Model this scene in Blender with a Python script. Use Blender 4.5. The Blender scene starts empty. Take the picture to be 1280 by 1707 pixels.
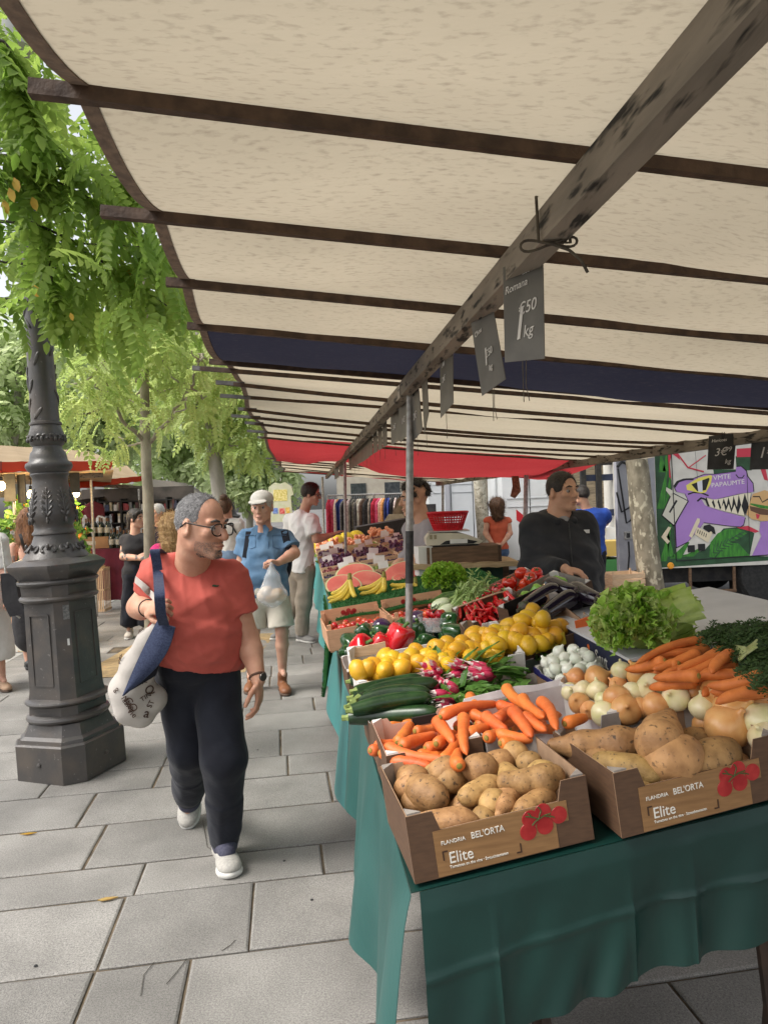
import bpy, bmesh, math, random
import numpy as np
from mathutils import Vector, Matrix, noise
from mathutils.bvhtree import BVHTree
random.seed(7)
ru=random.uniform
RNG=np.random.default_rng(11)
SC=bpy.context.scene
COL=SC.collection
R=math.radians
PI=math.pi
FOC=1180.0
PITCH, ROLL=R(-0.9), R(2.2)
CAM=Vector((0, 0, 1.6))
_f=Vector((0, math.cos(PITCH), math.sin(PITCH)))
_r0=Vector((1, 0, 0)); _u0=_r0.cross(_f)
_r=_r0*math.cos(ROLL)-_u0*math.sin(ROLL)
_u=_u0*math.cos(ROLL)+_r0*math.sin(ROLL)
cd=bpy.data.cameras.new('camera'); cam=bpy.data.objects.new('camera', cd); COL.objects.link(cam)
cd.sensor_fit='AUTO'; cd.sensor_width=36.0; cd.lens=FOC*36.0/1707.0
cd.clip_start=0.05; cd.clip_end=500
cam.matrix_world=Matrix(((_r.x, _u.x, -_f.x, CAM.x), (_r.y, _u.y, -_f.y, CAM.y), (_r.z, _u.z, -_f.z, CAM.z), (0, 0, 0, 1)))
SC.camera=cam
SUN_EL, SUN_AZ=R(52), R(248)
w=bpy.data.worlds.new('World'); SC.world=w; w.use_nodes=True
nt=w.node_tree; nt.nodes.clear()
sky=nt.nodes.new('ShaderNodeTexSky'); sky.sky_type='NISHITA'; sky.sun_disc=False
sky.sun_elevation=SUN_EL; sky.sun_rotation=SUN_AZ
sky.air_density=1.0; sky.dust_density=4.0; sky.ozone_density=1.0
hs=nt.nodes.new('ShaderNodeHueSaturation'); hs.inputs['Saturation'].default_value=0.22
bgn=nt.nodes.new('ShaderNodeBackground'); bgn.inputs['Strength'].default_value=0.15
wo=nt.nodes.new('ShaderNodeOutputWorld')
nt.links.new(sky.outputs[0], hs.inputs['Color']); nt.links.new(hs.outputs[0], bgn.inputs[0]); nt.links.new(bgn.outputs[0], wo.inputs[0])
sl=bpy.data.lights.new('sun', 'SUN'); sl.energy=1.5; sl.angle=R(22); sl.color=(1, .95, .87)
so=bpy.data.objects.new('sun', sl); COL.objects.link(so)
_sd=Vector((math.sin(SUN_AZ)*math.cos(SUN_EL), math.cos(SUN_AZ)*math.cos(SUN_EL), math.sin(SUN_EL)))
so.rotation_euler=_sd.to_track_quat('Z', 'Y').to_euler(); so.location=(0, 0, 30)
SC.view_settings.view_transform='Standard'; SC.view_settings.look='None'
SC.view_settings.exposure=0.9; SC.view_settings.gamma=1.0
SC.render.engine='CYCLES'
SC.cycles.use_denoising=True
SC.cycles.max_bounces=8; SC.cycles.diffuse_bounces=4; SC.cycles.transmission_bounces=6; SC.cycles.transparent_max_bounces=12
SC.cycles.sample_clamp_indirect=6
def ray(u, v):
 return(_r*((u-640)/FOC)+_u*(-(v-853.5)/FOC)+_f)
def W(u, v, d):
 r=ray(u, v); return CAM+r*(d/r.y)
def WZ(u, v, z=0.0):
 r=ray(u, v); return CAM+r*((z-CAM.z)/r.z)
def WP(u, v, p0, n):
 r=ray(u, v); return CAM+r*((Vector(p0)-CAM).dot(Vector(n))/r.dot(Vector(n)))
def tag(o, label=None, cat=None, group=None, kind=None):
 if label:o['label']=label
 if cat:o['category']=cat
 if group:o['group']=group
 if kind:o['kind']=kind
 return o
def thing(name, label, cat, loc=(0, 0, 0), group=None):
 o=bpy.data.objects.new(name, None); COL.objects.link(o); o.location=Vector(loc); o.empty_display_size=.1
 return tag(o, label, cat, group)
def origin(p):
 v=Vector((0, 0, 0))
 while p is not None:
  v+=p.location; p=p.parent
 return v
def copy_tree(o, parent=None):
 c=o.copy(); COL.objects.link(c); c.parent=parent
 for ch in o.children:
  copy_tree(ch, c)
 return c
def mesh_obj(name, verts, faces, mat, parent=None, loc=None, smooth=True, ang=None, midx=None, label=None):
 o0=origin(parent)if parent is not None else(Vector(loc)if loc is not None else Vector((0, 0, 0)))
 me=bpy.data.meshes.new(name)
 va=np.asarray(verts, dtype=np.float64).reshape(-1, 3)-np.array(o0)
 if isinstance(faces, np.ndarray):
  n, k=faces.shape
  me.vertices.add(len(va)); me.vertices.foreach_set('co', va.astype(np.float32).ravel())
  me.loops.add(n*k); me.loops.foreach_set('vertex_index', faces.astype(np.int32).ravel())
  me.polygons.add(n); me.polygons.foreach_set('loop_start', np.arange(0, n*k, k, dtype=np.int32))
  me.update(calc_edges=True)
 else:
  me.from_pydata([tuple(v)for v in va], [], faces)
 mats=mat if isinstance(mat, (list, tuple))else[mat]
 for m in mats:me.materials.append(m)
 if midx is not None:me.polygons.foreach_set('material_index', np.asarray(midx, dtype=np.int32))
 if smooth:me.polygons.foreach_set('use_smooth', np.ones(len(me.polygons), dtype=bool))
 if smooth and ang is not None:me.set_sharp_from_angle(angle=R(ang))
 me.update()
 o=bpy.data.objects.new(name, me); COL.objects.link(o)
 if parent is not None:o.parent=parent
 elif loc is not None:o.location=o0
 if label:o['label']=label
 return o
def frame(ax, ay=None):
 """3x3 with z along ax"""
 z=Vector(ax).normalized()
 t=Vector(ay)if ay is not None else(Vector((0, 0, 1))if abs(z.z)<.9 else Vector((1, 0, 0)))
 x=t.cross(z).normalized(); y=z.cross(x)
 return x, y, z
class MB:
 def __init__(s):s.v=[]; s.f=[]; s.m=[]
 def add(s, vs, fs, mi=0):
  b=len(s.v); s.v.extend([Vector(v)for v in vs])
  for f in fs:s.f.append(tuple(i+b for i in f)); s.m.append(mi)
  return s
 def box(s, c, size, rot=None, mi=0):
  hx, hy, hz=size[0]/2, size[1]/2, size[2]/2
  c=Vector(c); vs=[]
  for z in(-hz, hz):
   for x, y in((-hx, -hy), (hx, -hy), (hx, hy), (-hx, hy)):
    p=Vector((x, y, z)); vs.append(c+(rot@p if rot is not None else p))
  return s.add(vs, [(3, 2, 1, 0), (4, 5, 6, 7), (0, 1, 5, 4), (1, 2, 6, 5), (2, 3, 7, 6), (3, 0, 4, 7)], mi)
 def bar(s, a, b, wx, wy, up=None, mi=0):
  """square bar from a to b; wy along 'up'"""
  a, b=Vector(a), Vector(b); x, y, z=frame(b-a, up)
  rot=Matrix((x, y, z)).transposed()
  return s.box((a+b)/2, (wx, wy, (b-a).length), rot, mi)
 def tube(s, pts, r, n=8, cap=True, mi=0):
  pts=[Vector(p)for p in pts]; rs=r if isinstance(r, (list, tuple))else[r]*len(pts)
  vs=[]; px=None
  for i, p in enumerate(pts):
   d=pts[min(i+1, len(pts)-1)]-pts[max(i-1, 0)]
   if d.length<1e-9:d=Vector((0, 0, 1))
   if px is None:x, y, z=frame(d)
   else:
    z=d.normalized(); x=(px-z*px.dot(z))
    x=x.normalized()if x.length>1e-6 else frame(d)[0]
    y=z.cross(x)
   px=x
   for k in range(n):
    a=2*PI*k/n; vs.append(p+(x*math.cos(a)+y*math.sin(a))*rs[i])
  fs=[(i*n+k, i*n+(k+1)%n, (i+1)*n+(k+1)%n, (i+1)*n+k)for i in range(len(pts)-1)for k in range(n)]
  if cap:
   fs.append(tuple(range(n-1, -1, -1))); L=(len(pts)-1)*n; fs.append(tuple(L+k for k in range(n)))
  return s.add(vs, fs, mi)
 def lathe(s, prof, n=24, c=(0, 0, 0), M3=None, lobes=None, mi=0, ph=0.0):
  c=Vector(c); vs=[]
  for r, z in prof:
   for k in range(n):
    a=2*PI*k/n+ph
    rr=r*(lobes(a, z)if lobes else 1.0)
    p=Vector((rr*math.cos(a), rr*math.sin(a), z)); vs.append(c+(M3@p if M3 is not None else p))
  m=len(prof)
  fs=[(i*n+k, i*n+(k+1)%n, (i+1)*n+(k+1)%n, (i+1)*n+k)for i in range(m-1)for k in range(n)]
  fs.append(tuple(range(n-1, -1, -1))); fs.append(tuple((m-1)*n+k for k in range(n)))
  return s.add(vs, fs, mi)
 def grid(s, fn, nu, nv, mi=0, flip=False):
  vs=[fn(i/nu, j/nv)for j in range(nv+1)for i in range(nu+1)]
  q=nu+1
  fs=[(j*q+i, j*q+i+1, (j+1)*q+i+1, (j+1)*q+i)for j in range(nv)for i in range(nu)]
  if flip:fs=[f[::-1]for f in fs]
  return s.add(vs, fs, mi)
 def slab(s, fn, nu, nv, nrm, th, mi=0):
  """a sheet of real thickness"""
  n=Vector(nrm).normalized()*th; q=nu+1
  A=[Vector(fn(i/nu, j/nv))for j in range(nv+1)for i in range(nu+1)]
  B=[a+n for a in A]; K=len(A)
  fs=[]
  for j in range(nv):
   for i in range(nu):
    a=(j*q+i, j*q+i+1, (j+1)*q+i+1, (j+1)*q+i)
    fs.append(a[::-1]); fs.append(tuple(K+t for t in a))
  rim=[i for i in range(q)]+[j*q+nu for j in range(1, nv+1)]+[nv*q+i for i in range(nu-1, -1, -1)]+[j*q for j in range(nv-1, 0, -1)]
  for i in range(len(rim)):
   a, b=rim[i], rim[(i+1)%len(rim)]; fs.append((a, b, K+b, K+a))
  return s.add(A+B, fs, mi)
 def prism(s, poly, o, ex, ey, ez, t0, t1, mi=0):
  o, ex, ey, ez=Vector(o), Vector(ex), Vector(ey), Vector(ez); n=len(poly)
  vs=[o+ex*p[0]+ey*p[1]+ez*t0 for p in poly]+[o+ex*p[0]+ey*p[1]+ez*t1 for p in poly]
  fs=[tuple(range(n-1, -1, -1)), tuple(n+i for i in range(n))]+[(i, (i+1)%n, n+(i+1)%n, n+i)for i in range(n)]
  return s.add(vs, fs, mi)
 def sphere(s, c, r, nu=12, nv=8, M3=None, mi=0):
  r=r if isinstance(r, (list, tuple, Vector))else(r, r, r); c=Vector(c)
  vs=[];
  for j in range(1, nv):
   t=PI*j/nv
   for i in range(nu):
    a=2*PI*i/nu; p=Vector((r[0]*math.sin(t)*math.cos(a), r[1]*math.sin(t)*math.sin(a), -r[2]*math.cos(t)))
    vs.append(c+(M3@p if M3 is not None else p))
  for z in(-r[2], r[2]):
   p=Vector((0, 0, z)); vs.append(c+(M3@p if M3 is not None else p))
  fs=[(j*nu+i, j*nu+(i+1)%nu, (j+1)*nu+(i+1)%nu, (j+1)*nu+i)for j in range(nv-2)for i in range(nu)]
  S, N=len(vs)-2, len(vs)-1
  fs+=[(S, (i+1)%nu, i)for i in range(nu)]+[(N, (nv-2)*nu+i, (nv-2)*nu+(i+1)%nu)for i in range(nu)]
  return s.add(vs, fs, mi)
 def build(s, name, mat, parent=None, loc=None, smooth=True, ang=35, label=None):
  return mesh_obj(name, s.v, s.f, mat, parent, loc, smooth, ang, s.m if len(set(s.m))>1 else None, label)
_MC={}
def mk(name, c, c2=None, sc=12.0, rough=.6, bump=0.0, bsc=80.0, spec=.4, rnd=0.0, hue=0.0, metal=0.0, coat=0.0, st=(1, 1, 1), lo=.38, hi=.62, transl=0.0, alpha=1.0, sss=0.0, emit=0.0, spot=None, spsc=40.0, splo=.62, sphi=.68, detail=5.0, bd=4.0, rcol=None, backf=False, sheen=0.0, trm=0.0):
 if name in _MC:return _MC[name]
 m=bpy.data.materials.new(name); m.use_nodes=True; _MC[name]=m
 N, L=m.node_tree.nodes, m.node_tree.links
 b=N['Principled BSDF']; out=N['Material Output']
 tc=N.new('ShaderNodeTexCoord'); mp=N.new('ShaderNodeMapping'); mp.inputs['Scale'].default_value=st
 L.new(tc.outputs['Object'], mp.inputs['Vector'])
 def tex(scale, det=5.0):
  t=N.new('ShaderNodeTexNoise'); t.inputs['Scale'].default_value=scale; t.inputs['Detail'].default_value=det
  L.new(mp.outputs[0], t.inputs['Vector']); return t
 col=None
 if c2 is not None:
  t=tex(sc, detail); rp=N.new('ShaderNodeValToRGB')
  rp.color_ramp.elements[0].position=lo; rp.color_ramp.elements[1].position=hi
  rp.color_ramp.elements[0].color=(*c, 1); rp.color_ramp.elements[1].color=(*c2, 1)
  L.new(t.outputs['Fac'], rp.inputs[0]); col=rp.outputs[0]
 if spot is not None:
  t=tex(spsc, 3.0); rp=N.new('ShaderNodeValToRGB')
  rp.color_ramp.elements[0].position=splo; rp.color_ramp.elements[1].position=sphi
  mx=N.new('ShaderNodeMix'); mx.data_type='RGBA'
  L.new(t.outputs['Fac'], rp.inputs[0]); L.new(rp.outputs[0], mx.inputs['Factor'])
  if col is not None:L.new(col, mx.inputs['A'])
  else:mx.inputs['A'].default_value=(*c, 1)
  mx.inputs['B'].default_value=(*spot, 1); col=mx.outputs['Result']
 if rnd or hue:
  oi=N.new('ShaderNodeObjectInfo'); h=N.new('ShaderNodeHueSaturation')
  if rnd:
   mr=N.new('ShaderNodeMapRange'); mr.inputs[3].default_value=1-rnd; mr.inputs[4].default_value=1+rnd
   L.new(oi.outputs['Random'], mr.inputs[0]); L.new(mr.outputs[0], h.inputs['Value'])
  if hue:
   ml=N.new('ShaderNodeMath'); ml.operation='MULTIPLY'; ml.inputs[1].default_value=7.31; L.new(oi.outputs['Random'], ml.inputs[0])
   fr=N.new('ShaderNodeMath'); fr.operation='FRACT'; L.new(ml.outputs[0], fr.inputs[0])
   mr=N.new('ShaderNodeMapRange'); mr.inputs[3].default_value=.5-hue; mr.inputs[4].default_value=.5+hue
   L.new(fr.outputs[0], mr.inputs[0]); L.new(mr.outputs[0], h.inputs['Hue'])
  if col is not None:L.new(col, h.inputs['Color'])
  else:h.inputs['Color'].default_value=(*c, 1)
  col=h.outputs[0]
 if col is not None:L.new(col, b.inputs['Base Color'])
 else:b.inputs['Base Color'].default_value=(*c, 1)
 b.inputs['Roughness'].default_value=rough; b.inputs['Metallic'].default_value=metal
 b.inputs['Specular IOR Level'].default_value=spec; b.inputs['Coat Weight'].default_value=coat; b.inputs['Coat Roughness'].default_value=.12
 if sss:b.inputs['Subsurface Weight'].default_value=sss; b.inputs['Subsurface Radius'].default_value=(.012, .004, .002); b.inputs['Subsurface Scale'].default_value=1.0
 if sheen:b.inputs['Sheen Weight'].default_value=sheen
 if trm:b.inputs['Transmission Weight'].default_value=trm; b.inputs['IOR'].default_value=1.15
 if emit:b.inputs['Emission Color'].default_value=(*c, 1); b.inputs['Emission Strength'].default_value=emit
 bn=None
 if bump:
  t=tex(bsc, bd); bn=N.new('ShaderNodeBump'); bn.inputs['Strength'].default_value=bump; bn.inputs['Distance'].default_value=.01
  L.new(t.outputs['Fac'], bn.inputs['Height']); L.new(bn.outputs[0], b.inputs['Normal'])
 last=b.outputs[0]
 if transl:
  tr=N.new('ShaderNodeBsdfTranslucent'); ms=N.new('ShaderNodeMixShader'); ms.inputs[0].default_value=transl
  if col is not None:L.new(col, tr.inputs[0])
  else:tr.inputs[0].default_value=(*c, 1)
  if bn:L.new(bn.outputs[0], tr.inputs['Normal'])
  L.new(last, ms.inputs[1]); L.new(tr.outputs[0], ms.inputs[2]); last=ms.outputs[0]
 if alpha<1:
  tp=N.new('ShaderNodeBsdfTransparent'); ms=N.new('ShaderNodeMixShader'); ms.inputs[0].default_value=alpha
  L.new(tp.outputs[0], ms.inputs[1]); L.new(last, ms.inputs[2]); last=ms.outputs[0]
 L.new(last, out.inputs[0])
 return m
def snets(Fv, lo, h):
 s=Fv<0
 c=[(i, j, k)for i in(0, 1)for j in(0, 1)for k in(0, 1)]
 nx, ny, nz=Fv.shape
 sub=lambda A, o:A[o[0]:nx-1+o[0], o[1]:ny-1+o[1], o[2]:nz-1+o[2]]
 cnt=sum(sub(s, o).astype(np.int8)for o in c)
 act=(cnt>0)&(cnt<8)
 idx=np.argwhere(act); num=-np.ones(act.shape, dtype=np.int64); num[act]=np.arange(len(idx))
 acc=np.zeros((len(idx), 3)); w_=np.zeros(len(idx))
 for a in c:
  for ax in range(3):
   if a[ax]==0:
    b=list(a); b[ax]=1
    fa=Fv[idx[:, 0]+a[0], idx[:, 1]+a[1], idx[:, 2]+a[2]]; fb=Fv[idx[:, 0]+b[0], idx[:, 1]+b[1], idx[:, 2]+b[2]]
    m=(fa<0)!=(fb<0)
    t=np.where(m, fa/np.where(m, fa-fb, 1), 0)
    p=np.array(a, dtype=float)[None, :].repeat(len(idx), 0); p[:, ax]+=t
    acc[m]+=p[m]; w_[m]+=1
 verts=np.array(lo)+h*(idx+acc/w_[:, None])
 faces=[]
 for ax in range(3):
  o=[0, 0, 0]; o[ax]=1
  A=s[:nx-1 if ax==0 else nx, :ny-1 if ax==1 else ny, :nz-1 if ax==2 else nz]; B=s[o[0]:, o[1]:, o[2]:]
  e=np.argwhere(A!=B); u, v=(ax+1)%3, (ax+2)%3
  e=e[(e[:, u]>0)&(e[:, v]>0)&(e[:, u]<act.shape[u])&(e[:, v]<act.shape[v])&(e[:, ax]<act.shape[ax])]
  if not len(e):continue
  sg=s[e[:, 0], e[:, 1], e[:, 2]]
  q=[]
  for du, dv in((-1, -1), (0, -1), (0, 0), (-1, 0)):
   t=e.copy(); t[:, u]+=du; t[:, v]+=dv; q.append(num[t[:, 0], t[:, 1], t[:, 2]])
  q=np.stack(q, 1); q[~sg]=q[~sg][:, ::-1]
  faces.append(q)
 return verts, np.concatenate(faces)
class SDF:
 def __init__(s, h=.01):s.h=h; s.p=[]; s.ops=[]
 def rc(s, a, b, ra, rb, k=.02):s.p.append(('rc', Vector(a), Vector(b), ra, rb, k)); return s
 def cc(s, a, b, ra, rb, k=.0):s.p.append(('cc', Vector(a), Vector(b), ra, rb, k)); return s
 def el(s, c, r, M3=None, k=.02):s.p.append(('el', Vector(c), Vector(r), M3, k)); return s
 def cut(s, p, n, box=None):s.ops.append((Vector(p), Vector(n).normalized(), box)); return s
 def sub(s, c, r, M3=None, k=.008):s.ops.append(('el', Vector(c), Vector(r), M3, k)); return s
 def _ev(s, q, P):
  if q[0]=='el':
   M3=q[3]; r=np.array(q[2]); D=P-np.array(q[1])
   if M3 is not None:D=D@np.array(M3)
   k0=np.linalg.norm(D/r, axis=-1); k1=np.linalg.norm(D/(r*r), axis=-1)
   return k0*(k0-1)/np.maximum(k1, 1e-6)
  a, b=np.array(q[1]), np.array(q[2]); ba=b-a; l=np.dot(ba, ba)+1e-12
  t=(P-a)@ba/l
  if q[0]=='rc':
   t=np.clip(t, 0, 1); C=a+t[..., None]*ba
   return np.linalg.norm(P-C, axis=-1)-(q[3]+(q[4]-q[3])*t)
  tc_=np.clip(t, 0, 1); C=a+t[..., None]*ba
  dr=np.linalg.norm(P-C, axis=-1)-(q[3]+(q[4]-q[3])*tc_)
  dz=(np.abs(t-.5)-.5)*math.sqrt(l)
  return np.maximum(dr, dz)
 def mesh(s, disp=None):
  lo=np.full(3, 1e9); hi=-lo; bb=[]
  for q in s.p:
   if q[0]=='el':m=max(q[2]); l_=np.array(q[1])-m; h_=np.array(q[1])+m
   else:
    m=max(q[3], q[4]); l_=np.minimum(q[1], q[2])-m; h_=np.maximum(q[1], q[2])+m
   bb.append((l_, h_)); lo=np.minimum(lo, l_); hi=np.maximum(hi, h_)
  h=s.h; lo=lo-4*h; n=np.ceil((hi-lo)/h).astype(int)+5
  Fv=np.full(n, 1.0, dtype=np.float32)
  ax=[lo[i]+h*np.arange(n[i])for i in range(3)]
  def region(l_, h_, mg):
   i0=np.maximum(np.floor((l_-mg-lo)/h).astype(int), 0); i1=np.minimum(np.ceil((h_+mg-lo)/h).astype(int)+1, n)
   sl=tuple(slice(i0[i], i1[i])for i in range(3))
   P=np.stack(np.meshgrid(*[ax[i][sl[i]]for i in range(3)], indexing='ij'), -1)
   return sl, P
  for q, (l_, h_)in zip(s.p, bb):
   k=q[-1]; sl, P=region(l_, h_, k*1.2+3*h)
   d=s._ev(q, P).astype(np.float32); f=Fv[sl]
   if k>0:
    hh=np.clip(.5+.5*(f-d)/k, 0, 1); Fv[sl]=f+(d-f)*hh-k*hh*(1-hh)
   else:Fv[sl]=np.minimum(f, d)
  for op in s.ops:
   if op[0]=='el':
    m=max(op[2]); sl, P=region(np.array(op[1])-m, np.array(op[1])+m, op[4]+2*h)
    d=-s._ev(op, P).astype(np.float32); f=Fv[sl]; k=op[4]
    hh=np.clip(.5-.5*(f-d)/k, 0, 1); Fv[sl]=f+(d-f)*hh+k*hh*(1-hh)
   else:
    p, nn, box=op
    l_, h_=(np.array(box[0]), np.array(box[1]))if box else(lo, hi)
    sl, P=region(l_, h_, 0)
    d=((P-np.array(p))@np.array(nn)).astype(np.float32); Fv[sl]=np.maximum(Fv[sl], d)
  V, Q=snets(Fv, lo, h)
  if disp is not None:
   e1=V[Q[:, 2]]-V[Q[:, 0]]; e2=V[Q[:, 3]]-V[Q[:, 1]]; fn=np.cross(e1, e2)
   vn=np.zeros_like(V)
   for i in range(4):np.add.at(vn, Q[:, i], fn)
   vn/=np.maximum(np.linalg.norm(vn, axis=1, keepdims=True), 1e-12)
   V=V+vn*disp(V)[:, None]
  return V, Q
 def build(s, name, mat, parent=None, loc=None, disp=None, label=None):
  V, Q=s.mesh(disp)
  return mesh_obj(name, V, Q, mat, parent, loc, True, None, None, label)
def wob(seed, f, amp, st=(1, 1, 1)):
 """cheap smooth noise over points: sum of sines"""
 g=np.random.default_rng(seed); K=g.normal(size=(10, 3))*f*np.array(st); ph=g.uniform(0, 6.28, 10)
 return lambda V:amp*(np.sin(V@K.T+ph)).sum(1)/4.0
def ridge(seed, f, amp, st=(1, 1, 1)):
 """cloth folds: sharper crests"""
 g=np.random.default_rng(seed); K=g.normal(size=(7, 3))*f*np.array(st); ph=g.uniform(0, 6.28, 7)
 K2=g.normal(size=(7, 3))*f*.35; p2=g.uniform(0, 6.28, 7)
 def fn(V):
  a=np.sin(V@K.T+ph+1.5*np.sin(V@K2.T+p2)); return amp*np.exp(-(a/.5)**2).sum(1)/3.5
 return fn
def text_mesh(s, size, mat, o, ex, ey, parent, name='lettering', align='LEFT', thick=.0006, shear=0.0, sx=1.0, label=None):
 """flat lettering lying on the plane (o, ex, ey), raised by its thickness"""
 c=bpy.data.curves.new('t', 'FONT'); c.body=s; c.size=size; c.align_x=align; c.extrude=thick; c.shear=shear; c.resolution_u=3
 t=bpy.data.objects.new('t', c); COL.objects.link(t)
 dg=bpy.context.evaluated_depsgraph_get(); me=bpy.data.meshes.new_from_object(t.evaluated_get(dg))
 bpy.data.objects.remove(t); bpy.data.curves.remove(c)
 ex=Vector(ex).normalized()*sx; ey=Vector(ey).normalized(); ez=ex.cross(ey).normalized(); o=Vector(o)
 vs=[o+ex*v.co.x+ey*v.co.y+ez*v.co.z for v in me.vertices]; fs=[tuple(p.vertices)for p in me.polygons]
 bpy.data.meshes.remove(me)
 return mesh_obj(name, vs, fs, mat, parent, None, False, None, None, label)
TH=R(8.3)
def PV(a, b, z=0.0):
 return Vector((a*math.cos(TH)-b*math.sin(TH), a*math.sin(TH)+b*math.cos(TH), z))
def to_pv(p):return(p.x*math.cos(TH)+p.y*math.sin(TH), -p.x*math.sin(TH)+p.y*math.cos(TH))
TS=R(6.5); SEA=Vector((math.cos(TS), math.sin(TS), 0)); SEB=Vector((-math.sin(TS), math.cos(TS), 0))
S0=Vector((.112, 3.08, 0))
def S(a, b, z=0.0):return S0+SEA*a+SEB*b+Vector((0, 0, z))
m_sand=mk('joint_sand', (.15, .115, .075), (.06, .048, .035), sc=9, rough=.95, bump=.3, bsc=120)
MB().grid(lambda u, v:(-120+240*u, -30+230*v, -.14), 8, 8).build('ground', mk('far_ground', (.16, .155, .15), (.11, .105, .1), sc=.5, rough=.95), smooth=False)
bpy.data.objects['ground']['kind']='structure'
def paving():
 px_rows=[(300, 1599), (300, 1483), (300, 1431), (300, 1361), (300, 1308), (300, 1274), (380, 1223)]
 rows=[to_pv(WZ(*p))[1]for p in px_rows]
 near=[rows[0]-.44*k for k in range(7, 0, -1)]
 b=rows[-1]; far=[]
 while b<27:b+=ru(.36, .5); far.append(b)
 rows=near+rows+far
 fix={rows[7]:[(422, 1475), (205, 1505)], rows[6]:[(320, 1597), (157, 1622)], rows[8]:[(242, 1440), (535, 1403)], rows[9]:[(177, 1377), (640, 1330)], rows[10]:[(160, 1325), (555, 1337)], rows[11]:[(265, 1290), (480, 1290)]}
 V, Fc, tint=[], [], []
 def slab(a0, a1, b0, b1):
  g=ru(.004, .0075); e=.008; z=ru(-.0012, .0012); i=len(V)
  j=lambda:ru(-.003, .003)
  c=[(a0+g+j(), b0+g+j()), (a1-g+j(), b0+g+j()), (a1-g+j(), b1-g+j()), (a0+g+j(), b1-g+j())]
  cx, cy=(a0+a1)/2, (b0+b1)/2
  for(x, y)in c:V.append(PV(x, y, -.02))
  for(x, y)in c:V.append(PV(x, y, z-.004))
  for(x, y)in c:V.append(PV(x+(e if x<cx else-e), y+(e if y<cy else-e), z))
  Fc.extend([(i+8, i+9, i+10, i+11)]+[(i+k, i+(k+1)%4, i+4+(k+1)%4, i+4+k)for k in range(4)]+[(i+4+k, i+4+(k+1)%4, i+8+(k+1)%4, i+8+k)for k in range(4)])
  t=random.random(); tint.extend([t]*9)
 for b0, b1 in zip(rows[:-1], rows[1:]):
  A0=-2.95-.02*b0 if b0<8.5 else-3.0; A1=5.2
  cuts=[A0]
  pts=sorted(to_pv(WZ(*p))[0]for p in fix[b0])if b0 in fix else[ru(-.4, .4)]
  x=pts[0]-ru(.6, 1.0); lft=[]
  while x>A0+.3:lft.append(x); x-=ru(.5, 1.05)
  cuts+=lft[::-1]+pts; x=pts[-1]+ru(.55, 1.0)
  while x<A1-.3:cuts.append(x); x+=ru(.5, 1.05)
  cuts.append(A1)
  for a0, a1 in zip(cuts[:-1], cuts[1:]):
   pc=PV((a0+a1)/2, (b0+b1)/2)
   if 6.85<pc.y<8.75 and-2.95<pc.x<-1.45:continue
   if pc.x>3.3 and pc.y>8.9-(pc.x-4.0)*1.88:continue
   slab(a0, a1, b0, b1)
 m=mk('granite', (.33, .315, .29), (.20, .19, .175), sc=150, rough=.75, bump=.22, bsc=330, lo=.32, hi=.68, spot=(.10, .098, .095), spsc=330, splo=.56, sphi=.66)
 N, L=m.node_tree.nodes, m.node_tree.links; bs=N['Principled BSDF']
 src=bs.inputs['Base Color'].links[0].from_socket
 at=N.new('ShaderNodeAttribute'); at.attribute_name='tint'; h=N.new('ShaderNodeHueSaturation')
 mr=N.new('ShaderNodeMapRange'); mr.inputs[3].default_value=.8; mr.inputs[4].default_value=1.12; L.new(at.outputs['Fac'], mr.inputs[0])
 tx=N.new('ShaderNodeTexNoise'); tx.inputs['Scale'].default_value=2.3; tx.inputs['Detail'].default_value=10
 tc=N.new('ShaderNodeTexCoord'); L.new(tc.outputs['Object'], tx.inputs['Vector'])
 m2=N.new('ShaderNodeMapRange'); m2.inputs[1].default_value=.3; m2.inputs[2].default_value=.7; m2.inputs[3].default_value=.66; m2.inputs[4].default_value=1.16; L.new(tx.outputs['Fac'], m2.inputs[0])
 mu=N.new('ShaderNodeMath'); mu.operation='MULTIPLY'; L.new(mr.outputs[0], mu.inputs[0]); L.new(m2.outputs[0], mu.inputs[1])
 L.new(mu.outputs[0], h.inputs['Value']); L.new(src, h.inputs['Color']); L.new(h.outputs[0], bs.inputs['Base Color'])
 o=mesh_obj('pavement', V, Fc, m, smooth=False)
 a=o.data.attributes.new('tint', 'FLOAT', 'FACE'); a.data.foreach_set('value', np.array(tint, dtype=np.float32))
 o['kind']='structure'
 j=MB().grid(lambda u, v:PV(-3.1+8.4*u, -1.8+30*v, -.0085), 6, 20).build('pavement_joints', m_sand, smooth=False); j['kind']='structure'
paving()
m_asph=mk('asphalt', (.10, .10, .10), (.065, .065, .066), sc=160, rough=.9, bump=.3, bsc=260, spot=(.17, .165, .16), spsc=300, splo=.6, sphi=.7)
o=MB().grid(lambda u, v:PV(-13+9.65*u, -3+45*v, -.004), 4, 4).build('road', mk('worn_asphalt', (.20, .195, .185), (.15, .147, .14), sc=120, rough=.9, bump=.25, bsc=260), smooth=False); o['kind']='structure'
m_kerb=mk('kerb_granite', (.36, .35, .33), (.27, .265, .25), sc=90, rough=.8, bump=.2, bsc=250)
kb=MB()
for k in range(30):kb.box(PV(-3.17, -2+k*1.0+.5, -.05), (.33, .985, .104), Matrix.Rotation(TH, 3, 'Z'))
kb.build('kerb', m_kerb, ang=30)['kind']='structure'
d0, d1=Vector((4.0, 8.9, 0)), Vector((5.2, 6.65, 0)); dr=(d1-d0).normalized(); nr=Vector((-dr.y, dr.x, 0))
if nr.x<0:nr=-nr
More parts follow.
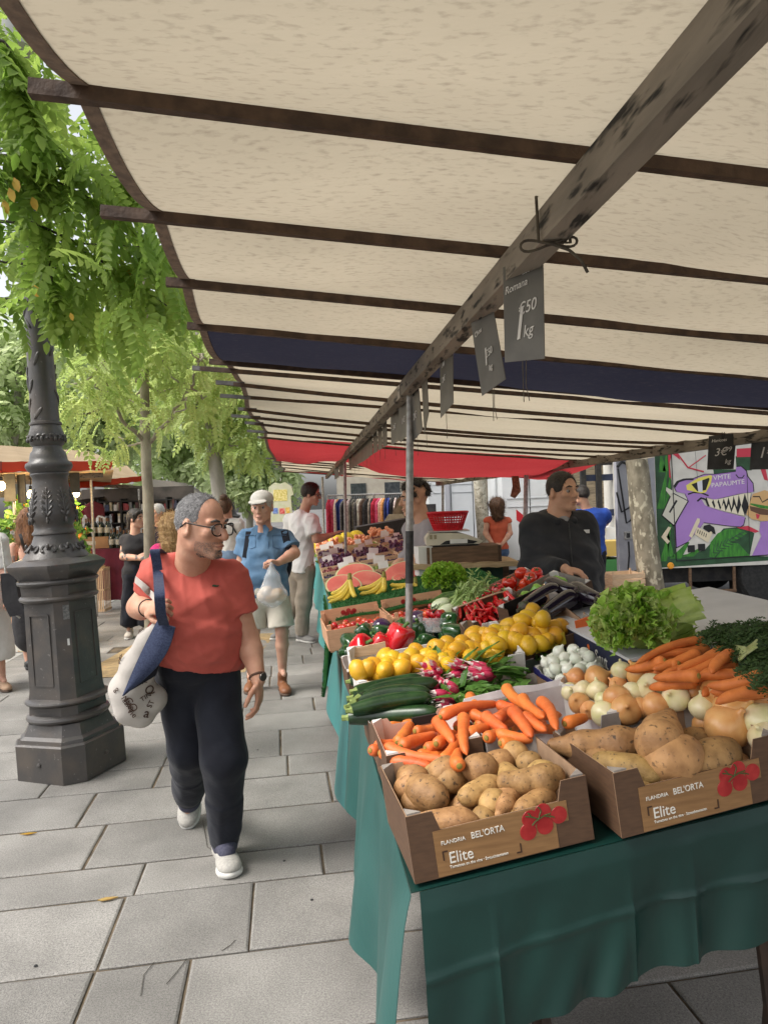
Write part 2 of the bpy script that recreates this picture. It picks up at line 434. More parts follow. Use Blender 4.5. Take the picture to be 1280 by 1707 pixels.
rd=MB(); P0=d0-dr*1.2+nr*.0; rd.add([P0+Vector((0, 0, -.011)), d0+dr*9+Vector((0, 0, -.011)), Vector((60, 10, -.011)), Vector((60, 60, -.011)), Vector((3.4, 60, -.011)), Vector((3.4, 9.9, -.011))], [(0, 1, 2, 3, 4, 5)])
rd.build('road', m_asph, smooth=False)['kind']='structure'
kb=MB(); rot=Matrix((dr, Vector((-dr.y, dr.x, 0)), Vector((0, 0, 1)))).transposed()
for k in range(9):kb.box(d0-dr*.9+dr*(k*.9+.45)-nr*.17+Vector((0, 0, -.03)), (.885, .34, .075), rot)
kb.build('kerb', m_kerb, ang=30)['kind']='structure'
MB().grid(lambda u, v:Vector((-3.05+1.65*u, 6.8+2.0*v, .003+.007*math.sin(9*u)*math.sin(7*v))), 12, 12).build('tree_pit', mk('pit_sand', (.42, .30, .15), (.30, .22, .12), sc=14, rough=.95, bump=.5, bsc=90)).__setitem__('kind', 'structure')
PT=WZ(1128, 1040)
MB().lathe([(.0, .006), (.12, .012), (.24, .010), (.30, .004)], 28, (PT.x, PT.y, 0)).build('tree_pit', mk('pit_soil', (.10, .085, .055), (.20, .17, .09), sc=30, rough=.95, bump=.5), smooth=True).__setitem__('kind', 'structure')
MB().lathe([(.30, .0), (.30, .022), (.36, .022), (.36, .0)], 40, (PT.x, PT.y, 0)).build('tree_pit_ring', mk('iron_ring', (.11, .09, .06), (.07, .06, .05), sc=30, rough=.7), ang=30).__setitem__('kind', 'structure')
m_beam=mk('weathered_beam', (.25, .215, .17), (.16, .138, .11), sc=16, st=(1, .2, 1), rough=.85, bump=.3, bsc=70, spot=(.022, .02, .017), spsc=46, splo=.55, sphi=.66)
m_raft=mk('dark_rafter', (.085, .05, .03), (.045, .026, .016), sc=26, rough=.7, bump=.3, bsc=60)
m_raftend=mk('grey_rafter_end', (.16, .15, .14), (.10, .095, .09), sc=26, rough=.8, bump=.3, bsc=60)
m_steel=mk('galvanised_steel', (.42, .41, .39), (.28, .27, .25), sc=34, rough=.5, metal=.6, bump=.08)
m_black=mk('black_paint', (.012, .012, .013), (.03, .03, .03), sc=40, rough=.55)
m_rope=mk('old_string', (.10, .085, .06), (.06, .05, .04), sc=60, rough=.95)
def canvas_mat(name, c, c2, spot):
 m=mk(name, c, c2, sc=1.9, st=(.6, 1.5, 1), rough=.85, spec=.12, bump=.10, bsc=46, transl=.45, spot=spot, spsc=75, splo=.52, sphi=1.0, detail=14, lo=.2, hi=.8)
 return m
m_cream=canvas_mat('cream_canvas', (.53, .46, .345), (.40, .345, .255), (.22, .18, .13))
m_cream2=canvas_mat('clean_cream_canvas', (.64, .555, .42), (.57, .49, .36), (.44, .37, .26))
m_navy=canvas_mat('navy_canvas', (.019, .019, .031), (.026, .026, .04), (.045, .042, .05))
m_red=canvas_mat('red_canvas', (.50, .05, .055), (.40, .035, .04), (.44, .10, .10))
m_hem=mk('brown_hem', (.23, .165, .12), (.15, .11, .085), sc=60, rough=.9, bump=.3)
ZR=lambda a:2.12-.1*a
def rafter_bar(mb, b, a0, a1, bend=0.0, wd=.030, ht=.036, skew=0.0):
 n=6
 for i in range(n):
  t0, t1=i/n, (i+1)/n
  f=lambda t:S(a0+(a1-a0)*t, b+skew*t, ZR(a0+(a1-a0)*t)-bend*4*t*(1-t))
  mb.bar(f(t0), f(t1), wd, ht, (0, 0, 1))
raft=[-2.42, -1.99, -1.56, -1.12, -.65, -.06, .12, .46, .9, 1.41, 1.8, 2.17, 2.77, 3.28, 6.25, 6.9, 7.6, 8.3, 9.0, 9.9]
segs=[(-3.0, -.02, 0, 'nearest to the camera, over the potatoes'), (.0, 6.4, 1, 'middle one, over the bananas and melons'), (6.45, 10.2, 2, 'far end one, beside the clothes rails')]
frames=[]
for b0, b1, k, txt in segs:
 fr=thing('stall_frame', 'weathered wooden awning frame of the produce stall, '+txt, 'stall frame', S(0, b0), 'stall frames carrying the awning'); frames.append(fr)
 MB().bar(S(0, b0, 2.075), S(0, b1, 2.08), .046, .058, (0, 0, 1)).build('front_beam', m_beam, fr)
 MB().bar(S(2.08, b0, 1.885), S(2.08, b1, 1.885), .05, .075, (0, 0, 1)).build('back_beam', m_beam, fr)
 for i, rb in enumerate(raft):
  if b0<=rb<b1:
   mb=MB(); ex=[.05, .055, .075, .03][i%4]if rb<0 else[.12, .07, .15, .09][i%4]
   rafter_bar(mb, rb, -.76-ex, 2.3, bend=(.0 if rb<0 else ru(-.01, .05)), skew=ru(-.05, .05), wd=.017 if rb<0 else.016, ht=.021 if rb<0 else.018)
   r_=mb.build('rafter', m_raft, fr)
   MB().bar(S(-.76-ex-.004, rb, ZR(-.76-ex)), S(-.72, rb+.002, ZR(-.74)), .0185 if rb<0 else.0175, .0225 if rb<0 else.0195, (0, 0, 1)).build('rafter_end', m_raft if rb<0 else m_raftend, r_)
def pole(fr, u0, v0, u1, v1, d, r, black=None):
 a, b_=W(u0, v0, d), W(u1, v1, d); t=(0-a.z)/(b_.z-a.z); g=a+(b_-a)*t
 MB().tube([a, g], r, 14).build('pole', m_steel, fr)
 if black:p, q=W(*black[0], d), W(*black[1], d); MB().tube([p, (p+q)/2, q], r+.0015, 14).build('painted_band', m_black, fr)
pole(frames[0], 683.5, 655, 681.5, 1045, 3.08, .0165, ((682.6, 885), (682.2, 972)))
pole(frames[1], 574.5, 765, 576.5, 935, 8.0, .018)
pole(frames[2], 537.5, 795, 540, 890, 12.4, .02)
pole(frames[1], 877, 779, 873.5, 965, 7.8, .025)
pole(frames[2], 738, 806, 738, 900, 13.0, .025)
sr=MB(); q=S(0, -1.83); pz=lambda a, b, z:S(a, b, z)
sr.tube([pz(-.03, -1.83, 2.13), pz(-.03, -1.835, 2.045), pz(0, -1.835, 2.044), pz(.03, -1.83, 2.046), pz(.03, -1.82, 2.12)], .0028, 6)
kx=pz(-.008, -1.84, 2.040)
def loopp(dx, dz, w_):return[kx+Vector((dx*(1-math.cos(q_))/2, .004*q_/6, dz*(1-math.cos(q_))/2+w_*math.sin(q_)*(1-math.cos(q_))/1.6))for q_ in[2*PI*i/18 for i in range(19)]]
sr.tube(loopp(-.055, -.002, .012), .0025, 6); sr.tube(loopp(.045, .004, .010), .0025, 6)
sr.tube([kx, kx+Vector((.03, 0, -.012)), kx+Vector((.05, 0, -.03)), kx+Vector((.062, .002, -.052))], .0028, 6)
tag(sr.build('tied_string', m_rope, loc=kx), 'dark string tied in a bow round the nearest beam of the awning', 'string')
def awning(bands, label, skirt=True):
 b0=bands[0][0]
 t=thing('canvas_awning', label, 'awning', S(0, b0, 2.14), 'canvas awnings over the produce stall')
 for bs, be, mat, nm in bands:
  stops=sorted([bs, be]+[r for r in raft if bs+.02<r<be-.02])
  A0, A1=-.76, 2.36
  def edge(b):return A0+.02*math.sin(3.1*b)
  def zz(a, b):
   for p, q in zip(stops[:-1], stops[1:]):
    if p<=b<=q+1e-6:
     s=(b-p)/(q-p); L_=q-p
     sag=(.10 if b<0 else.055)*L_*4*s*(1-s)
     break
   else:sag=0
   rip=.006*math.sin(5*a+2.3*b)+.004*math.sin(11*a-3*b)
   return ZR(a)+.014-sag*(1+.25*math.sin(2.1*a))*(.3+.7*min(1, (a/.4)**2))+rip*(4*s*(1-s))
  vs=[]
  for p, q in zip(stops[:-1], stops[1:]):
   n=10 if b0<0 else 6
   for i in range(n):vs.append(p+(q-p)*i/n)
  vs.append(stops[-1]); nu=36
  V=[S(edge(b)+(A1-edge(b))*(i/nu), b, zz(edge(b)+(A1-edge(b))*(i/nu), b))for b in vs for i in range(nu+1)]
  Fq=[(j*(nu+1)+i, j*(nu+1)+i+1, (j+1)*(nu+1)+i+1, (j+1)*(nu+1)+i)for j in range(len(vs)-1)for i in range(nu)]
  mesh_obj(nm, V, Fq, mat, t)
  V=[];
  for b in vs:
   for a in(edge(b)-.004, edge(b)+.021):V.append(S(a, b, zz(a, b)-.0025))
  for b in vs:
   for a in(edge(b)-.004, edge(b)+.021):V.append(S(a, b, zz(a, b)+.0025))
  K=2*len(vs); Fq=[]
  for j in range(len(vs)-1):
   i=2*j; Fq+=[(i, i+1, i+3, i+2), (K+i+2, K+i+3, K+i+1, K+i), (i, i+2, K+i+2, K+i), (i+3, i+1, K+i+1, K+i+3)]
  mesh_obj('hem', V, Fq, m_hem, t, ang=40)
 return t
awning([(-3.0, -.64, m_cream, 'cream_panel'), (-.64, .02, m_navy, 'navy_panel')], 'stained cream canvas awning with a navy end strip, overhead nearest the camera')
awning([(.04, 3.3, m_cream2, 'cream_panel'), (3.3, 6.2, m_red, 'red_panel'), ], 'cream canvas awning ending in a wide red strip, beyond the navy one')
awning([(6.22, 9.6, m_cream2, 'cream_panel'), (9.6, 10.2, m_red, 'red_panel')], 'cream canvas awning at the far end with a thin red border')
m_iron=mk('lamp_iron', (.062, .057, .054), (.10, .082, .068), sc=7, rough=.38, spec=.5, bump=.18, bsc=55, lo=.45, hi=.75, spot=(.16, .15, .14), spsc=46, splo=.68, sphi=.73)
def octo(half=33):
 a=[]
 for k in range(4):a+=[R(-71+90*k-half), R(-71+90*k+half)]
 return a
OA=octo()
def octlathe(mb, prof):
 vs=[Vector((r*math.cos(a-R(38)), r*math.sin(a-R(38)), z))for r, z in prof for a in OA]; n=8; m=len(prof)
 mb.add(vs, [(i*n+k, i*n+(k+1)%n, (i+1)*n+(k+1)%n, (i+1)*n+k)for i in range(m-1)for k in range(n)]+[tuple(range(7, -1, -1)), tuple((m-1)*n+k for k in range(n))])
def lamp(loc, label, scale=1.0, lean=(0, 0), detail=True):
 t=thing('street_lamp', label, 'street lamp', loc, 'ornate iron lamp posts')
 L0=Vector(loc)
 def P(mb):
  mb.v=[v+L0 for v in mb.v]; return mb
 mb=MB(); octlathe(mb, [(.315, 0), (.315, .215), (.305, .225)]); P(mb).build('plinth', m_iron, t, ang=25)
 mb=MB(); octlathe(mb, [(.29, .222), (.285, .245), (.262, .262), (.245, .30), (.232, .33)]);
 mb.lathe([(.215, .33), (.238, .345), (.243, .357), (.238, .37), (.215, .385)], 32)
 octlathe(mb, [(.225, .38), (.222, .435)])
 mb.lathe([(.215, .435), (.24, .448), (.244, .457), (.24, .466), (.213, .48)], 32); P(mb).build('base_moulding', m_iron, t, ang=28)
 mb=MB(); octlathe(mb, [(.222, .47), (.213, .53), (.206, 1.06), (.206, 1.085)]); P(mb).build('pedestal', m_iron, t, ang=25)
 if detail:
  for k in range(4):
   a=R(-109+90*k); n=Vector((math.cos(a), math.sin(a), 0)); tx=Vector((-n.y, n.x, 0)); rr=.206*math.cos(R(33))
   pm=MB(); w_, z0, z1=.072, .56, .99
   for(x0, y0, x1, y1)in((-w_, z0, w_, z0), (-w_, z1, w_, z1), (-w_, z0, -w_, z1), (w_, z0, w_, z1)):
    pm.bar(L0+n*(rr+.003)+tx*x0+Vector((0, 0, y0)), L0+n*(rr+.003)+tx*x1+Vector((0, 0, y1)), .009, .012, n)
   pm.build('panel_frame', m_iron, t, ang=30)
   P2=MB(); P2.lathe([(.014, 0), (.014, .008), (.006, .012)], 12, L0+n*(.315*math.cos(R(33))-.002)+Vector((0, 0, .11)), Matrix(frame(n)).transposed()); P2.build('bolt', m_iron, t)
  a=R(-109+52); n=Vector((math.cos(a), math.sin(a), 0)); tx=Vector((-n.y, n.x, 0))
  MB().box(L0+n*.206+Vector((0, 0, 1.0)), (.008, .034, .085), Matrix((n, tx, Vector((0, 0, 1)))).transposed()).build('number_plate', mk('plate_grey', (.09, .09, .09), (.2, .2, .19), sc=60, rough=.6), t)
  MB().box(L0+n*.2075+Vector((0, 0, .82)), (.004, .012, .04), Matrix((n, tx, Vector((0, 0, 1)))).transposed()).build('torn_sticker', mk('sticker_white', (.7, .7, .68), rough=.6), t)
 mb=MB(); mb.lathe([(.2, 1.06), (.226, 1.075), (.23, 1.085), (.226, 1.095), (.21, 1.105)], 32); octlathe(mb, [(.216, 1.10), (.219, 1.165)])
 mb.lathe([(.21, 1.16), (.232, 1.175), (.236, 1.185), (.232, 1.195), (.216, 1.20)], 32)
 octlathe(mb, [(.225, 1.20), (.25, 1.235), (.278, 1.262), (.285, 1.28), (.285, 1.292), (.245, 1.318), (.2, 1.33)]); P(mb).build('capital', m_iron, t, ang=28)
 mb=MB(); mb.lathe([(.195, 1.325), (.19, 1.335), (.165, 1.37), (.135, 1.42), (.122, 1.455), (.118, 1.47), (.128, 1.475), (.128, 1.485), (.115, 1.50), (.113, 1.53), (.125, 1.55), (.137, 1.575), (.137, 1.60), (.128, 1.66), (.112, 1.73), (.102, 1.80), (.103, 1.83), (.112, 1.84), (.112, 1.85), (.108, 1.855), (.128, 1.875), (.137, 1.895), (.133, 1.915), (.112, 1.93), (.108, 1.95), (.102, 1.98), (.086, 2.0), (.084, 2.02), (.096, 2.03), (.102, 2.06), (.102, 2.10), (.09, 2.135), (.086, 2.15), (.094, 2.155), (.094, 2.168), (.084, 2.175)], 40); P(mb).build('vase', m_iron, t, ang=50)
 mb=MB(); mb.lathe([(.083, 2.17), (.08, 2.4), (.072, 2.9), (.06, 3.6), (.05, 4.3), (.05, 4.32)], 24, lobes=lambda a, z:1+.012*math.cos(16*a)); P(mb).build('shaft', m_iron, t, ang=60)
 if detail:
  for k in range(8):
   om=MB()
   a0=2*PI*k/8+.2
   for z, w_ in((1.56, .0), (1.60, .10), (1.635, .16), (1.67, .17), (1.70, .13), (1.725, .07), (1.745, 0)):
    for sg in((-1, 1)if w_ else(1, )):
     a=a0+sg*w_; r=.137-max(0, z-1.6)*.24+.001
     c=Vector((r*math.cos(a), r*math.sin(a), z)); n=Vector((math.cos(a), math.sin(a), 0)); up=(Vector((0, 0, 1))+Vector((-n.y, n.x, 0))*sg*.8*(1 if w_ else 0)).normalized()
     x=n; y=up.cross(x).normalized(); om.sphere(c, (.011, .009, .024), 6, 5, Matrix((x, y, up)).transposed())
   om.tube([Vector((.138*math.cos(a0), .138*math.sin(a0), 1.56)), Vector((.126*math.cos(a0), .126*math.sin(a0), 1.67)), Vector((.112*math.cos(a0), .112*math.sin(a0), 1.745))], [.007, .005, .003], 6)
   P(om).build('acanthus_leaf', m_iron, t, ang=60)
  for k in range(9):
   a0=2*PI*k/9
   for(zc, rc_, rs)in((1.385, .158, .03), (2.07, .103, .022)):
    om=MB()
    for sg in(-1, 1):
     pts=[]
     for i in range(10):
      q=i/9*1.55*PI; rr=rs*(1-.07*i); a=a0+sg*(rs*.9/rc_-rr*math.cos(q)/rc_*.8); zq=zc+rr*math.sin(q)*.9
      r=rc_-(.95*(zq-zc)if zc<2 else 0)+.002; pts.append(Vector((r*math.cos(a), r*math.sin(a), zq)))
     om.tube(pts, .0085, 5)
    r=rc_+.006; om.sphere(Vector((r*math.cos(a0), r*math.sin(a0), zc+(.02 if zc<2 else-.01))), (.010, .010, .016), 7, 5); P(om).build('scroll', m_iron, t, ang=60)
  for k in range(56):
   a=ru(0, 2*PI); z=2.22+k*.028; r=.0825-(z-2.17)*.0145
   n=Vector((math.cos(a), math.sin(a), 0)); up=(Vector((0, 0, 1))+Vector((-n.y, n.x, 0))*random.choice((-.8, .8, .4))).normalized(); y=up.cross(n).normalized()
   om=MB(); om.sphere(n*r+Vector((0, 0, z)), (.009, .013, .048), 6, 5, Matrix((n, y, up)).transposed()); P(om).build('laurel_leaf', m_iron, t, ang=60)
 mb=MB(); mb.lathe([(.05, 4.3), (.09, 4.36), (.05, 4.42), (.14, 4.46), (.19, 4.75), (.1, 4.95), (.03, 5.05)], 16); P(mb).build('lantern', mk('lantern_glass', (.5, .5, .48), rough=.3), t)
 t.rotation_euler=(lean[0], lean[1], 0); t.scale=(scale, )*3
 return t
lp=WZ(123, 1279)
lamp(lp, 'ornate dark iron lamp post on an octagonal base, in the left foreground', 1.0, (0, R(-2.0)))
l2=WZ(392, 925)
lamp(l2, 'smaller looking iron lamp post far off behind the man in the denim shirt', 1.0, (0, R(-2.2)), False)
T0=Vector((.035, 1.457, .80))
TX=Vector((SEA.x, SEA.y, .11)).normalized(); TY=SEB.copy(); TZ=TX.cross(TY).normalized()
def T(a, b, c=0.0):return T0+TX*a+TY*b+TZ*c
TM=Matrix((TX, TY, TZ)).transposed()
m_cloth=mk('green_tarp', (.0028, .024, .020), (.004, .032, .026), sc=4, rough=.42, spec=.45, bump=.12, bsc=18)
m_wood=mk('raw_wood', (.46, .33, .19), (.36, .25, .14), sc=6, st=(1, 1, 12), rough=.75, bump=.1)
m_pale=mk('pale_crate_wood', (.62, .45, .29), (.53, .37, .23), sc=9, st=(2, 2, 14), rough=.75, bump=.08, rnd=.08)
m_peach=mk('peach_crate_wood', (.66, .37, .22), (.58, .32, .19), sc=9, st=(2, 2, 14), rough=.7, rnd=.05)
tb=thing('trestle_table', 'folding trestle table carrying the nearest boxes, its thin legs showing under the green cloth', 'table', T(.6, .8)*1.0)
tb.location.z=0
MB().prism([(.01, .02), (1.57, .12), (1.57, 1.55), (.01, 1.55)], T(0, 0), TX, TY, TZ, -.032, -.012).build('table_top', m_wood, tb, ang=30)
for(a, b, dx)in((.28, .22, .1), (.40, .24, -.1), (.86, .2, .1), (.98, .2, -.06), (.3, 1.35, .05), (1.3, 1.35, 0)):
 p=T(a, b, -.034); MB().bar(p, Vector((p.x+dx, p.y+.05, 0)), .022, .022).build('leg', mk('dark_leg', (.05, .03, .02), (.03, .02, .015), sc=20, rough=.6), tb)
tc_=thing('tablecloth', 'dark green plastic tablecloth draped over the nearest display table', 'tablecloth', T(0, 0))
top=MB(); top.slab(lambda u, v:T(-.012+1.6*u, (-.010+.062*1.6*u)*(1-v)+1.58*v, -.0095+.002*math.sin(9*u)*math.sin(8*v)), 24, 18, TZ, .0016); top.build('cloth_top', m_cloth, tc_)
def frontdrop(u, v):
 a=.006+1.6*u; dr=.315-.085*u+.02*math.sin(5*u+1)*u
 f=.022*math.sin(7.5*a+.4)+.016*math.sin(17*a+1.3)+.006*math.sin(41*a+3*v)+.03*math.exp(-((a-.60)/.05)**2)-.02*math.exp(-((a-.35)/.09)**2)
 q=v*v*(3-2*v)*.5+v*.5
 cr=sum(.0045*math.exp(-((a-x_)/.007)**2)for x_ in(.16, .47, .62, .93, 1.24))+.004*math.exp(-((v-.52+.03*math.sin(4*a))/.025)**2)+.003*math.sin(60*a+9*v)*math.exp(-((a-.35)/.2)**2)*v
 f+=cr*2*min(1, v*5)
 return T(a, -.011+.062*a-.006*min(1, v*8)-f*q, -.009)-Vector((0, 0, dr*v))+SEA*(.01*v*math.sin(6*a))-SEB*.03*v
MB().slab(frontdrop, 220, 44, -SEB, .0016).build('front_drop', m_cloth, tc_)
def sidedrop(u, v):
 b=-.018+1.62*u; dr=.62-.30*max(0, u-.25)+.02*math.sin(9*b)
 out=(.055+.03*math.sin(8.5*b+.8)+.02*math.sin(19*b))*(v**.8)*(1-.5*max(0, u-.4))+.02*v*math.exp(-(b/.12)**2)
 return T(-.0125, b, -.009)-SEA*(.004*min(1, v*9)+out)-Vector((0, 0, dr*v))-SEB*(.05*v*math.exp(-(b/.15)**2))
m_cloth_lit=mk('green_tarp_lit', (.018, .075, .068), (.024, .092, .084), sc=4, rough=.45, spec=.4, bump=.12, bsc=18)  # lighter copy of the tarp; daylight on this side put into its colour
MB().slab(sidedrop, 60, 20, -SEA, .0016).build('side_drop', m_cloth_lit, tc_)
m_kraft=mk('kraft_brown', (.115, .062, .034), (.09, .048, .027), sc=26, st=(1, 1, 5), rough=.65, rnd=.08)
m_kraftin=mk('kraft_inside', (.40, .26, .16), (.34, .22, .135), sc=30, rough=.8)
m_print=mk('wood_print', (.30, .165, .068), (.22, .115, .046), sc=16, st=(1, 1, 9), rough=.5, lo=.3, hi=.7)
m_pinkin=mk('pink_inside', (.60, .40, .31), (.54, .36, .28), sc=20, rough=.8)
m_white=mk('white_card', (.68, .66, .63), (.58, .56, .54), sc=18, rough=.7)
m_greyin=mk('grey_lilac_inside', (.55, .51, .52), (.48, .44, .45), sc=20, rough=.8)
m_grey=mk('grey_card', (.30, .27, .24), (.24, .21, .19), sc=30, rough=.8)
m_blackcard=mk('black_card', (.022, .02, .021), (.03, .027, .027), sc=20, rough=.5)
m_navycard=mk('navy_card', (.018, .022, .05), (.024, .028, .06), sc=20, rough=.5)
m_yellowcard=mk('yellow_card', (.62, .46, .05), (.55, .40, .04), sc=20, rough=.6)
m_orangecard=mk('orange_card', (.62, .13, .03), rough=.6)
m_ink=mk('cream_ink', (.72, .70, .64), rough=.6)
m_inkd=mk('brown_ink', (.05, .022, .012), rough=.6)
m_inkr=mk('red_ink', (.40, .03, .02), rough=.6)
m_tomred=mk('printed_tomato', (.30, .012, .014), (.42, .03, .03), sc=30, rough=.4)
m_tomgreen=mk('printed_stalk', (.05, .09, .025), rough=.6)
def axes(yaw_deg, tiltx=0.0, tilty=0.0, base=True):
 """carton axes: table frame turned about its normal, then leant"""
 M_=TM.copy()if base else Matrix.Rotation(TS, 3, 'Z')
 M_=M_@Matrix.Rotation(R(yaw_deg), 3, 'Z')@Matrix.Rotation(R(tiltx), 3, 'X')@Matrix.Rotation(R(tilty), 3, 'Y')
 return M_.col[0].copy(), M_.col[1].copy(), M_.col[2].copy()
def carton(label, O, ax, w, d, h, mo, mi, low=(.72, .72, 1, 1), c=.06, group=None, cat='box', name='cardboard_box', corner=True):
 """O front-left-bottom. low = height of the middle of front, back, left, right panel as a share of h"""
 X, Y, Z=ax; O=Vector(O); t=thing(name, label, cat, O, group); th=.004
 def prof(L, lw, c=c):
  if lw>=.99:return[(0, 0), (L, 0), (L, h), (0, h)]
  return[(0, 0), (L, 0), (L, h), (L-c, h), (L-c-.012, h*lw), (c+.012, h*lw), (c, h), (0, h)]
 MB().prism([(th, th), (w-th, th), (w-th, d-th), (th, d-th)], O, X, Y, Z, .001, .005).build('base', mi, t, ang=20)
 out=[]
 for nm, P0, ex, nn, L, lw in(('front_panel', O, X, Y, w, low[0]), ('back_panel', O+Y*d+X*w, -X, -Y, w, low[1]), ('side_panel', O+Y*(d-th), -Y, X, d-2*th, low[2]), ('side_panel', O+X*w+Y*th, Y, -X, d-2*th, low[3])):
  mb=MB(); pr=prof(L, lw); mb.prism(pr, P0, ex, Z, nn, 0, .0026, 0); mb.prism(pr, P0, ex, Z, nn, .0026, th, 1)
  out.append(mb.build(nm, [mo, mi], t, ang=20))
 if corner:
  for(x, y, sx, sy)in((0, 0, 1, 1), (w, 0, -1, 1), (0, d, 1, -1), (w, d, -1, -1)):
   p=O+X*x+Y*y; e=.034
   MB().prism([(0.0045, 0.0045), (e, .0045), (.0045, e)], p, X*sx, Y*sy, Z*(1 if sx*sy>0 else 1), h*.02, h+.004).build('corner_post', m_white if mi is not m_kraftin else m_grey, t, ang=20)
 return t, out
def place(u, v, ang, P0, n):
 """point on a plane under photo pixel + in-plane direction that looks turned by ang (degrees, counter-clockwise) in the photo"""
 p=WP(u, v, P0, n); q=WP(u+8*math.cos(R(ang)), v-8*math.sin(R(ang)), P0, n); return p, (q-p).normalized()
def inst(proto, loc, M3=None, label=None, group=None, sc=1.0):
 c=copy_tree(proto); c.location=Vector(loc)
 if M3 is not None:c.rotation_mode='XYZ'; c.rotation_euler=M3.to_euler()
 c.scale=(sc, )*3 if not isinstance(sc, (tuple, list))else sc
 if label:c['label']=label
 if group:c['group']=group
 return c
PROTOS=[]
def proto(o):PROTOS.append(o); return o
def xz(xd, zd):
 """matrix with local x along xd and local z near zd"""
 x=Vector(xd).normalized(); z=Vector(zd); z=(z-x*z.dot(x)).normalized(); return Matrix((x, z.cross(x), z)).transposed()
def rndrot():return Matrix.Rotation(ru(0, 6.28), 3, 'Z')@Matrix.Rotation(ru(-1.2, 1.2), 3, 'X')@Matrix.Rotation(ru(-1.2, 1.2), 3, 'Y')
def pile(n, r, w, d, c0=0.006, mound=0.0, sp=.92, tries=30):
 pts=[]
 for _ in range(n):
  best=None
  for _t in range(tries):
   x, y=ru(r, max(r+.001, w-r)), ru(r, max(r+.001, d-r)); z=c0+r
   for(X_, Y_, Z_)in pts:
    dd=(x-X_)**2+(y-Y_)**2
    if dd<(2*r*sp)**2:z=max(z, Z_+math.sqrt((2*r*sp)**2-dd))
   key=z+mound*((x/w-.5)**2+(y/d-.5)**2)
   if best is None or key<best[0]:best=(key, x, y, z)
  pts.append(best[1:])
 return pts
def blob(name, mat, r, seed, amp=.06, f=3.0, nu=22, nv=14, pinch=0.0):
 g=wob(seed, f, amp); mb=MB(); mb.sphere((0, 0, 0), (1, 1, 1), nu, nv)
 V=np.array([tuple(v)for v in mb.v]); s=1+g(V)
 if pinch:s=s*(1-pinch*np.exp(-((V[:, 0])/.5)**2))
 V=V*s[:, None]*np.array(r); return proto(mesh_obj(name, V, mb.f, mat, None, (0, 0, 0)))
m_pot=mk('potato_skin', (.42, .25, .095), (.26, .145, .052), sc=26, rough=.62, bump=.22, bsc=120, spot=(.075, .045, .022), spsc=85, splo=.60, sphi=.70, rnd=.16, hue=.014)
pots=[blob('potato', m_pot, (.072, .046, .043), 1, .075, 1.9), blob('potato', m_pot, (.058, .05, .045), 2, .07, 2.1), blob('potato', m_pot, (.088, .043, .040), 3, .09, 1.8, pinch=.12), blob('potato', m_pot, (.042, .036, .034), 4, .06, 2.0)]
def bent_potato(seed, pts, rad):
 s=SDF(.0045)
 for(p, q, a, b)in zip(pts[:-1], pts[1:], rad[:-1], rad[1:]):s.rc(p, q, a, b, .02)
 return proto(s.build('potato', m_pot, None, (0, 0, 0), wob(seed, 45, .0018)))
pots.append(bent_potato(5, [(-.075, .025, 0), (-.03, .005, 0), (.03, -.012, 0), (.065, -.01, 0)], [.034, .034, .043, .036]))
pots.append(bent_potato(6, [(-.10, .01, 0), (-.03, 0, 0), (.05, 0, 0), (.085, .004, 0)], [.018, .034, .040, .034]))
pots.append(bent_potato(7, [(-.10, 0, 0), (-.05, 0, 0), (.02, .0, 0), (.075, 0, 0)], [.022, .027, .045, .056]))
def elite(label, a, b, yaw, zoff=0.0):
 ax=axes(yaw); X, Y, Z=ax; O=T(a, b, .002+zoff); w, d, h=.405, .30, .142
 t, pn=carton(label, O, ax, w, d, h, m_kraft, m_kraftin, (.70, .74, 1, 1), .058)
 f=pn[0]; q=O-Y*.0008
 MB().prism([(.052, .002), (.322, .002), (.322, .055), (.352, .055), (.352, h*.70), (.062, h*.70), (.052, h*.70)], q, X, Z, -Y, -.0004, .0006).build('wood_print', m_print, f, ang=20)
 q=q-Y*.0012
 text_mesh('FLANDRIA', .0115, m_ink, q+X*.066+Z*.068, X, Z, f)
 text_mesh('BEL\'ORTA', .0195, m_ink, q+X*.132+Z*.0665, X, Z, f, sx=.86)
 text_mesh('Elite', .034, m_ink, q+X*.078+Z*.026, X, Z, f, sx=.92)
 text_mesh('Tomatoes on the vine · Strauchtomaten', .0085, m_ink, q+X*.078+Z*.0155, X, Z, f, sx=.94)
 for(x, z, sx, sz)in((.066, .055, 1, -1), (.238, .012, -1, 1)):
  MB().prism([(0, 0), (.012*sx, 0), (.012*sx, .003*sz), (.003*sx, .003*sz), (.003*sx, .02*sz), (0, .02*sz)], q+X*x+Z*z, X, Z, -Y, 0, .0006).build('corner_mark', m_inkd, f, ang=20)
 for(x, z)in((.266, .078), (.296, .086), (.258, .052), (.297, .056), (.331, .072)):
  MB().lathe([(.0001, .0008), (.012, .0011), (.0185, .0008), (.019, 0)], 20, q+X*x+Z*z, Matrix((X, Z, -Y)).transposed()).build('printed_tomato', m_tomred, f)
 st=MB()
 for(x0, z0, x1, z1)in((.256, .086, .284, .074), (.284, .074, .312, .08), (.284, .074, .292, .09), (.284, .074, .268, .064), (.300, .076, .32, .07), (.292, .09, .286, .10), (.27, .08, .262, .092)):
  st.tube([q+X*x0+Z*z0-Y*.0012, q+X*(x0+x1)/2+Z*((z0+z1)/2+.002)-Y*.0016, q+X*x1+Z*z1-Y*.0012], .0014, 5)
 st.build('printed_stalk', m_tomgreen, f)
 return t, O, ax
boxP1, O1, ax1=elite('brown printed tomato box full of potatoes, the nearest and leftmost box on the green cloth', 0, 0, 4)
boxP2, O2, ax2=elite('brown printed tomato box of large potatoes, in front of the onions', .455, .0, 5, .004)
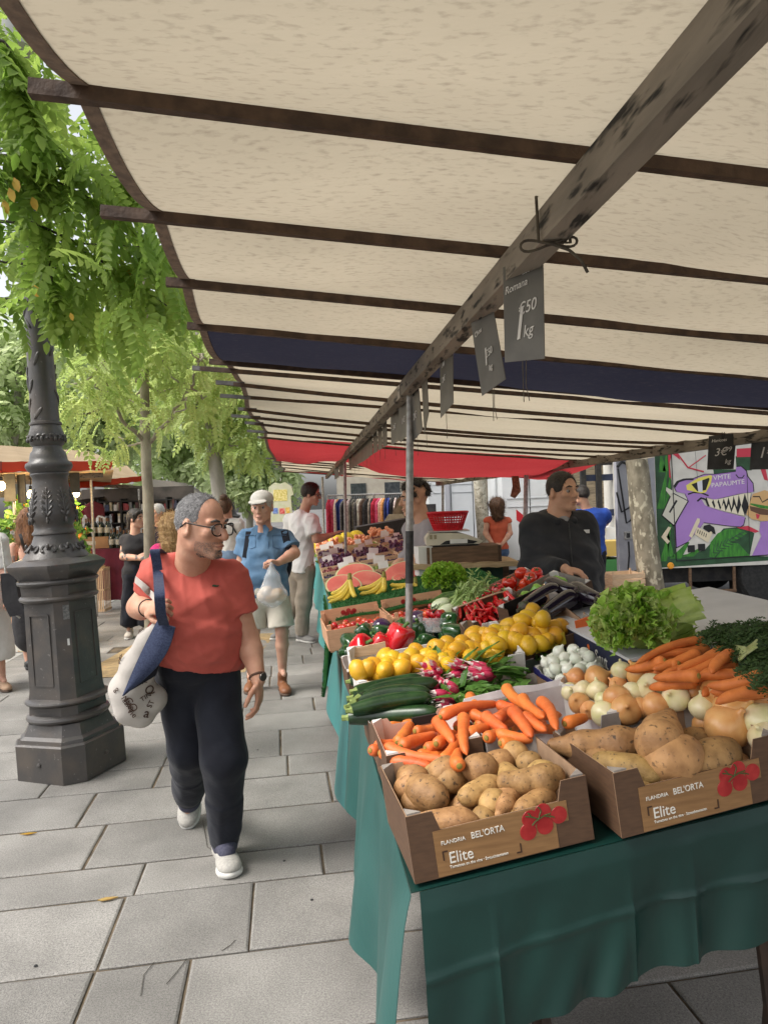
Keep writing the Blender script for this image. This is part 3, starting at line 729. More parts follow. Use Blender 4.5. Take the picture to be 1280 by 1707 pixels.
lab1, lab2='earthy potato in the nearest box, in front of the carrots', 'large earthy potato in the printed box in front of the onions'
def px_pots(lst, O, ax, lab, grp, kf=.86):
 for(u, v, k, ang, c, sc)in lst:
  for _k in range(12):
   p, dx=place(u, v, ang, O+ax[2]*c, ax[2]); q=p-O; y_=q.dot(ax[1])
   if y_<.04:c-=.01
   elif y_>.27:c+=.01
   else:break
  x_=q.dot(ax[0]); p+=ax[0]*(max(.06, min(.345, x_))-x_)+ax[1]*max(0, .05-y_); sc*=kf
  M_=xz(dx, ax[2])@Matrix.Rotation(ru(-.3, .3), 3, 'X')
  inst(pots[k], p, M_, lab, grp, sc)
px_pots([(700, 1316, 4, -20, .10, 1.1), (742, 1372, 2, 6, .085, 1.0), (802, 1316, 2, 25, .105, .85), (850, 1296, 2, -45, .10, .9), (888, 1300, 4, 15, .115, .85), (893, 1340, 2, 30, .095, .8), (845, 1336, 5, 70, .09, .7), (852, 1366, 0, 5, .075, .75), (806, 1366, 3, 60, .07, 1.0), (822, 1338, 3, 40, .09, 1.05), (898, 1345, 3, 80, .10, 1.0), (750, 1300, 3, 10, .10, 1.1), (722, 1292, 3, -20, .105, .95), (770, 1297, 0, -10, .085, .8), (666, 1342, 3, 35, .085, 1.15), (858, 1257, 3, -40, .12, 1.1), (885, 1270, 3, 0, .12, .9), (690, 1368, 0, 20, .05, 1), (780, 1345, 0, 40, .06, 1), (690, 1300, 3, 30, .11, 1.2), (664, 1318, 3, 10, .10, 1.2), (742, 1284, 1, 20, .115, .9), (905, 1292, 3, 20, .115, 1.2), (800, 1280, 1, 0, .12, .95), (828, 1272, 0, 20, .115, .9), (835, 1310, 0, 0, .06, 1), (880, 1365, 0, 0, .055, .9), (720, 1340, 1, 0, .05, 1)], O1, ax1, lab1, 'potatoes in the nearest box')
px_pots([(995, 1243, 5, 2, .125, 1.05), (1040, 1281, 2, -10, .10, 1.0), (952, 1268, 2, -55, .10, 1.05), (1122, 1262, 1, 20, .12, 1.28), (1105, 1218, 6, 250, .15, 1.0), (1075, 1243, 1, 0, .10, 1.0), (1190, 1265, 0, 25, .11, 1.15), (1050, 1306, 0, -5, .075, .9), (1095, 1298, 3, 0, .09, 1.1), (1000, 1300, 3, 10, .08, 1), (1150, 1290, 0, 0, .07, 1), (1215, 1285, 0, 40, .07, 1), (975, 1300, 1, 40, .06, 1), (1160, 1240, 1, 0, .08, 1)], O2, ax2, lab2, 'potatoes in front of the onions', .98)
boxP3, O3=carton('plain grey box at the right end of the front row, half out of the picture', T(.90, -.01, .004), axes(6), .4, .3, .135, m_grey, m_white, (.6, .7, 1, 1), .07)[0], T(.90, -.01, .004)
for k, (x, y, z)in enumerate(pile(8, .045, .39, .28)):inst(pots[k%4], O3+axes(6)[0]*x+axes(6)[1]*y+axes(6)[2]*z, TM@rndrot(), 'potato in the plain box at the right edge', 'potatoes at the right edge')
m_car=mk('carrot_skin', (.72, .185, .04), (.58, .13, .028), sc=18, rough=.5, spec=.4, bump=.25, bsc=60, rnd=.08, hue=.008)
m_cartop=mk('carrot_crown', (.30, .20, .04), (.18, .16, .03), sc=60, rough=.8)
def carrot(L, r0, seed, mat=m_car, bend=.01):
 g=np.random.default_rng(seed); pts, rs=[], []
 for i in range(15):
  t=i/14; pts.append((-L/2+L*t, bend*math.sin(3*t+seed), bend*.5*math.sin(4*t+2*seed)))
  taper=(1-.42*t**1.4)*(1-.9*max(0, (t-.82)/.18)**2.2); cap=1 if t>.06 else.55+.45*t/.06
  rs.append(r0*taper*cap*(1+.035*math.sin(23*t+seed*3)+.02*g.normal()))
 mb=MB(); mb.tube(pts, rs, 12); o=proto(mb.build('carrot', mat, None, (0, 0, 0), ang=70))
 MB().lathe([(r0*.45, -.002), (r0*.38, .003), (r0*.12, .005)], 8, Vector(pts[0]), Matrix(frame(Vector((-1, 0, 0)))).transposed()).build('crown', m_cartop, o)
 return o
cars=[carrot(.20, .0165, 1), carrot(.16, .0175, 2, bend=.006), carrot(.13, .016, 3, bend=.004), carrot(.22, .016, 4, bend=.014)]
def Z7(x, y):return 600+x/1.882, 1080+y/1.882
axc=axes(2); cO=T(0, .335, .002)
bc, _=carton('brown cardboard box of loose carrots, behind the nearest potatoes', cO, axc, .255, .30, .15, m_kraft, m_pinkin, (.55, .86, 1, 1), .05)
cO2=T(.262, .335, .002)
bc2, _=carton('torn grey and lilac cardboard box of carrots, between the radishes and the potatoes', cO2, axc, .37, .31, .145, m_grey, m_greyin, (.55, 1, 1, .8), .05)
MB().prism([(.02, 0), (.33, .0), (.34, .02), (.26, .018), (.2, .026), (.03, .018)], cO2+axc[1]*.312+axc[2]*.142, axc[0], (axc[2]+axc[1]*.5).normalized(), axc[1], 0, .004).build('torn_flap', m_greyin, bc2, ang=20)
MB().box(cO+axc[0]*.16+axc[1]*.2965+axc[2]*.125, (.075, .010, .024), Matrix(axc).transposed()).build('handle_hole', mk('dark_gap', (.02, .012, .01), rough=.9), bc)
clist=[(115, 292, 170, 240, .12), (125, 315, 245, 262, .13), (92, 297, 262, 362, .145), (97, 357, 235, 378, .13), (248, 228, 285, 300, .15), (262, 228, 432, 165, .165), (312, 228, 342, 325, .155), (250, 345, 322, 278, .13), (335, 272, 408, 250, .15), (322, 380, 300, 312, .14), (342, 148, 372, 190, .15), (343, 203, 402, 222, .155), (418, 228, 492, 192, .155), (428, 178, 508, 190, .15), (383, 213, 470, 262, .16), (470, 115, 545, 215, .18), (520, 143, 566, 228, .185), (548, 160, 632, 262, .185), (483, 200, 532, 275, .165), (512, 212, 582, 262, .165), (642, 238, 702, 218, .165), (395, 283, 452, 262, .15), (440, 300, 505, 290, .14), (205, 315, 250, 308, .12), (60, 330, 120, 335, .11), (33, 322, 60, 318, .11), (172, 262, 222, 252, .12), (428, 268, 525, 282, .15), (238, 302, 302, 262, .135), (48, 308, 112, 296, .11), (415, 255, 470, 240, .14), (300, 250, 350, 235, .13), (180, 335, 250, 335, .11), (360, 240, 420, 245, .13)]
for k in range(26):
 x, y=ru(60, 560), 0; y=ru(240, 330)if x<330 else ru(190, 280); a=ru(-.5, 1.2)
 clist.append((x, y, x+80*math.cos(a), y-40*math.sin(a), ru(.06, .10)))
for(x0, y0, x1, y1, c)in clist:
 p0=WP(*Z7(x0, y0), cO+axc[2]*c, axc[2]); p1=WP(*Z7(x1, y1), cO+axc[2]*(c-.012), axc[2]); L=min(.235, max(.10, (p1-p0).length))
 k=3 if L>.19 else(0 if L>.165 else(1 if L>.13 else 2)); base=(.20, .16, .13, .22)[k]
 inst(cars[k], p0+(p1-p0).normalized()*L/2, xz(p1-p0, axc[2])@Matrix.Rotation(ru(0, 6), 3, 'X'), 'loose orange carrot heaped in the boxes behind the potatoes', 'loose carrots behind the potatoes', (L/base, 1.1, 1.1))
def Z9(x, y):return 900+x/3.368, 1000+y/3.368
m_car2=mk('dull_carrot_skin', (.66, .20, .045), (.52, .14, .03), sc=20, rough=.6, bump=.2, bsc=70, rnd=.09)
cars2=[carrot(.20, .0145, 11, m_car2, .012), carrot(.17, .017, 12, m_car2, .008), carrot(.24, .0135, 13, m_car2, .016)]
bP=T(.80, .78, .215)
blist=[(930, 228, 500, 366, .03), (935, 245, 610, 345, .02), (1005, 270, 695, 402, .035), (1022, 308, 775, 408, .03), (1005, 352, 820, 415, .02), (1060, 295, 965, 425, .05), (1100, 350, 990, 400, .03), (935, 270, 640, 318, .01), (1180, 415, 900, 440, .02), (1255, 440, 960, 465, .04), (1262, 478, 1045, 502, .02), (1285, 488, 1120, 548, .025), (1290, 512, 1030, 530, .0), (895, 425, 715, 440, .03), (875, 455, 720, 475, .0), (705, 350, 575, 372, .01), (900, 300, 620, 385, .015), (860, 330, 640, 400, .0), (1180, 430, 870, 480, .0), (780, 370, 600, 380, .0), (990, 330, 740, 395, .01), (1090, 410, 900, 430, .0), (1010, 405, 900, 545, -.01), (1240, 500, 1100, 520, -.02)]
for i, (x0, y0, x1, y1, c)in enumerate(blist):
 p0=WP(*Z9(x0, y0), bP+TZ*c, TZ); p1=WP(*Z9(x1, y1), bP+TZ*(c-.015), TZ); L=min(.26, max(.13, (p1-p0).length)); k=2 if L>.21 else(0 if L>.175 else 1)
 o=inst(cars2[k], p0+(p1-p0).normalized()*L/2, xz(p1-p0, TZ)@Matrix.Rotation(ru(0, 6), 3, 'X'), 'dull bunched carrot with its tip to the left, right of the white box', 'bunched carrots beside the green tops', (L/(.2, .17, .24)[k], 1.05, 1.05))
m_leafd=mk('carrot_tops', (.022, .055, .012), (.04, .085, .018), sc=40, rough=.6, transl=.2)
def fronds(label, ctr_list, n, spread, hgt):
 vs, fs=[], []
 for _ in range(n):
  u, v=random.choice(ctr_list); p, dx=place(u+ru(-30, 25), v+ru(-12, 12), ru(-30, 60), bP+TZ*ru(.01, hgt), TZ)
  L=ru(.05, .10); up=(TZ*ru(.0, .5)+dx).normalized()
  for s_ in range(14):
   t=s_/13; q=p+up*L*t-TZ*.03*t*t
   for sg in(-1, 1):
    side=(up.cross(TZ)*sg+up*.6+TZ*ru(-.3, .5)).normalized()*(.020*(1-.7*t)*ru(.6, 1.2)); w_=up*.0022+TZ*ru(-.002, .002)
    b=len(vs); vs+=[q, q+side*.5+w_, q+side, q+side*.5-w_]; fs.append((b, b+1, b+2, b+3))
 o=mesh_obj('carrot_greens', vs, fs, m_leafd, None, bP); return tag(o, label, 'carrot tops')
fronds('feathery dark green carrot tops piled at the right edge beside the bunched carrots', [(1195, 1060), (1220, 1075), (1250, 1060), (1270, 1050), (1265, 1085), (1275, 1110), (1240, 1095), (1255, 1120), (1225, 1055), (1190, 1068), (1280, 1140)], 620, .1, .06)
mb=MB()
for k in range(9):
 p0=WP(*Z9(1085+4*k, 255+11*k), bP+TZ*.05, TZ); p1=WP(*Z9(1160, 270+4*k), bP+TZ*.075, TZ); p2=WP(*Z9(1215, 225+20*(k%3)), bP+TZ*.08, TZ); mb.tube([p0, p1, p2], .0028, 5)
tag(mb.build('carrot_stalks', mk('pale_stalk', (.30, .36, .12), (.38, .42, .2), sc=30, rough=.6), None, bP), 'pale tied stalks of the bunched carrots, in front of their dark tops', 'stalks')
m_oni=mk('onion_skin', (.62, .27, .085), (.72, .40, .16), sc=7, st=(6, 6, .7), rough=.32, spec=.55, bump=.06, bsc=60, rnd=.13, hue=.01, lo=.3, hi=.7)
m_oni2=mk('peeled_onion', (.66, .62, .30), (.74, .66, .42), sc=6, st=(5, 5, .7), rough=.3, spec=.55, rnd=.1, hue=.02)
def onion(r, mat, seed):
 g=np.random.default_rng(seed); P_=[(0.0001, -1.0), (.08, -1.0), (.30, -.93), (.62, -.72), (.88, -.38), (1.0, 0), (.93, .36), (.70, .68), (.40, .88), (.20, 1.0), (.12, 1.14), (.13, 1.28), (.06, 1.36)]
 mb=MB(); mb.lathe([(x*r, z*r*.92)for x, z in P_], 24, lobes=lambda a, z:1+.018*math.sin(3*a+seed)+.008*math.sin(17*a)); o=proto(mb.build('onion', mat, None, (0, 0, 0), ang=80))
 rt=MB()
 for k in range(5):a=1.26*k; rt.tube([Vector((0, 0, -r*.91)), Vector((.004*math.cos(a), .004*math.sin(a), -r*1.02)), Vector((.010*math.cos(a), .010*math.sin(a), -r*1.05))], .0008, 4)
 rt.build('roots', mk('onion_roots', (.35, .28, .16), rough=.9), o); return o
onis=[onion(.043, m_oni, 1), onion(.040, m_oni, 2), onion(.039, m_oni2, 3)]
axo=axes(8); oO=T(.645, .37, .0)
bo, _=carton('white dotted cardboard box of onions, behind the large potatoes', oO+TZ*.01, axo, .44, .37, .135, m_white, m_white, (.62, .8, .9, 1), .05)
dots=MB()
for k in range(6):dots.lathe([(.0001, .0006), (.010, .0006), (.010, 0)], 12, oO+TZ*(.01+.058)+axo[0]*(.03+.076*k)-axo[1]*.0008, Matrix((axo[0], axo[2], -axo[1])).transposed())
for k in range(6):dots.lathe([(.0001, .0006), (.008, .0006), (.008, 0)], 12, oO+TZ*(.01+.09)-axo[0]*.0008+axo[1]*(.04+.06*k), Matrix((axo[1], axo[2], -axo[0])).transposed())
dots.build('printed_dots', m_grey, bo)
lo_='golden brown onion heaped in the dotted white box'
for(u, v, k, sc, c)in[(960, 1130, 0, .95, .14), (995, 1132, 0, 1.2, .145), (1035, 1118, 2, .95, .18), (1066, 1124, 0, 1.12, .17), (950, 1153, 2, .88, .125), (972, 1152, 2, 1.0, .14), (996, 1152, 2, 1.0, .15), (965, 1172, 1, .95, .13), (1005, 1168, 2, .8, .145), (1028, 1164, 0, 1.1, .16), (1055, 1155, 2, 1.0, .165), (1086, 1148, 2, 1.3, .175), (982, 1184, 1, .8, .12), (1006, 1190, 2, 1.1, .13), (1043, 1184, 0, 1.15, .14), (1065, 1180, 1, .9, .14), (1092, 1178, 0, 1.1, .145), (1126, 1163, 2, 1.15, .165), (1152, 1155, 1, 1.15, .165), (1030, 1142, 1, .9, .14), (1100, 1130, 1, 1.0, .13), (1075, 1165, 1, .95, .12), (1130, 1190, 1, 1, .10), (1110, 1145, 1, .9, .12), (1160, 1175, 1, .9, .11), (940, 1140, 1, .8, .09)]:
 p=WP(u, v, oO+TZ*c, TZ); inst(onis[k], p, TM@rndrot(), lo_ if k<2 else 'pale peeled onion among the brown ones in the dotted box', 'onions in the dotted box' if k<2 else 'pale onions in the dotted box', sc*.84)
for(x, y, z)in pile(34, .036, .43, .36):inst(onis[random.randrange(3)//2*2%3], oO+axo[0]*x+axo[1]*y+TZ*(z+.01), TM@rndrot(), lo_, 'onions in the dotted box', .95)
o2O=T(1.05, .22, .02); bo2, _=carton('white box of onions at the right edge, beside the large potatoes', o2O, axes(8), .40, .36, .12, m_white, m_white, (.7, .8, .9, 1), .05)
for(u, v, k, sc, c)in[(1195, 1157, 0, 1.05, .16), (1210, 1212, 0, 1.62, .11), (1222, 1182, 1, 1.3, .14), (1172, 1180, 2, .95, .13), (1252, 1178, 0, 1.1, .14), (1272, 1162, 1, 1.0, .16), (1268, 1203, 2, 1.25, .12), (1235, 1208, 1, .9, .11), (1275, 1230, 2, 1.0, .10), (1180, 1210, 1, 1.0, .08), (1250, 1225, 1, 1, .08)]:
 p=WP(u, v, o2O+TZ*c, TZ); sc=min(sc, 1.3); inst(onis[k], p, TM@rndrot(), 'onion heaped in the box at the right edge, beside the bunched carrots', 'onions at the right edge', sc)
m_cou=mk('courgette_skin', (.006, .024, .007), (.016, .046, .012), sc=26, rough=.3, spec=.55, bump=.03, rnd=.2, spot=(.03, .065, .02), spsc=120, splo=.6, sphi=.7)
m_couend=mk('courgette_stalk', (.22, .28, .08), (.15, .2, .05), sc=40, rough=.7)
def courgette(L, r, bend, seed):
 pts, rs=[], []
 for i in range(15):
  t=i/14; pts.append((-L/2+L*t, bend*math.sin(PI*t), 0)); rs.append(r*(.62+.38*math.sin(PI*min(1, .12+.8*t)))*(1-.75*max(0, (t-.88)/.12)**2))
 mb=MB(); mb.tube(pts, rs, 14); o=proto(mb.build('courgette', m_cou, None, (0, 0, 0), ang=70))
 MB().tube([(-L/2-.022, 0, 0), (-L/2-.01, 0, 0), (-L/2+.004, 0, 0)], [.0095, .0085, .015], 6).build('stalk', m_couend, o); return o
cous=[courgette(.27, .027, .012, 1), courgette(.24, .024, .02, 2), courgette(.21, .028, .006, 3)]
axz=axes(2); zO=T(-.008, .665, .0); zb, _=carton('white edged cardboard box of courgettes, behind the loose carrots', zO, axz, .27, .31, .12, m_kraft, m_white, (.6, .7, .9, 1), .05)
def Z6(x, y):return 540+x/3.0476, 900+y/3.0476
for(x0, y0, x1, y1, k, c, sc)in[(215, 790, 515, 735, 0, .165, 1.05), (135, 825, 425, 670, 1, .17, 1.05), (185, 710, 310, 690, 2, .14, .8), (175, 830, 340, 780, 2, .13, .9), (215, 835, 490, 825, 1, .12, 1.0), (170, 900, 545, 875, 0, .115, 1.1), (190, 870, 500, 860, 1, .10, 1.0), (430, 665, 530, 760, 2, .15, .8), (495, 780, 560, 840, 2, .10, .85), (190, 760, 470, 700, 1, .185, .95), (170, 860, 520, 800, 0, .15, .95), (205, 815, 500, 775, 1, .16, 1.0), (525, 880, 600, 850, 2, .10, .7), (250, 765, 450, 760, 1, .09, 1), (280, 910, 520, 895, 1, .09, 1.0)]:
 p0=WP(*Z6(x0, y0), zO+TZ*c, TZ); p1=WP(*Z6(x1, y1), zO+TZ*c, TZ); inst(cous[k], (p0+p1)/2, xz(p1-p0, TZ)@Matrix.Rotation(ru(-.6, .6), 3, 'X'), 'dark green courgette stacked in the box at the aisle side, beside the radishes', 'courgettes in the aisle side box', sc)
m_lem=mk('lemon_peel', (.68, .40, .018), (.58, .31, .012), sc=10, rough=.38, spec=.5, bump=.16, bsc=230, rnd=.07, hue=.012, lo=.3, hi=.7)
def lemon(r, el, seed):
 n=14; P_=[]
 for i in range(n+1):
  t=-1+2*i/n; x=math.sqrt(max(0, 1-t*t)); P_.append((max(.0002, r*(x**.9)+.0002), r*el*t+(r*.13*(abs(t)**9)*(1 if t>0 else-1))))
 mb=MB(); mb.lathe(P_, 20, lobes=lambda a, z:1+.02*math.sin(2*a+seed)); o=proto(mb.build('lemon', m_lem, None, (0, 0, 0), ang=80))
 MB().lathe([(.0045, -r*el*1.14), (.0035, -r*el*1.17)], 6).build('stem_scar', mk('scar', (.16, .13, .03), rough=.8), o); return o
lems=[lemon(.031, 1.12, 1), lemon(.033, 1.18, 2), lemon(.030, 1.25, 3)]
axl=axes(2); axl=axes(2, 13); lO=T(-.02, .985, .075); lb, _=carton('white edged crate of lemons, in front of the red peppers', lO, axl, .60, .30, .11, m_white, m_white, (.55, .6, .8, .6), .06)
MB().prism([(.0, 0), (.14, 0), (.14, .04), (.0, .035)], lO+axl[1]*.285+axl[0]*.01+axl[2]*.07, axl[0], TZ, axl[1], 0, .004).build('wooden_flap', m_pale, lb, ang=20)
LEMPX=[(178, 663), (330, 605), (255, 645), (320, 640), (390, 655), (400, 620), (470, 625), (470, 570), (520, 590), (560, 600), (565, 550), (610, 570), (630, 530), (640, 605), (700, 570), (700, 525), (745, 600), (770, 515), (760, 480), (825, 560), (440, 600), (310, 663), (540, 640), (680, 550), (740, 555), (540, 620), (600, 620), (220, 655), (660, 575), (350, 630)]
for(x_, y_)in LEMPX:
 u, v=Z6(x_, y_); d_=2.42+(1125-v)/85*.36; inst(lems[random.randrange(3)], W(u, v, d_), TM@rndrot(), 'yellow lemon heaped in the crate in front of the peppers', 'lemons in front of the peppers', 1.0)
for(x, y, z)in pile(36, .033, .58, .20):inst(lems[random.randrange(3)], lO+axl[0]*x+axl[1]*y+axl[2]*(z+.0), TM@rndrot(), 'yellow lemon heaped in the crate in front of the peppers', 'lemons in front of the peppers', 1.02)
l2O=T(.47, 1.10, .10); ax_l2=axes(4, 12, -8); lb2, _=carton('brown carton of lemons with a yellow label, in front of the aubergines', l2O, ax_l2, .43, .30, .085, m_kraft, m_kraftin, (.5, .5, .6, .5), .05)
q=l2O-ax_l2[1]*.001
MB().prism([(.19, .012), (.315, .012), (.315, .062), (.19, .05)], q, ax_l2[0], ax_l2[2], -ax_l2[1], 0, .0008).build('yellow_label', m_yellowcard, lb2, ang=20)
text_mesh('Provençal', .022, m_inkd, q+ax_l2[0]*.197+ax_l2[2]*.025-ax_l2[1]*.0014, ax_l2[0], ax_l2[2], lb2)
MB().box(l2O+ax_l2[0]*.39-ax_l2[1]*.004+ax_l2[2]*.07, (.055, .006, .042), Matrix(ax_l2).transposed()).build('orange_tab', m_orangecard, lb2, ang=20)
MB().box(l2O+ax_l2[0]*.03-ax_l2[1]*.004+ax_l2[2]*.075, (.06, .006, .035), Matrix(ax_l2).transposed()).build('orange_tab', m_orangecard, lb2, ang=20)
for(x_, y_)in[(850, 485), (880, 530), (935, 475), (935, 435), (960, 515), (1000, 450), (1035, 395), (1035, 480), (1080, 435), (1060, 360), (1105, 480), (1100, 525), (1035, 535), (1175, 485), (1205, 440), (1160, 450), (990, 520), (910, 510), (1130, 510), (970, 480), (880, 470)]:
 u, v=Z6(x_, y_); d_=2.58+(1075-v)/55*.27; inst(lems[random.randrange(3)], W(u, v, d_), TM@rndrot(), 'yellow lemon heaped in the brown carton in front of the aubergines', 'lemons in front of the aubergines', .98)
for(x, y, z)in pile(14, .034, .30, .16):inst(lems[random.randrange(3)], l2O+ax_l2[0]*x+ax_l2[1]*y+ax_l2[2]*(z+.0), TM@rndrot(), 'yellow lemon heaped in the brown carton in front of the aubergines', 'lemons in front of the aubergines', .98)
def pepper(mat, r, h, seed, nl=4):
 P_=[(.0002, -h*.42), (.35*r, -h*.5), (.75*r, -h*.42), (.93*r, -h*.2), (1.0*r, .1*h), (1.0*r, .3*h), (.85*r, .45*h), (.5*r, .50*h), (.2*r, .44*h), (.0002, .42*h)]
 mb=MB(); mb.lathe(P_, 32, lobes=lambda a, z:1+.11*math.cos(nl*a+seed)+.04*math.cos(a+seed), c=(0, 0, 0)); o=proto(mb.build('bell_pepper', mat, None, (0, 0, 0), ang=80))
 MB().tube([(0, 0, .40*h), (.003, 0, .52*h), (.012, 0, .64*h)], [.010, .006, .007], 7).build('stalk', mk('pepper_stalk', (.06, .14, .03), (.09, .18, .04), sc=40, rough=.6), o); return o
m_pr=mk('red_pepper_skin', (.56, .010, .018), (.46, .008, .014), sc=8, rough=.16, spec=.6, coat=.3, rnd=.08)
m_pg=mk('green_pepper_skin', (.018, .075, .018), (.012, .05, .012), sc=8, rough=.18, spec=.6, coat=.3, rnd=.15)
pr=[pepper(m_pr, .046, .10, 1, 3), pepper(m_pr, .048, .095, 2, 4)]; pg=[pepper(m_pg, .044, .095, 3, 4), pepper(m_pg, .042, .10, 4, 3)]
pO=T(-.04, 1.32, .03); pb, _=carton('white edged box of green and red peppers, behind the lemons', pO, axes(2), .62, .29, .11, m_kraft, m_white, (.8, .8, .9, 1), .05)
for(u, v, c, M_, sc, k)in[(601, 1081, .12, (1.0, .3, .4), .95, 0), (650, 1082, .125, (.5, -.2, .1), 1.02, 1), (664, 1066, .135, (.4, .4, .6), 1.08, 0), (634, 1076, .12, (.8, .2, 1.2), .85, 1)]:
 inst(pr[k], W(u, v, 2.80+.06*(u%3)), TM@Matrix.Rotation(M_[2], 3, 'Z')@Matrix.Rotation(M_[0], 3, 'X')@Matrix.Rotation(M_[1], 3, 'Y'), ['wedge shaped red pepper, leftmost of the red ones', 'broad ribbed red pepper, middle of the red ones', 'tall glossy red pepper, rightmost of the red ones', 'red pepper half hidden behind the middle one'][[601, 650, 664, 634].index(u)], 'red peppers behind the lemons', sc*1.12)
for(u, v, c, ry, sc, k)in[(586, 1074, .12, 1.2, .95, 1), (608, 1056, .13, .5, .85, 0), (638, 1056, .14, 1.3, .9, 1), (673, 1052, .15, .2, .95, 0), (702, 1056, .14, .1, 1.0, 0), (713, 1070, .12, 1.1, .75, 1), (752, 1040, .17, .8, .9, 0), (758, 1055, .16, 1.5, .9, 1), (745, 1064, .12, 1.1, .6, 0), (690, 1074, .11, 1.2, .6, 1), (580, 1090, .09, .4, .7, 0)]:
 inst(pg[k], WP(u, v, pO+TZ*c, TZ), TM@Matrix.Rotation(ru(0, 6), 3, 'Z')@Matrix.Rotation(ry, 3, 'X'), 'glossy dark green pepper between the red peppers and the tomatoes', 'green peppers behind the lemons', sc*1.12)
m_rad=mk('radish_skin', (.50, .025, .085), (.58, .05, .12), sc=30, rough=.35, spec=.5, rnd=.12)
m_radw=mk('radish_tip', (.74, .62, .60), rough=.5)
m_leaf=mk('salad_leaf', (.055, .15, .022), (.11, .24, .04), sc=30, rough=.5, bump=.3, bsc=90, transl=.3, rnd=.12)
def radish():
 mb=MB(); mb.lathe([(.0003, -.027), (.006, -.024), (.0105, -.012), (.0115, .002), (.0095, .016), (.005, .0215), (.003, .024)], 10); o=mb.build('radish', m_rad, None, (0, 0, 0))
 MB().lathe([(.0062, -.0235), (.005, -.028), (.0012, -.036), (.0006, -.055)], 8).build('tip', m_radw, o); return o
RAD=proto(radish())
def leaf_mesh(mb, base, d, up, L, w_, curl=.3, ruf=.0, n=5):
 d=Vector(d).normalized(); up=Vector(up); sd=d.cross(up).normalized(); up=sd.cross(d)
 rows=[]
 for i in range(n+1):
  t=i/n; c=Vector(base)+d*L*t+up*(-curl*L*t*t); ww=w_*(math.sin(PI*min(1, .12+.88*t))**.7)*(1 if t<1 else.1)
  rows.append([c+sd*ww*s_+up*(.25*w_*abs(s_)+ruf*ru(-1, 1))for s_ in(-1, -.5, 0, .5, 1)])
 b=len(mb.v); mb.v+=[p for r_ in rows for p in r_]
 for i in range(n):
  for j in range(4):mb.f.append((b+i*5+j, b+i*5+j+1, b+(i+1)*5+j+1, b+(i+1)*5+j)); mb.m.append(0)
def bunch(u, v, c, n, ang, label, rO, spread=.045):
 p, dx=place(u, v, ang, rO+TZ*c, TZ); t=thing('radish_bunch', label, 'radishes', p, 'bunches of pink radishes')
 for k in range(n):
  q=Vector((ru(-1, 1), ru(-1, 1), ru(-.3, 1))); q=q.normalized()*ru(.4, 1)*spread
  r=copy_tree(RAD, t); r.location=TM@q; r.name='radish'
  dd=(-dx+(TM@q)*14+TZ*.2).normalized(); r.rotation_euler=Matrix(frame(-dd)).transposed().to_euler()
 mb=MB()
 for k in range(22):
  d=(dx+Vector((ru(-.9, .9), ru(-.9, .9), 0))*.8+TZ*ru(-.1, .5)).normalized()
  leaf_mesh(mb, p+dx*.03+Vector((ru(-.03, .03), ru(-.03, .03), ru(0, .02))), d, TZ, ru(.06, .12), ru(.012, .024), .3, .003)
 mb.build('leaves', m_leaf, t); return t
rO=T(.268, .67, 0); rb, _=carton('shallow brown box of radish bunches, between the courgettes and white onions', rO, axes(2), .35, .31, .10, m_kraft, m_kraftin, (.7, .7, 1, 1), .05)
for(u, v, c, n, ang, lb_)in[(722, 1128, .155, 30, 30, 'pink radish bunch nearest the courgettes, tips towards the camera'), (770, 1120, .155, 22, 20, 'pink radish bunch in the middle of its box, below the lemons'), (806, 1126, .15, 24, 10, 'pink radish bunch nearest the white onions'), (752, 1165, .12, 18, 20, 'lowest pink radish bunch, just above the loose carrots'), (735, 1148, .12, 12, 60, 'small radish bunch behind the lowest one, half under leaves')]:bunch(u, v, c, n, ang, lb_, rO)
mb=MB()
for k in range(150):
 u, v=random.choice([(790, 1105), (830, 1120), (850, 1150), (820, 1155), (790, 1150), (870, 1140), (760, 1140), (810, 1095), (845, 1100), (775, 1165)]); p, dx=place(u+ru(-18, 18), v+ru(-9, 9), ru(-180, 180), rO+TZ*ru(.10, .15), TZ)
 leaf_mesh(mb, p, (dx+TZ*ru(.1, .7)).normalized(), TZ, ru(.04, .085), ru(.012, .022), .5, .003)
tag(mb.build('radish_leaves', m_leaf, None, rO), 'loose green radish leaves spread over the radish box', 'leaves', kind='stuff')
m_wo=mk('white_onion_skin', (.74, .74, .66), (.66, .70, .58), sc=9, st=(3, 3, .6), rough=.3, spec=.5, rnd=.06)
WO=proto(MB().lathe([(.0003, -.020), (.011, -.018), (.019, -.009), (.0215, .0), (.019, .011), (.011, .019), (.005, .024), (.004, .031)], 16).build('spring_onion', m_wo, None, (0, 0, 0), ang=80))
wO=T(.625, .74, .03); wb, _=carton('blue and brown box of white onions, left of the beans', wO, axes(3), .36, .27, .09, mk('blue_card', (.03, .03, .16), rough=.5), m_white, (.8, .8, .9, 1), .05)
for(x, y, z)in pile(44, .021, .19, .26, mound=.2):inst(WO, wO+axes(3)[0]*(x-.0)+axes(3)[1]*y+TZ*(z+.05), TM@rndrot(), 'small white onion heaped behind the dotted onion box', 'small white onions', 1.0)
m_bean=mk('leek_green', (.03, .075, .03), (.05, .12, .04), sc=30, rough=.5)
gt=thing('green_bundle', 'bundle of dark green onion stems lying beside the white onions', 'onion stems', T(.83, .86, .12))
for k in range(16):
 p0=WP(930+ru(-6, 10), 1098+ru(-6, 8), T(.8, .85, .12), TZ); p1=WP(990+ru(-8, 8), 1085+ru(-6, 18), T(.8, .85, .12+ru(0, .03)), TZ)
 MB().tube([p0, (p0+p1)/2+TZ*.02, p1], [.003, .0055, .004], 6).build('stem', m_bean, gt)
mb=MB()
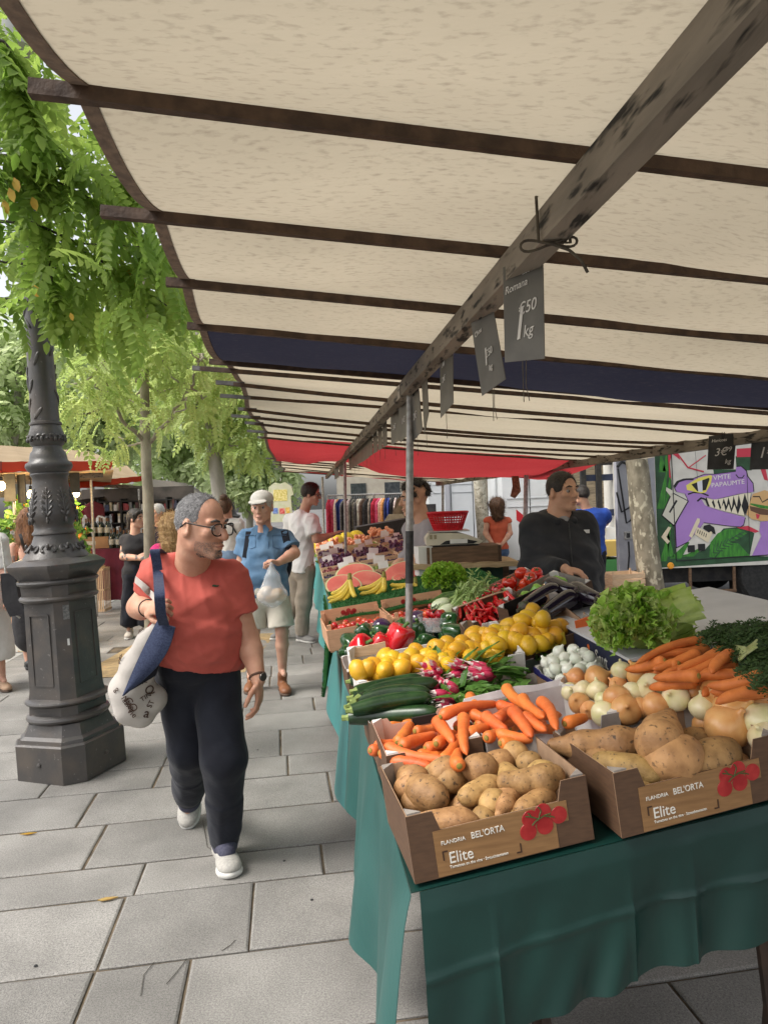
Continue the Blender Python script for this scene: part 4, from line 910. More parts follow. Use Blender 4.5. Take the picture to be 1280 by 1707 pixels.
for k in range(70):
 p, dx=place(900+ru(-12, 40), 1092+ru(-10, 12), ru(-60, 60), T(.8, .85, .11+ru(0, .03)), TZ); leaf_mesh(mb, p, dx+TZ*.3, TZ, .04, .006, .4, .002, 3)
mb.build('frilly_leaves', m_leaf, gt)
axw=axes(-2, 0, 0); lwO=T(.795, .60, .178)
wbx=thing('lidded_box', 'dark blue box with a white lid, under the big lettuce', 'box', lwO); X, Y, Z=axw
MB().box(lwO+X*.36+Y*.42-Z*.075, (.72, .84, .19), Matrix(axw).transposed()).build('box_body', m_navycard, wbx, ang=20)
MB().box(lwO+X*.36+Y*.42+Z*.026, (.732, .852, .010), Matrix(axw).transposed()).build('lid', mk('white_lid', (.60, .61, .63), (.52, .53, .55), sc=6, rough=.5), wbx, ang=20)
text_mesh('Saut', .075, m_ink, lwO+X*(-.0012)+Y*.30-Z*.055, -Y, Z, wbx, sx=.8)
MB().lathe([(.0001, .0008), (.011, .0008), (.011, 0)], 12, lwO+X*(-.001)+Y*.36-Z*.01, Matrix((-Y, Z, -X)).transposed()).build('orange_dot', m_orangecard, wbx)
m_let=mk('lettuce_leaf', (.40, .56, .11), (.54, .66, .25), sc=14, rough=.42, bump=.35, bsc=60, transl=.35)
m_letd=mk('lettuce_frill', (.26, .50, .05), (.40, .62, .11), sc=24, rough=.45, bump=.35, bsc=80, transl=.35)
def ruffle(mb, base, d, up, L, w_, amp, n=12, m=14, curl=.5, ph=0.0):
 d=Vector(d).normalized(); sd=d.cross(Vector(up)).normalized(); up=sd.cross(d)
 def fn(u, v):
  s_=2*u-1; t=v; fan=w_*(.25+.75*t**.8)*(1-.25*max(0, t-.75)*4*.5)
  rip=amp*(t**1.6+.5*abs(s_)**3)*(math.sin(11*s_+ph+5*t)+.7*math.sin(23*s_+2.3*ph+3*t)+.5*math.sin(37*s_+ph*3.1))
  return Vector(base)+d*(L*t+.4*rip)+sd*fan*s_+up*(-curl*L*t*t-.5*w_*s_*s_*t+rip)
 mb.grid(fn, m, n)
lc=WP(1062, 1042, lwO+Z*.11, Z); lt=thing('lettuce', 'large frilly green lettuce lying on the white lid', 'lettuce', lc)
hd=SDF(.007); hd.el(lc+X*.05+Y*.03, (.105, .095, .082), Matrix(axw).transposed(), .02); hd.build('heart', m_let, lt, None, ridge(4, 30, .008))
mb=[MB(), MB()]
for k in range(430):
 th=math.acos(ru(-.55, 1)); a=ru(0, 6.28); n=(X*math.sin(th)*math.cos(a)+Y*math.sin(th)*math.sin(a)+Z*math.cos(th)); fr_=n.dot(X)
 if fr_>.30 and random.random()<.93:continue
 q=lc+Z*.012+X*(n.dot(X)*.125+.01)+Y*n.dot(Y)*.11+Z*n.dot(Z)*.085; d_=(n*.8-X*.25+Vector((ru(-.7, .7), ru(-.7, .7), ru(-.5, .7)))).normalized()
 ruffle(mb[k%2], q-n*.022, d_, n.cross(d_)+n*.4, ru(.035, .06), ru(.022, .036), .0075, 5, 10, ru(0, .4), k)
for k in range(9):
 a=-.9+.4*k; dirn=(X*.75+Y*.5*math.sin(a)-Y*.15+Z*.6*math.cos(a)).normalized(); upv=(X*.5+Z*math.cos(a)+Y*(math.sin(a)-.3)); ruffle(mb[1], lc-X*.03+upv.normalized()*.055, dirn, upv, .155, .062, .004, 10, 16, .55, k)
mb[0].build('frilled_leaves', m_letd, lt, ang=180); mb[1].build('pale_leaves', m_let, lt, ang=180)
for k in range(14):
 a=ru(0, 6.28); dirn=(X*.8+Y*.5*math.cos(a)+Z*.45*math.sin(a)).normalized(); mb=MB(); ruffle(mb, lc-X*.02+dirn*.03+Z*.04*math.sin(a), dirn, Z*math.sin(a)+Y*math.cos(a)*.6+Z*.3, .13, .07, .0035, 10, 14, .55, k); mb.build('leaf', m_let, lt, ang=180)
cc_=W(741, 966, 4.1); ct=thing('curly_lettuce', 'round heap of tightly curled bright green lettuce, left of the fennel', 'lettuce', cc_)
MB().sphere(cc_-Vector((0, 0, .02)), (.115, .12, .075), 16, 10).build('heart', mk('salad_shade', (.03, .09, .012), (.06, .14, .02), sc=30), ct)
mb=MB()
for k in range(420):
 th=math.acos(ru(-.25, 1)); a=ru(0, 6.28); n=Vector((math.sin(th)*math.cos(a), math.sin(th)*math.sin(a), math.cos(th))); q=cc_+Vector((n.x*.118, n.y*.12, n.z*.085))*ru(.82, 1)
 d=(n+Vector((ru(-.7, .7), ru(-.7, .7), ru(-.4, .7)))).normalized(); ruffle(mb, q-d*.012, d, n.cross(d)+n*.3, ru(.026, .04), ru(.014, .022), .0055, 4, 8, .2, k)
mb.build('curled_leaves', mk('curly_leaf', (.24, .50, .035), (.42, .64, .08), sc=40, rough=.45, transl=.35), ct, ang=180)
m_aub=mk('aubergine_skin', (.010, .006, .012), (.014, .008, .016), sc=8, rough=.10, spec=.6, coat=.4)
def aub(L, r, seed):
 pts, rs=[], []
 for i in range(14):
  t=i/13; pts.append((-L/2+L*t, .012*math.sin(2.6*t), 0)); rs.append(max(.003, r*(.5+.5*t**.7)*math.sqrt(max(0.001, 1-max(0, (t-.72)/.29)**2))))
 mb=MB(); mb.tube(pts, rs, 18); o=proto(mb.build('aubergine', m_aub, None, (0, 0, 0), ang=80))
 MB().tube([(-L/2-.03, 0, 0), (-L/2-.012, 0, 0), (-L/2+.004, 0, 0), (-L/2+.03, .003, 0)], [.007, .009, r*.62, r*.60], 9).build('cap', mk('aub_cap', (.05, .06, .025), (.07, .05, .05), sc=40, rough=.6), o); return o
AU=[aub(.24, .043, 1), aub(.20, .046, 2)]
aO=W(968, 1092, 2.68); axa=(Vector((.80, .42, .43)).normalized(), None, None)
xa=Vector((.83, .50, .24)).normalized(); za=Vector((-.34, -.34, .88)); za=(za-xa*za.dot(xa)).normalized(); ya=za.cross(xa); axa=(xa, ya, za)
aO=W(922, 1094, 2.78)
ab, apn=carton('tilted black and brown carton of aubergines with red lettering, behind the lemons', aO, axa, .34, .30, .14, m_kraft, m_blackcard, (.45, 1, .55, 1), .06)
text_mesh('OSRAT', .055, m_inkr, aO+ya*(.30-.0055)+xa*.10+za*.075, xa, za, apn[1], sx=.9)
MB().prism([(.09, .01), (.30, .01), (.30, .062), (.09, .062)], aO+ya*(.30-.0047), xa, za, -ya, 0, .0007).build('pale_label', m_pinkin, apn[1], ang=20)
text_mesh("BEL'ORTA", .028, m_ink, aO-ya*.0012+xa*.10+za*.035, xa, za, apn[0])
def put(O, ax, a, b, c):return Vector(O)+ax[0]*a+ax[1]*b+ax[2]*c
for(a, b, c, dx, dy, k, lb_)in[(.14, .07, .15, -1, -.1, 0, 'long glossy aubergine lying lowest, across the front of its carton'), (.13, .16, .165, -1, -.05, 0, 'long aubergine lying behind and above the lowest one'), (.285, .06, .15, -.25, -1, 1, 'fat aubergine with its round end towards the camera'), (.265, .17, .16, -.1, -1, 1, 'aubergine half hidden behind the fat round one'), (.20, .12, .10, -1, .1, 0, 'aubergine lying underneath the other ones')]:
 inst(AU[k], put(aO, axa, a, b, c), xz(-(xa*dx+ya*dy), za), lb_, 'aubergines in the tilted carton', 1.0)
gO=W(906, 1058, 3.02); xg=Vector((.84, .42, .34)).normalized(); zg=Vector((-.40, -.34, .85)); zg=(zg-xg*zg.dot(xg)).normalized(); yg=zg.cross(xg); axg=(xg, yg, zg)
gb, _=carton('tilted brown carton of light green peppers, above the aubergines', gO, axg, .32, .24, .11, m_kraft, m_grey, (.4, 1, .6, 1), .05)
m_lgp=mk('light_green_pepper', (.16, .36, .035), (.24, .44, .06), sc=10, rough=.22, spec=.55, coat=.2, rnd=.1)
lgp=[pepper(m_lgp, .032, .13, 7, 3), pepper(m_lgp, .040, .085, 8, 4)]
for(a, b, c, dx, dy, k, sc, lb_)in[(.13, .09, .075, -1, -.2, 0, 1.0, 'long light green pepper lying in the middle of its carton'), (.10, .16, .085, -.3, .9, 0, .85, 'light green pepper lying with its stalk away from the camera'), (.23, .13, .09, .8, .3, 1, 1.05, 'blocky light green pepper, uppermost in its carton'), (.055, .07, .06, -1, .3, 0, .8, 'light green pepper lying lowest, next to the lemons'), (.19, .06, .07, .6, -.8, 1, .85, 'squat light green pepper between the long one and the uppermost'), (.16, .17, .085, .2, 1, 1, .9, 'blocky light green pepper at the back of its carton')]:
 inst(lgp[k], put(gO, axg, a, b, c), Matrix(frame(xg*dx+yg*dy+zg*.2)).transposed(), lb_, 'light green peppers in the tilted carton', sc)
tO=W(840, 1054, 3.38); xt=Vector((.86, .30, .33)).normalized(); zt=Vector((-.34, -.34, .88)); zt=(zt-xt*zt.dot(xt)).normalized(); yt=zt.cross(xt); axt=(xt, yt, zt)
tbx, _=carton('pink lined carton of red tomatoes, in front of the man in the dark jacket', tO, axt, .34, .26, .12, m_kraft, m_pinkin, (.35, 1, .6, 1), .05)
m_tom=mk('tomato_skin', (.66, .035, .015), (.56, .025, .012), sc=8, rough=.14, spec=.6, coat=.3, rnd=.1, hue=.01)
def tomato(r, seed):
 mb=MB(); mb.lathe([(.0003, -.80*r), (.5*r, -.74*r), (.85*r, -.45*r), (r, 0), (.9*r, .42*r), (.6*r, .70*r), (.25*r, .74*r), (.0003, .68*r)], 20, lobes=lambda a, z:1+.03*math.cos(5*a+seed)); o=proto(mb.build('tomato', m_tom, None, (0, 0, 0), ang=80))
 ca=MB()
 for k in range(5):a=1.257*k; ca.tube([(0, 0, .70*r), (.3*r*math.cos(a), .3*r*math.sin(a), .77*r), (.62*r*math.cos(a), .62*r*math.sin(a), .74*r)], [.12*r, .09*r, .02*r], 4)
 ca.build('calyx', m_tomgreen, o); return o
TOM=[tomato(.036, 1), tomato(.034, 2)]
for q_, (x, y, z)in enumerate(pile(22, .035, .34, .24)):inst(TOM[q_%2], put(tO, axt, x, y, z+.03), rndrot(), 'red tomato in the pink lined carton', 'tomatoes in the pink lined carton', ru(.9, 1.1))
hO=W(790, 1072, 3.05); axh=(Vector((.93, .25, .26)).normalized(), None, None); zh=Vector((-.25, -.3, .92)); zh=(zh-axh[0]*zh.dot(axh[0])).normalized(); axh=(axh[0], zh.cross(axh[0]), zh)
hb, _=carton('brown carton of red chillies, between the green peppers and tomatoes', hO, axh, .30, .2, .09, m_kraft, m_kraft, (.4, 1, .6, 1), .04)
m_chi=mk('chilli_skin', (.52, .012, .016), (.60, .02, .02), sc=20, rough=.18, spec=.6, coat=.2, rnd=.12)
CHI=MB().tube([(0, 0, -.045), (.002, 0, -.02), (0, 0, .01), (-.004, 0, .032), (-.012, 0, .05)], [.009, .0105, .009, .006, .001], 9).build('chilli', m_chi, None, (0, 0, 0), ang=80); PROTOS.append(CHI)
MB().tube([(0, 0, -.044), (0, 0, -.056), (.008, 0, -.072)], [.007, .0035, .003], 6).build('stalk', m_couend, CHI)
for(x, y, z)in pile(46, .014, .30, .19):inst(CHI, put(hO, axh, x, y, z+.045), Matrix.Rotation(ru(-.7, .7), 3, 'Z')@Matrix.Rotation(ru(1.0, 2.2), 3, 'X')@Matrix.Rotation(ru(0, 6), 3, 'Z'), 'shiny red chilli lying in the brown carton', 'chillies in the brown carton', ru(.85, 1.15))
def wcrate(label, O, ax, w, d, h, group=None, mat=None, slats=3, name='wooden_crate', back=1.0):
 X, Y, Z=ax; O=Vector(O); t=thing(name, label, 'crate', O, group); mat=mat or m_pale; M_=Matrix(ax).transposed(); th=.006
 MB().box(O+X*w/2+Y*d/2+Z*.006, (w-.03, d-.03, .006), M_).build('base', mat, t, ang=20)
 sh=h/slats
 for k in range(slats):
  z=sh*(k+.5)
  if slats>1 or True:
   MB().box(O+X*w/2+Y*th/2+Z*z, (w-2*th-.001, th, sh*.84), M_).build('end_slat', mat, t, ang=20); MB().box(O+X*w/2+Y*(d-th/2)+Z*z*back, (w-2*th-.001, th, sh*.84*back), M_).build('end_slat', mat, t, ang=20)
   MB().box(O+X*th/2+Y*d/2+Z*z, (th, d, sh*.84), M_).build('side_slat', mat, t, ang=20); MB().box(O+X*(w-th/2)+Y*d/2+Z*z, (th, d, sh*.84), M_).build('side_slat', mat, t, ang=20)
 for(x, y)in((.016, .016), (w-.016, .016), (.016, d-.016), (w-.016, d-.016)):MB().box(O+X*x+Y*y+Z*(h*.56), (.0185, .0185, h*1.12), M_).build('corner_post', mat, t, ang=20)
 return t
axk=axes(3); k1=T(-.09, 2.02, .075); k2=T(.25, 2.05, .075)
wcrate('peach coloured wooden crate of cherry tomatoes at the aisle side, left of the near pole', k1, axk, .33, .42, .12, 'peach crates of small tomatoes', m_peach, 1, back=1.35)
wcrate('peach coloured wooden crate of cherry tomatoes behind the near pole', k2, axk, .36, .42, .12, 'peach crates of small tomatoes', m_peach, 1, back=1.35)
TOMS=TOM[0]
m_chtom=mk('cherry_tomato_skin', (.60, .045, .015), (.42, .03, .02), sc=30, rough=.15, spec=.6, coat=.3, rnd=.2, hue=.015)
CT=proto(MB().sphere((0, 0, 0), (.0165, .0165, .0155), 12, 8).build('cherry_tomato', m_chtom, None, (0, 0, 0)))
for kk, (O_, w_)in enumerate(((k1, .31), (k2, .34))):
 for(x, y, z)in pile(46, .017, w_-.02, .22):inst(CT, O_+axk[0]*(x+.015)+axk[1]*(y+.01)+TZ*(z+.06), rndrot(), ['small cherry tomato in the aisle side peach crate', 'small cherry tomato in the peach crate behind the near pole'][kk], ['cherry tomatoes in the aisle side crate', 'cherry tomatoes behind the near pole'][kk], ru(.9, 1.2))
 f_=MB()
 for(x, z)in((.13, .12), (.16, .125), (.19, .12), (.15, .108), (.18, .11)):f_.lathe([(.0001, .0008), (.013, .0008), (.014, 0)], 12, O_+axk[0]*x+axk[1]*.4132+TZ*z, Matrix((axk[0], TZ, -axk[1])).transposed())
 f_.build('printed_tomatoes', m_tomred, [o for o in SC.objects if o.get('category')=='crate'][-2+kk])
m_pur=mk('purple_aubergine', (.035, .010, .05), (.05, .02, .07), sc=20, rough=.15, spec=.6, coat=.3)
for(u, v, d, r, lb_)in[(636, 1044, 3.3, .045, 'dark purple round aubergine at the right of the first tomato crate'), (697, 1032, 3.35, .05, 'dark purple round aubergine just right of the near pole')]:tag(MB().sphere(W(u, v, d), (r, r, r*.85), 16, 10).build('round_aubergine', m_pur, None, W(u, v, d)), lb_, 'aubergine')
pn=thing('tomato_punnet', 'clear punnet of vine tomatoes with dark stalks, right of the near pole', 'punnet', W(728, 1038, 3.15))
MB().lathe([(.075, -.03), (.085, .03), (.088, .031), (.088, .034), (.083, .034), (.072, -.026)], 20, W(728, 1038, 3.15)).build('clear_bowl', mk('clear_plastic', (.75, .78, .8), rough=.1, spec=.6, alpha=.28), pn)
for k in range(22):
 a=ru(0, 6.28); rr=ru(0, .06); inst(CT, W(728, 1034, 3.15)+Vector((rr*math.cos(a), rr*math.sin(a), ru(-.015, .035))), rndrot(), 'vine tomato heaped in the clear punnet', 'vine tomatoes in the punnet', 1.15)
st=MB(); b_=W(722, 1022, 3.12)
for k in range(6):st.tube([b_, b_+Vector((ru(-.02, .02), 0, .02)), b_+Vector((ru(-.04, .04), 0, ru(.02, .05)))], .0018, 5)
st.build('stalk', mk('dark_stalk', (.02, .03, .015), rough=.7), pn)
fO=T(.60, 1.78, .03); axf=axes(10, 0, -6); wcrate('pale wooden crate of fennel and leafy stalks, in the middle behind the chillies', fO, axf, .32, .40, .12, None, m_pale, 2)
m_fen=mk('fennel_white', (.66, .70, .52), (.52, .62, .34), sc=9, st=(1, 1, 4), rough=.4); m_fenl=mk('fennel_green', (.32, .46, .14), (.42, .54, .22), sc=20, rough=.5, transl=.2)
for i, (u, v, d, a)in enumerate([(742, 1020, 3.35, 35), (760, 1030, 3.3, 50), (735, 1008, 3.45, 20), (775, 1022, 3.4, 65)]):
 c0=W(u, v, d); t=thing('fennel', 'pale fennel head with light green stalks in the wooden crate behind the chillies', 'fennel', c0, 'fennel heads in the crate'); dx=Vector((math.cos(R(a)), .15, math.sin(R(a))*.8)).normalized()
 MB().sphere(c0, (.055, .035, .032), 14, 9, xz(dx, TZ)).build('bulb', m_fen, t)
 for k in range(9):
  e=c0+dx*ru(.12, .19)+Vector((ru(-.05, .05), ru(-.03, .03), ru(-.02, .045))); MB().tube([c0+dx*.03, (c0+dx*.04+e)/2, e], [.013, .009, .004], 7).build('stalk', m_fenl, t)
 mb=MB()
 for k in range(40):leaf_mesh(mb, c0+dx*ru(.1, .18)+Vector((ru(-.05, .05), ru(-.03, .03), ru(-.02, .05))), Vector((ru(-1, 1), ru(-.5, .5), ru(-.1, 1))), TZ, .035, .006, .3, .003, 3)
 mb.build('leaves', m_fenl, t)
for k in range(12):
 p0, p1=W(722+ru(-8, 8), 1006+ru(-4, 4), 3.75), W(770+ru(-12, 8), 990+ru(-6, 6), 3.9); tag(MB().tube([p0, (p0+p1)/2+Vector((0, 0, .012)), p1], [.006, .012, .009], 8).build('cucumber', mk('leek_mid', (.10, .22, .04), (.06, .15, .03), sc=30, rough=.4), None, p0), 'slim green stem vegetable laid in front of the curly lettuce', 'vegetable', 'slim green stems in front of the curly lettuce')
MB()
sk=MB().tube([W(762, 1012, 3.2), W(830, 988, 3.25), W(856, 984, 3.28)], .004, 6); tag(sk.build('cane', m_pale, None, W(762, 1012, 3.2)), 'thin pale cane laid slanting between the fennel and the tomato carton', 'stick')
m_slate=mk('price_slate', (.12, .112, .094), (.09, .084, .07), sc=14, rough=.45)
m_slatek=mk('black_slate', (.025, .025, .024), (.04, .04, .038), sc=14, rough=.6)
m_chalk=mk('chalk', (.62, .60, .56), rough=.9)
m_clip=mk('clip_black', (.012, .012, .013), rough=.4, metal=.3)
def slate(cs, d, dl, label, lines, mat=None, group='price slates on the front beam', clip=True, strings=1):
 """cs: four photo corners tl,tr,br,bl; left side dl further away than right"""
 mat=mat or m_slate
 P_=[W(*cs[0], d+dl/2), W(*cs[1], d-dl/2), W(*cs[2], d-dl/2), W(*cs[3], d+dl/2)]
 t=thing('price_slate', label, 'price tag', (P_[0]+P_[1])/2, group)
 ex=(P_[1]-P_[0]); ey=(P_[0]-P_[3]); n=ex.cross(ey).normalized()
 MB().add([p for p in P_]+[p-n*.002 for p in P_], [(3, 2, 1, 0)[::-1][::-1], (4, 5, 6, 7), (0, 1, 5, 4), (1, 2, 6, 5), (2, 3, 7, 6), (3, 0, 4, 7)]).build('board', mat, t, smooth=False)
 wd, ht=ex.length, ey.length; exn, eyn=ex.normalized(), ey.normalized()
 for(s_, x, y, sz)in lines:text_mesh(s_, sz*ht, m_chalk, P_[3]+ex*x+ey*y+n*.0012, exn, eyn, t, 'chalk_lettering', shear=.2, sx=min(1.0, wd/ht*1.6))
 if clip:
  c=(P_[0]+P_[1])/2+n*.004; cl=MB(); L=ht*.16
  cl.tube([c-exn*.007+eyn*L, c-exn*.006-eyn*L*.3, c-exn*.003-eyn*L*.75, c+exn*.003-eyn*L*.75, c+exn*.006-eyn*L*.3, c+exn*.009+eyn*L*1.2], .0022, 6); cl.build('clip', m_clip, t)
 for k in range(strings):
  q=(P_[2]+P_[3])/2+exn*(.01*k-.004); MB().tube([q, q-Vector((.002*k, 0, ht*.25)), q-Vector((-.004*k, 0, ht*.42))], .0009, 4).build('string', m_rope, t)
slate([(838, 446), (904, 411), (907, 598), (841, 604)], 1.44, .09, 'big grey price slate nearest the camera, chalked 1 euro 50 a kilo', [('Romana', .05, .70, .11), ('lisse', .50, .82, .10), ('1', .20, .18, .46), ('€50', .38, .42, .17), ('kg', .50, .18, .17)], strings=2)
slate([(784, 535), (818, 495), (842, 632), (803, 660)], 1.78, .10, 'tilted grey price slate, second along the front beam', [('Chou', .1, .74, .09), ('1', .3, .3, .3), ('€50', .42, .38, .12), ('kg', .5, .2, .1)], strings=2)
slate([(733, 592), (754, 560), (755, 672), (734, 697)], 2.3, .13, 'narrow slate turned edge on, third along the front beam', [('Ail', .2, .74, .11), ('2€', .2, .5, .12)])
slate([(702, 630), (711, 614), (714, 690), (707, 722)], 2.72, .15, 'thin slate turned almost fully edge on, just before the near pole', [])
slate([(683, 660), (697, 641), (704, 717), (688, 736)], 3.02, .12, 'pale slate touching the near pole on its right', [('2€', .25, .4, .2)])
slate([(664, 676), (681, 654), (682, 722), (667, 738)], 3.35, .12, 'pale slate touching the near pole on its left', [('1€', .25, .4, .2)])
slate([(651, 691), (666, 673), (667, 733), (652, 742)], 3.7, .12, 'pale slate second to the left of the near pole', [('3€', .25, .4, .2)])
for(u, v, d)in[(640, 700, 4.3), (632, 708, 4.6), (624, 716, 4.95), (616, 724, 5.3), (610, 731, 5.6), (604, 737, 5.9), (597, 743, 6.3), (590, 750, 6.8), (584, 756, 7.3), (568, 770, 8.6), (560, 778, 9.3)]:
 h_=200/d; slate([(u-3, v), (u+4, v-6), (u+5, v+h_-4), (u-2, v+h_)], d, .14, 'small pale slate in the receding row beyond the near pole', [], group='small slates in the receding row', clip=True)
slate([(1181, 727), (1227, 722), (1222, 782), (1178, 783)], 4.15, .0, 'black slate chalked 3 euro 99 a kilo on the back beam', [('Haricots', .1, .80, .13), ('3€', .22, .38, .33), ('99', .60, .48, .2), ('kg', .62, .12, .2)], m_slatek, 'black slates on the back beam', strings=0)
slate([(1253, 719), (1300, 714), (1298, 782), (1249, 783)], 4.0, .0, 'black slate chalked 1 euro, cut off by the right edge', [('Tomate', .08, .76, .17), ('1€', .25, .28, .4)], m_slatek, 'black slates on the back beam', strings=0)
bt=W(856, 788, 8.0); mb=MB(); mb.prism([(-.03, .1), (.05, .06), (.07, -.12), (.0, -.19), (-.05, -.16), (-.02, -.05)], bt-Vector((0, 0, .1)), (1, 0, .1), (0, 0, 1), (0, -1, 0), 0, .02)
tag(mb.build('cork_tag', mk('cork', (.30, .19, .10), (.16, .10, .06), sc=40, rough=.9), None, bt), 'ragged brown tag hanging from the back beam beside its pole', 'tag')
S2=.13
UX=Vector((SEA.x, SEA.y, S2)).normalized(); UY=SEB.copy(); UZ=UX.cross(UY).normalized(); UMT=Matrix((UX, UY, UZ)).transposed()
def U(a, b, c=0.0):return T0+SEA*a+SEB*b+Vector((0, 0, .03+a*S2))+UZ*c
tb2=thing('trestle_table', 'long trestle table behind, carrying the melons, bananas and small crates', 'table', Vector((U(.6, 6).x, U(.6, 6).y, 0)))
MB().box(U(.62, 5.8, -.03), (1.25, 8.2, .02), UMT).build('table_top', m_wood, tb2, ang=30)
for(a, b)in((.15, 2.0), (1.1, 2.0), (.15, 5), (1.1, 5), (.15, 8.5), (1.1, 8.5)):p=U(a, b, -.04); MB().bar(p, Vector((p.x, p.y, 0)), .03, .03).build('leg', m_raft, tb2)
m_cloth2=mk('teal_tarp', (.05, .22, .22), (.06, .26, .25), sc=4, rough=.5, bump=.1, bsc=18)
tc2=thing('tablecloth', 'teal green plastic tablecloth hanging along the aisle side of the long rear table', 'tablecloth', U(0, 2))
MB().slab(lambda u, v:U(-.012+1.2*u, 1.75+8.1*v, -.0185), 6, 20, UZ, .002).build('cloth_top', m_cloth2, tc2)
MB().slab(lambda u, v:U(-.013, 1.75+8.1*u, -.018)-SEA*(.004+(.05+.035*math.sin(5.5*8.1*u))*v)-Vector((0, 0, (.60+.05*math.sin(3*8.1*u))*v)), 90, 10, -SEA, .002).build('side_drop', m_cloth2, tc2)
gm_o=U(-.02, 2.42, .16)
def gmat(u, v):
 a=-.03+1.0*u; b=2.42+.95*v
 return U(a, b, .13+.03*v+.004*math.sin(20*a))
gmt=thing('grass_mat', 'bright artificial grass mat under the bananas, hanging over the aisle side edge', 'grass mat', U(0, 2.5, .1))
m_turf=mk('turf', (.015, .10, .02), (.03, .17, .035), sc=150, rough=.9, bump=1.0, bsc=260)
MB().slab(gmat, 20, 14, UZ, .012).build('mat', m_turf, gmt)
MB().slab(lambda u, v:U(-.035, 2.42+.9*u, .13+.03*u)-SEA*(.02+.05*v*math.sin(5*u+1))-Vector((0, 0, (.36+.10*math.sin(8*u))*v)), 20, 10, -SEA, .012).build('side_flap', m_turf, gmt)
vs, fs=[], []
for _ in range(5000):
 u, v=random.random(), random.random()
 p=gmat(u, v)+UZ*.012 if random.random()<.7 else U(-.035, 2.42+.9*u, .13+.03*u)-SEA*(.034+.05*v*math.sin(5*u+1))-Vector((0, 0, (.36+.10*math.sin(8*u))*v))
 d_=Vector((ru(-1, 1), ru(-1, 1), ru(.3, 1.2))).normalized()*.016; b=len(vs); s_=Vector((.0025, .001, 0)); vs+=[p-s_, p+s_, p+d_]; fs.append((b, b+1, b+2))
mesh_obj('grass_blades', vs, fs, m_turf, gmt)
MB().box(U(.46, 2.92, .055), (.92, .9, .11), UMT).build('support_box', m_kraft, gmt, ang=20)
m_ban=mk('banana_skin', (.78, .56, .06), (.70, .52, .09), sc=10, rough=.45, spec=.4, rnd=.05, spot=(.20, .13, .03), spsc=40, splo=.70, sphi=.76); m_bang=mk('banana_stem', (.32, .30, .05), (.2, .15, .04), sc=30, rough=.6)
def bananas(u, v, d, tips, label):
 st=W(u, v, d); t=thing('banana_bunch', label, 'bananas', st, 'banana bunches on the grass mat')
 MB().tube([st+Vector((0, .01, .035)), st+Vector((0, .005, .01)), st-Vector((0, 0, .01))], [.011, .014, .017], 8).build('crown', m_bang, t)
 for(tu, tv, dd, bulge)in tips:
  e=W(tu, tv, d+dd); mid=(st+e)/2; dirn=(e-st).normalized(); sag=(Vector((0, 0, -1))-dirn*dirn.dot(Vector((0, 0, -1)))); sag=sag.normalized()*bulge
  pts, rs=[], []
  for i in range(13):
   q=i/12; pts.append(st+(e-st)*q+sag*math.sin(PI*q)+Vector((0, -.01*math.sin(PI*q), 0)))
   rs.append(.0075 if q<.08 else(.017*(.55+.45*math.sin(PI*min(1, .1+q*.85)))if q<.9 else.017*(1-(q-.9)*7)))
  MB().tube(pts, [max(.003, r)for r in rs], 7).build('banana', m_ban, t, ang=50)
bananas(583, 965, 4.45, [(546, 998, -.05, .035), (548, 1004, -.10, .045), (566, 1008, -.12, .05), (592, 995, -.12, .02), (552, 990, .0, .02)], 'banana bunch at the aisle side corner of the grass mat')
bananas(640, 962, 4.5, [(597, 982, 0, .02), (600, 990, -.06, .035), (617, 998, -.1, .04), (640, 985, -.1, .02)], 'banana bunch in the middle of the grass mat')
bananas(692, 972, 4.5, [(650, 975, 0, .01), (652, 985, -.05, .012), (653, 1001, -.12, .014), (694, 990, -.08, .02)], 'banana bunch partly behind the near pole')
m_wm=mk('melon_flesh', (.72, .15, .13), (.78, .24, .19), sc=9, rough=.3, spec=.5); m_rind=mk('melon_rind', (.02, .07, .02), (.10, .18, .06), sc=14, rough=.35); m_pith=mk('melon_pith', (.62, .62, .36), rough=.5)
def melon(u0, v0, u1, v1, d, r, label, dark=False):
 a, b=W(u0, v0, d), W(u1, v1, d+.15); c=(a+b)/2; L=(b-a).length/2; x=(b-a).normalized()
 n=Vector((-.35, -.75, .55)); n=(n-x*n.dot(x)).normalized(); y=n.cross(x); M_=Matrix((x, y, n)).transposed(); t=thing('watermelon', label, 'watermelon', c, 'cut watermelons')
 P_=[]
 prof=[(1, 0), (.97, -.25), (.85, -.52), (.62, -.78), (.3, -.95), (.001, -1)]
 mb=MB(); mb.lathe(prof, 28, (0, 0, 0)); mb.v=[c+M_@Vector((p.x*L, p.y*r, p.z*r))for p in mb.v]; mb.build('rind', m_rind, t, ang=60)
 for(s_, z, nm, mt)in((.985, .004, 'pith', m_pith), (.90, .008, 'flesh', m_wm)):
  mb=MB(); mb.lathe([(.001, 1), (.7, 1), (1, .6), (1, 0)], 28); mb.v=[c+M_@Vector((p.x*L*s_, p.y*r*s_, p.z*z))for p in mb.v]; mb.build(nm, mt, t, ang=60)
melon(545, 985, 600, 968, 4.9, .12, 'cut watermelon half in cling film, nearest the aisle'); melon(585, 976, 640, 962, 5.05, .12, 'cut watermelon half behind the middle bananas'); melon(640, 970, 700, 940, 5.0, .11, 'red watermelon piece behind the near pole'); melon(560, 968, 622, 947, 5.35, .12, 'cut watermelon half in the row behind'); melon(658, 968, 682, 958, 4.8, .06, 'small dark rinded melon wedge beside the near pole')
m_card=mk('price_card', (.72, .72, .70), (.64, .64, .62), sc=12, rough=.6)
